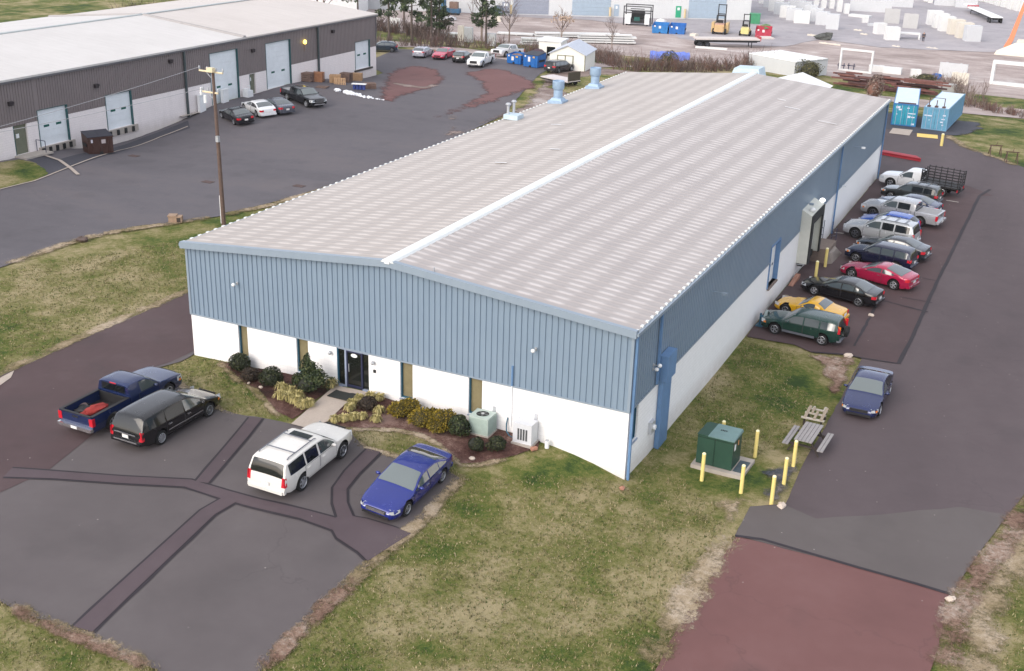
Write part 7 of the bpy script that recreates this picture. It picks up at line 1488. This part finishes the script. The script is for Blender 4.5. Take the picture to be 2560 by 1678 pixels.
semi((19.426,219.522), (11.621,240.319), 'white flatbed semitrailer with a red headboard parked by the crane', m_white, mat('red_plate', (0, 0, 0)), 2.3, 1.1)
o = MB().bb((-2.6, -.15, 0), (2.6, .15, .32)).bb((-2.6, -.05, .32), (2.6, .05, .36)).build('white_beam', m_pcw, None, None, cp((-18,148)), R(8)); tag(o, 'white concrete beam lying in front of the flatbed semitrailer', 'beam')
# skips
for P, lb, c in (((-32.2,163.557), 'open blue skip in the far yard, left of the pair', (.03, .20, .50)), ((-29.334,164.414), 'open blue skip in the far yard, right of the pair', (.025, .15, .46)), ((-15.101,169.731), 'open red skip in the far yard beside the yellow forklift', (.45, .045, .08))):
    skip('yard_skip', lb, P, R(12), (2.7, 2.6, 1.75), c, False, 'skips in the far yard', ((.0, 1.15, .4, .45, wc), (-.9, 1.3, .3, .25, wc)), slope=.25)
o = MB().blob((0, 0, 0), (1.0, .8, .5), 9, 5, 0, .3, random.Random(8)).build('green_waste', mat('green_waste', (.12, .22, .10), .8), None, None, (*(-15.299,171.582), g1(*(-15.299,171.582))+1.5)); tag(o, 'green waste heaped in the red skip', 'rubbish')
o = MB().blob((0, 0, 0), (1.1, .9, .55), 9, 5, 0, .2, random.Random(12)).build('white_sacks', m_pcw, None, None, (*(-33.634,167.422), g1(*(-33.634,167.422))+1.5)); tag(o, 'white sacks heaped behind the left far blue skip', 'sacks')
o = MB().bb((-1, -.8, 0), (1, .8, 1.8)).bb((-1.05, -.85, 1.8), (1.05, .85, 1.95)).build('green_bin', mat('bin_green', (.05, .26, .13), .5), None, None, cp((-21.742,188.309)), .2); tag(o, 'green lidded bin behind the red skip', 'bin')
# rack truck, loaders
P = -39.601,171.58; t = thing('rack_truck', 'black truck with a tall pipe rack parked at the pale building', 'truck', cp(P), R(14)); mb = MB(); mb.bb((-2.2, -.9, .5), (2.2, 1.2, 1.25)); mb.build('truck_body', m_trimk, t)
mb = MB()
for xx in (-2.5, 2.5):
    for yy in (-1.0, 2.5): mb.bb((xx-.09, yy-.09, 0), (xx+.09, yy+.09, 3.5))
for zz in (2.3, 3.4):
    for yy in (-1.0, 2.5): mb.bb((-2.6, yy-.08, zz), (2.6, yy+.08, zz+.16))
for zz in (2.6, 3.0): mb.bb((-1.3, -1.05, zz), (1.3, -.95, zz+.14))
mb.build('pipe_rack', mat('rack_black', (.03, .03, .035), .6), t); MB().bb((-2.25, -1.1, .3), (-1.2, -.95, 2.0)).build('white_panel', m_white, t); MB().bb((1.4, -1.1, .3), (2.3, -.95, 2.0)).build('white_panel', m_white, t)
mb = MB(); mb.bb((-1.2, .2, 1.25), (1.2, 1.6, 2.5)); mb.build('cab', m_trimk, t); mb = MB(); mb.bb((-.6, -.93, .9), (.5, -.905, 1.6)); mb.build('sign_board', mat('dark_green_board', (.02, .10, .09), .6), t)
tm, rm = wheel_meshes(.48, .3, True, 6)
def add_wheels(t, pts, tm, rm):
    for x_, y_, z_, sd in pts:
        w2 = bpy.data.objects.new('wheel', None); COL.objects.link(w2); w2.parent = t; w2.location = (x_, y_, z_); w2.rotation_euler = (0, 0, PI/2*-sd)
        for me in (tm, rm): o = bpy.data.objects.new(me.name, me); COL.objects.link(o); o.parent = w2
add_wheels(t, [(-1.9, -.5, .48, -1), (1.9, -.5, .48, 1)], tm, rm)
def loader(P, rz, c1, c2, label, s_, mh, nm='forklift'):
    t = thing(nm, label, 'forklift', cp(P), rz); k = s_; m = mat(nm+'_paint%.2f' % c1[0], c1, .5, 0, .08, 2)
    mb = MB(); mb.box((0, -.3*k, .95*k), (1.5*k, 1.4*k, .9*k), 0, 0, .85); mb.box((0, .9*k, .85*k), (1.7*k, 1.2*k, .5*k)); mb.box((0, -.95*k, .8*k), (1.25*k, .3*k, .8*k), 0, 0, .9); mb.build('body', m, t)
    mb = MB(); mb.box((0, -.3*k, 1.46*k), (1.3*k, 1.2*k, .14*k)); mb.build('engine_cover', mat(nm+'_cover%.2f' % c2[0], c2, .5, 0, .08, 2), t)
    mb = MB()
    for sx in (-1, 1):
        for yy in (.1, 1.2): mb.cyl((sx*.62*k, yy*k, 1.1*k), (sx*.55*k, yy*k, 2.5*k), .05*k, .05*k, 6)
        mb.bb((sx*.55*k-.08, 1.55*k, .3), (sx*.55*k+.08, 1.7*k, mh))
    for zz in (2.5*k, mh-.1, mh*.66): mb.bb((-.6*k, 1.2*k if zz == 2.5*k else 1.56*k, zz-.07), (.6*k, 1.3*k if zz == 2.5*k else 1.68*k, zz+.07))
    mb.bb((-.6*k, .1*k, 2.48*k), (.6*k, 1.2*k, 2.56*k)); mb.build('mast', m_trimk, t); mb = MB(); mb.bb((-.35*k, .2*k, 1.2*k), (.35*k, .75*k, 1.9*k)); mb.build('seat', m_trimk, t)
    tm, rm = wheel_meshes(.42*k, .3, True, 6); add_wheels(t, [(-.85*k, -.6*k, .42*k, -1), (.85*k, -.6*k, .42*k, 1), (-.85*k, 1.0*k, .42*k, -1), (.85*k, 1.0*k, .42*k, 1)], tm, rm)
    return t
t = loader((-22.86,168.676), R(10), (.56, .38, .19), (.52, .33, .26), 'big tan forklift with a tall black mast standing in the far yard', 1.25, 5.0)
for sd in (-1, 1): mb = MB(); mb.bb((sd*1.25-.25, -.3, .3), (sd*1.25+.25, 2.2, 2.0)); mb.build('side_tank', mat('forklift_tank', (.58, .42, .21), .5, 0, .08), t)
loader((-18.339,169.338), R(10), (.66, .58, .24), (.62, .55, .28), 'smaller yellow forklift between the tan forklift and the red skip', 1.0, 3.6)
# crane on the right
a = Vector((24.66,176.697)); t = thing('mobile_crane', 'mobile crane with a raised orange boom and a white cab at the right edge', 'crane', (a.x+3.2, a.y-1.0, g1(a.x, a.y)), R(20)); t.rotation_euler = (0, 0, 0)
m_or = mat('boom_orange', (.66, .21, .10), .5, 0, .06, 2); m_cr = mat('crane_cream', (.72, .68, .58), .55, 0, .06, 1.5)
mb = MB(); mb.cyl((-2.6, .5, 2.0), (-1.0, 2.0, 10.5), .55, .30, 4); mb.cyl((-3.1, .2, .8), (-2.6, .5, 2.2), .62, .55, 4); mb.build('boom', m_or, t)
mb = MB(); mb.bb((-1.5, -1.0, .9), (5, 1.6, 2.3)); mb.build('chassis', m_cr, t)
mb = MB(); mb.bb((-.4, -1.2, 2.3), (2.6, 1.2, 4.0)); mb.bb((-.3, -1.1, 4.0), (2.5, 1.1, 4.2)); mb.build('cab', m_white, t); mb = MB()
for x_ in (-.1, .8, 1.7): mb.bb((x_, -1.23, 3.0), (x_+.65, -1.203, 3.7))
mb.build('cab_window', m_glassd, t); mb = MB(); mb.add([(-4.6, -3.4, 0), (5, -3.4, 0), (5, -1.2, 0), (-3.4, -1.2, 0), (-4.3, -3.3, .7), (5, -3.3, 1.2), (5, -1.3, 2.2), (-1.6, -1.3, 2.0)], [(0, 1, 5, 4), (4, 5, 6, 7), (2, 3, 7, 6), (3, 0, 4, 7)]); mb.build('engine_hood', m_cr, t)
tm, rm = wheel_meshes(.6, .35, True, 6); add_wheels(t, [(-.6, -1.15, .6, -1), (3.5, -1.15, .6, -1)], tm, rm)
for w2 in t.children:
    if w2.name.startswith('wheel'): w2.rotation_euler = (0, 0, PI)
# blue tarp over a stack, planks behind the hedge
a = Vector((-19.398,122.202)); b = Vector((-14.139,124.316)); d = b-a; t = thing('covered_stack', 'long stack under a bright blue tarpaulin behind the scrub', 'covered stack', (a.x, a.y, g1(a.x, a.y)+.05), math.atan2(d.y, d.x)); l_ = d.length
mb = MB(); n = 14; A0 = []; A1 = []; B0 = []; B1 = []; rnd = random.Random(3)
for i in range(n+1): u = l_*i/n; s_ = rnd.uniform(-.1, .1); A0.append((u, -1.0+s_, .5+rnd.uniform(0, .35))); A1.append((u, -.8+s_, 1.45+rnd.uniform(-.12, .1))); B1.append((u, .8, 1.7+rnd.uniform(-.12, .1))); B0.append((u, 1.0, .6))
mb.strip(A1, A0); mb.strip(B1, A1); mb.strip(B0, B1); mb.add([A0[0], A1[0], B1[0], B0[0]], [(0, 1, 2, 3)]); mb.add([A0[-1], A1[-1], B1[-1], B0[-1]], [(3, 2, 1, 0)]); mb.build('tarpaulin', mat('tarp_blue', (.13, .20, .62), .6, 0, .15, 1.5), t); mb = MB(); mb.bb((.15, -.7, 0), (l_-.15, .7, 1.3)); mb.build('stack', m_pcg, t)
for i, (P0, P1, n, lb) in enumerate([((-38.841,140.594), (-30.12,145.475), 4, 'stack of long white planks behind the white shed'), ((-44.358,130.713), (-38.784,133.923), 3, 'stack of long white planks left of the small dry leaved tree'), ((-59.825,129.536), (-53.658,131.912), 2, 'low white slab behind the pines and parked cars'), ((-47.969,142.954), (-34.438,151.209), 2, 'long thin white planks at the back edge of the hedge'), ((-54.105,141.543), (-47.198,143.715), 1, 'pale planks lying behind the tall bare tree')]):
    a = Vector(P0); b = Vector(P1); d = b-a; mb = MB()
    for k in range(n): mb.bb((rnd.uniform(0, .6), -.9+.1*k, .12+.36*k), (d.length-rnd.uniform(0, .8), .9-.05*k, .12+.36*k+.22))
    for f in (.15, .5, .85): mb.bb((d.length*f-.1, -.8, 0), (d.length*f+.1, .8, .12))
    tag(mb.build('plank_stack', m_pcw, None, None, (a.x, a.y, g1(a.x, a.y)+.05), math.atan2(d.y, d.x)), lb, 'planks', 'white planks stacked behind the hedge')
for P, d, m, lb in [((-48.486,118.446), (.9, .6, 3.0), m_pct, 'cream post block behind the black hatchback'), ((-51.002,125.519), (1.5, .8, 2.4), m_pc, 'pale grey slab right of the cream post block'), ((-45.592,122.703), (1.6, 1.0, 2.0), m_pc, 'pale slab behind the white pickups'), ((-70.695,135.585), (2.0, .4, 1.6), m_pcw, 'small white board among the pines')]: unit(P, .3, d, m, lb, None)
# plant at the far left of the yard
P = -74.837,161.819; t = thing('blue_machine', 'dark blue loading machine standing left of the pale building', 'machine', cp(P), .2); mb = MB(); mb.bb((-1.2, -.6, .4), (2.6, .6, 1.2)); mb.bb((-1.2, -.4, 1.2), (-.3, .4, 3.0)); mb.build('machine_body', mat('machine_blue', (.04, .12, .22), .6, 0, .1), t); mb = MB(); mb.cyl((-.8, 0, 3.0), (-2.2, 0, 4.0), .25, .2, 6); mb.build('chute', mat('machine_blue', 0), t); mb = MB(); mb.bb((-1, -.5, 0), (2.4, .5, .4)); mb.build('skid', m_trimk, t)
P = -66.834,167.316; t = thing('blue_machine', 'low blue grey machine in front of the grey door at the back', 'machine', cp(P), .2); mb = MB(); mb.bb((-1.1, -.6, .3), (1.1, .6, 1.5)); mb.bb((-.4, -.5, 1.5), (.9, .5, 1.9)); mb.build('machine_body', mat('machine_slate', (.10, .17, .24), .6, 0, .1), t); mb = MB(); mb.bb((1.1, -.2, .7), (2.4, .2, .9)); mb.build('arm', m_trimk, t)
o = make_car('hatch', 'yard_white', (.75, .77, .80), 'parked_hatchback', 'small white car standing in the far yard by the dark blue machine', 'car', metal=0, dark_glass=False); place(o, 30, (-70.39,152.868))
for P, d, m, lb in [((-74.45,167.93), (1.6, 1.0, 1.9), mat('peach_board', (.68, .48, .34), .8), 'peach coloured crate by the dark blue machine'), ((-62.899,158.993), (2.0, 1.2, .9), m_pct, 'pale rubble block in front of the low blue grey machine'), ((-73.577,162.237), (1.6, 1.2, 2.4), m_p2, 'brown stack of timber beside the peach crate')]: unit(P, .3, d, m, lb, None)
P = -5.084,172.542; mb = MB(); mb.blob((0, 0, .45), (1.6, 1.0, .6), 10, 6, 0, .3, random.Random(31)); mb.bb((.3, -.2, .6), (1.5, .2, 1.3)); tag(mb.build('scrap_heap', mat('scrap_dark', (.08, .085, .08), .7, 0, .3), None, None, cp(P)), 'dark heap of scrap in front of the precast units', 'heap')
for i, (P, d) in enumerate([((-7.481,176.009), (2.6, .3, .3)), ((-2.686,166.828), (4.0, .3, .2)), ((-25.596,162.523), (1.2, 1.0, .5)), ((-2.273,189.597), (1.6, .5, .2)), ((-0.172,184.219), (1.4, .5, .2)), ((7.639,171.091), (1.4, .3, .15)), ((13.289,173.113), (2.0, .3, .12))]): unit(P, -.3, d, m_pct, ('timber bearer', 'long timber bearer', 'pale block', 'pale offcut', 'pale offcut', 'short bearer', 'thin bearer')[i]+' lying in the yard, '+('by the second row', 'in front of the scrap heap', 'left of the tan forklift', 'below the low slab, left one', 'below the low slab, right one', 'below the culvert heap', 'below the row by the crane')[i], None, name='bearer', cat='timber')
# the standing man
P = 10.692,180.78; t = thing('person', 'person in dark work clothes standing in the yard beside the open culvert', 'person', cp(P), R(200))
def skin(name, V, E, Rr, m, parent, sub=1):
    me = bpy.data.meshes.new(name); me.from_pydata(V, E, []); o = bpy.data.objects.new(name, me); COL.objects.link(o); md = o.modifiers.new('s', 'SKIN'); me_ = o.data
    for i, r_ in enumerate(Rr): me_.skin_vertices[0].data[i].radius = (r_, r_) if not isinstance(r_, tuple) else r_
    me_.skin_vertices[0].data[0].use_root = True; o.modifiers.new('b', 'SUBSURF').levels = sub; o.modifiers['b'].render_levels = sub
    dg = bpy.context.evaluated_depsgraph_get(); dg.update(); nm = bpy.data.meshes.new_from_object(o.evaluated_get(dg)); o.modifiers.clear(); o.data = nm; nm.materials.clear(); nm.materials.append(m); nm.polygons.foreach_set('use_smooth', [True]*len(nm.polygons)); o.parent = parent; return o
V = [(0, 0, .98), (0, 0, 1.2), (0, .01, 1.42), (0, .02, 1.52), (0, 0, 1.62), (0, 0, 1.74)]; E = [(0, 1), (1, 2), (2, 3), (3, 4), (4, 5)]; RR = [(.15, .11), (.14, .10), (.15, .10), .055, .085, .07]
for sd in (-1, 1):
    k = len(V); V += [(sd*.20, 0, 1.43), (sd*.27, .02, 1.14), (sd*.28, -.10, .90), (sd*.28, -.13, .82)]; RR += [.06, .045, .032, .035]; E += [(2, k), (k, k+1), (k+1, k+2), (k+2, k+3)]
    for j in range(4): V += [(sd*(.26+.013*j), -.15-.004*j, .77), (sd*(.26+.013*j), -.16+.01*j, .72+.006*abs(j-1.5))]; RR += [.010, .008]; E += [(k+3, len(V)-2), (len(V)-2, len(V)-1)]
    V += [(sd*.245, -.155, .80), (sd*.24, -.175, .765)]; RR += [.011, .009]; E += [(k+3, len(V)-2), (len(V)-2, len(V)-1)]
    k = len(V); V += [(sd*.10, 0, .90), (sd*.12, -.02, .50), (sd*.13, .02, .09), (sd*.13, -.14, .05)]; RR += [.09, .06, .045, .04]; E += [(0, k), (k, k+1), (k+1, k+2), (k+2, k+3)]
skin('body', V, E, RR, mat('skin_tone', (.42, .25, .18), .6, 0, .05), t)
V = [(0, 0, .95), (0, 0, 1.2), (0, .01, 1.44)]; E = [(0, 1), (1, 2)]; RR = [(.19, .145), (.18, .135), (.17, .125)]
for sd in (-1, 1): k = len(V); V += [(sd*.20, 0, 1.43), (sd*.27, .02, 1.14), (sd*.28, -.09, .92)]; RR += [.082, .066, .055]; E += [(2, k), (k, k+1), (k+1, k+2)]
skin('jacket', V, E, RR, mat('dark_jacket', (.035, .042, .06), .85, 0, .1), t)
V = [(0, 0, .98)]; E = []; RR = [(.165, .13)]
for sd in (-1, 1): k = len(V); V += [(sd*.10, 0, .88), (sd*.12, -.02, .50), (sd*.13, .02, .12)]; RR += [.112, .082, .066]; E += [(0, k), (k, k+1), (k+1, k+2)]
skin('trousers', V, E, RR, mat('dark_trousers', (.03, .033, .045), .9, 0, .1), t)
mb = MB(); mb.blob((0, .02, 1.74), (.095, .11, .08), 12, 7); mb.build('cap', mat('pale_cap', (.35, .33, .32), .8), t, 50)
mb = MB(); mb.blob((0, -.10, 1.655), (.014, .02, .02), 6, 4)
for sd in (-1, 1): mb.blob((sd*.032, -.082, 1.685), (.012, .008, .008), 6, 4, 1); mb.blob((sd*.09, .0, 1.67), (.012, .022, .032), 6, 4)
mb.box((0, -.085, 1.615), (.045, .012, .008), 1); mb.build('face', [mat('skin_tone', 0), m_trimk], t)
# pale house behind the trees at the top left
t = thing('house', 'pale house glimpsed through the trees behind the left warehouse', 'house', (-92, 150, g1(-92, 150)), R(20)); mb = MB(); mb.bb((-5, -4, 0), (5, 4, 5.2)); mb.build('house_wall', m_white, t); mb = MB(); mb.prism([(-5.4, 0), (5.4, 0), (0, 2.6)], -4.4, 4.4); o = mb.build('house_roof', mat('house_roof_grey', (.30, .30, .32), .8), t, loc=(0, 0, 5.2)); o.rotation_euler = (PI/2, 0, 0)
for x_ in (-3, 0, 3): mb = MB(); mb.bb((x_-.6, -4.06, 3.0), (x_+.6, -4.003, 4.4)); mb.build('window', m_glassd, t)

# ------------------------------------------------------------------ light and camera
AZ = Vector((-.30, -.95)).normalized(); EL = R(30)
wd = bpy.data.worlds.new('World'); SC.world = wd; wd.use_nodes = True; nt = wd.node_tree
sky = nt.nodes.new('ShaderNodeTexSky'); sky.sky_type = 'NISHITA'; sky.sun_disc = False; sky.sun_elevation = EL; sky.sun_rotation = math.atan2(AZ.x, AZ.y) % (2*PI)
sky.air_density = .55; sky.dust_density = 2.2; sky.ozone_density = 1.0
mxs = nt.nodes.new('ShaderNodeMix'); mxs.data_type = 'RGBA'; mxs.inputs[0].default_value = .62; mxs.inputs[7].default_value = (5.0, 5.0, 5.15, 1)   # thin even overcast over the clear sky
nt.links.new(sky.outputs[0], mxs.inputs[6]); nt.links.new(mxs.outputs[2], nt.nodes['Background'].inputs[0]); nt.nodes['Background'].inputs[1].default_value = .15
sd = bpy.data.lights.new('sun', 'SUN'); sd.energy = 1.1; sd.angle = R(50); sd.color = (1, .90, .79)
so = bpy.data.objects.new('sun', sd); COL.objects.link(so)
so.rotation_euler = Vector((-AZ.x*math.cos(EL), -AZ.y*math.cos(EL), -math.sin(EL))).to_track_quat('-Z', 'Y').to_euler(); so.location = (0, -60, 60)
hz = MB().bb((-260, -110, -9), (330, 420, 26)); m, nt, b = newmat('haze_air'); nt.nodes.remove(b); pv = nt.nodes.new('ShaderNodeVolumePrincipled'); pv.inputs['Color'].default_value = (.92, .93, .96, 1); pv.inputs['Density'].default_value = .0001
nt.links.new(pv.outputs[0], nt.nodes['Material Output'].inputs['Volume']); tag(hz.build('haze', m), kind='stuff')
CAM_C=(38.2032, -42.8446, 23.724)
CAM_M=[(0.898154, 0.438848, 0.027055), (-0.186324, 0.324155, 0.927473), (0.39825, -0.838055, 0.372909)]
LENS=41.4757
cd = bpy.data.cameras.new('camera'); co = bpy.data.objects.new('camera', cd); COL.objects.link(co); cd.sensor_width = 36; cd.lens = LENS; cd.clip_end = 3000; cd.clip_start = .5
m3 = Matrix(CAM_M).transposed().to_4x4(); m3.translation = Vector(CAM_C); co.matrix_world = m3; SC.camera = co
vs = SC.view_settings; vs.view_transform = 'Standard'; vs.look = 'None'; vs.exposure = .95; vs.gamma = 1
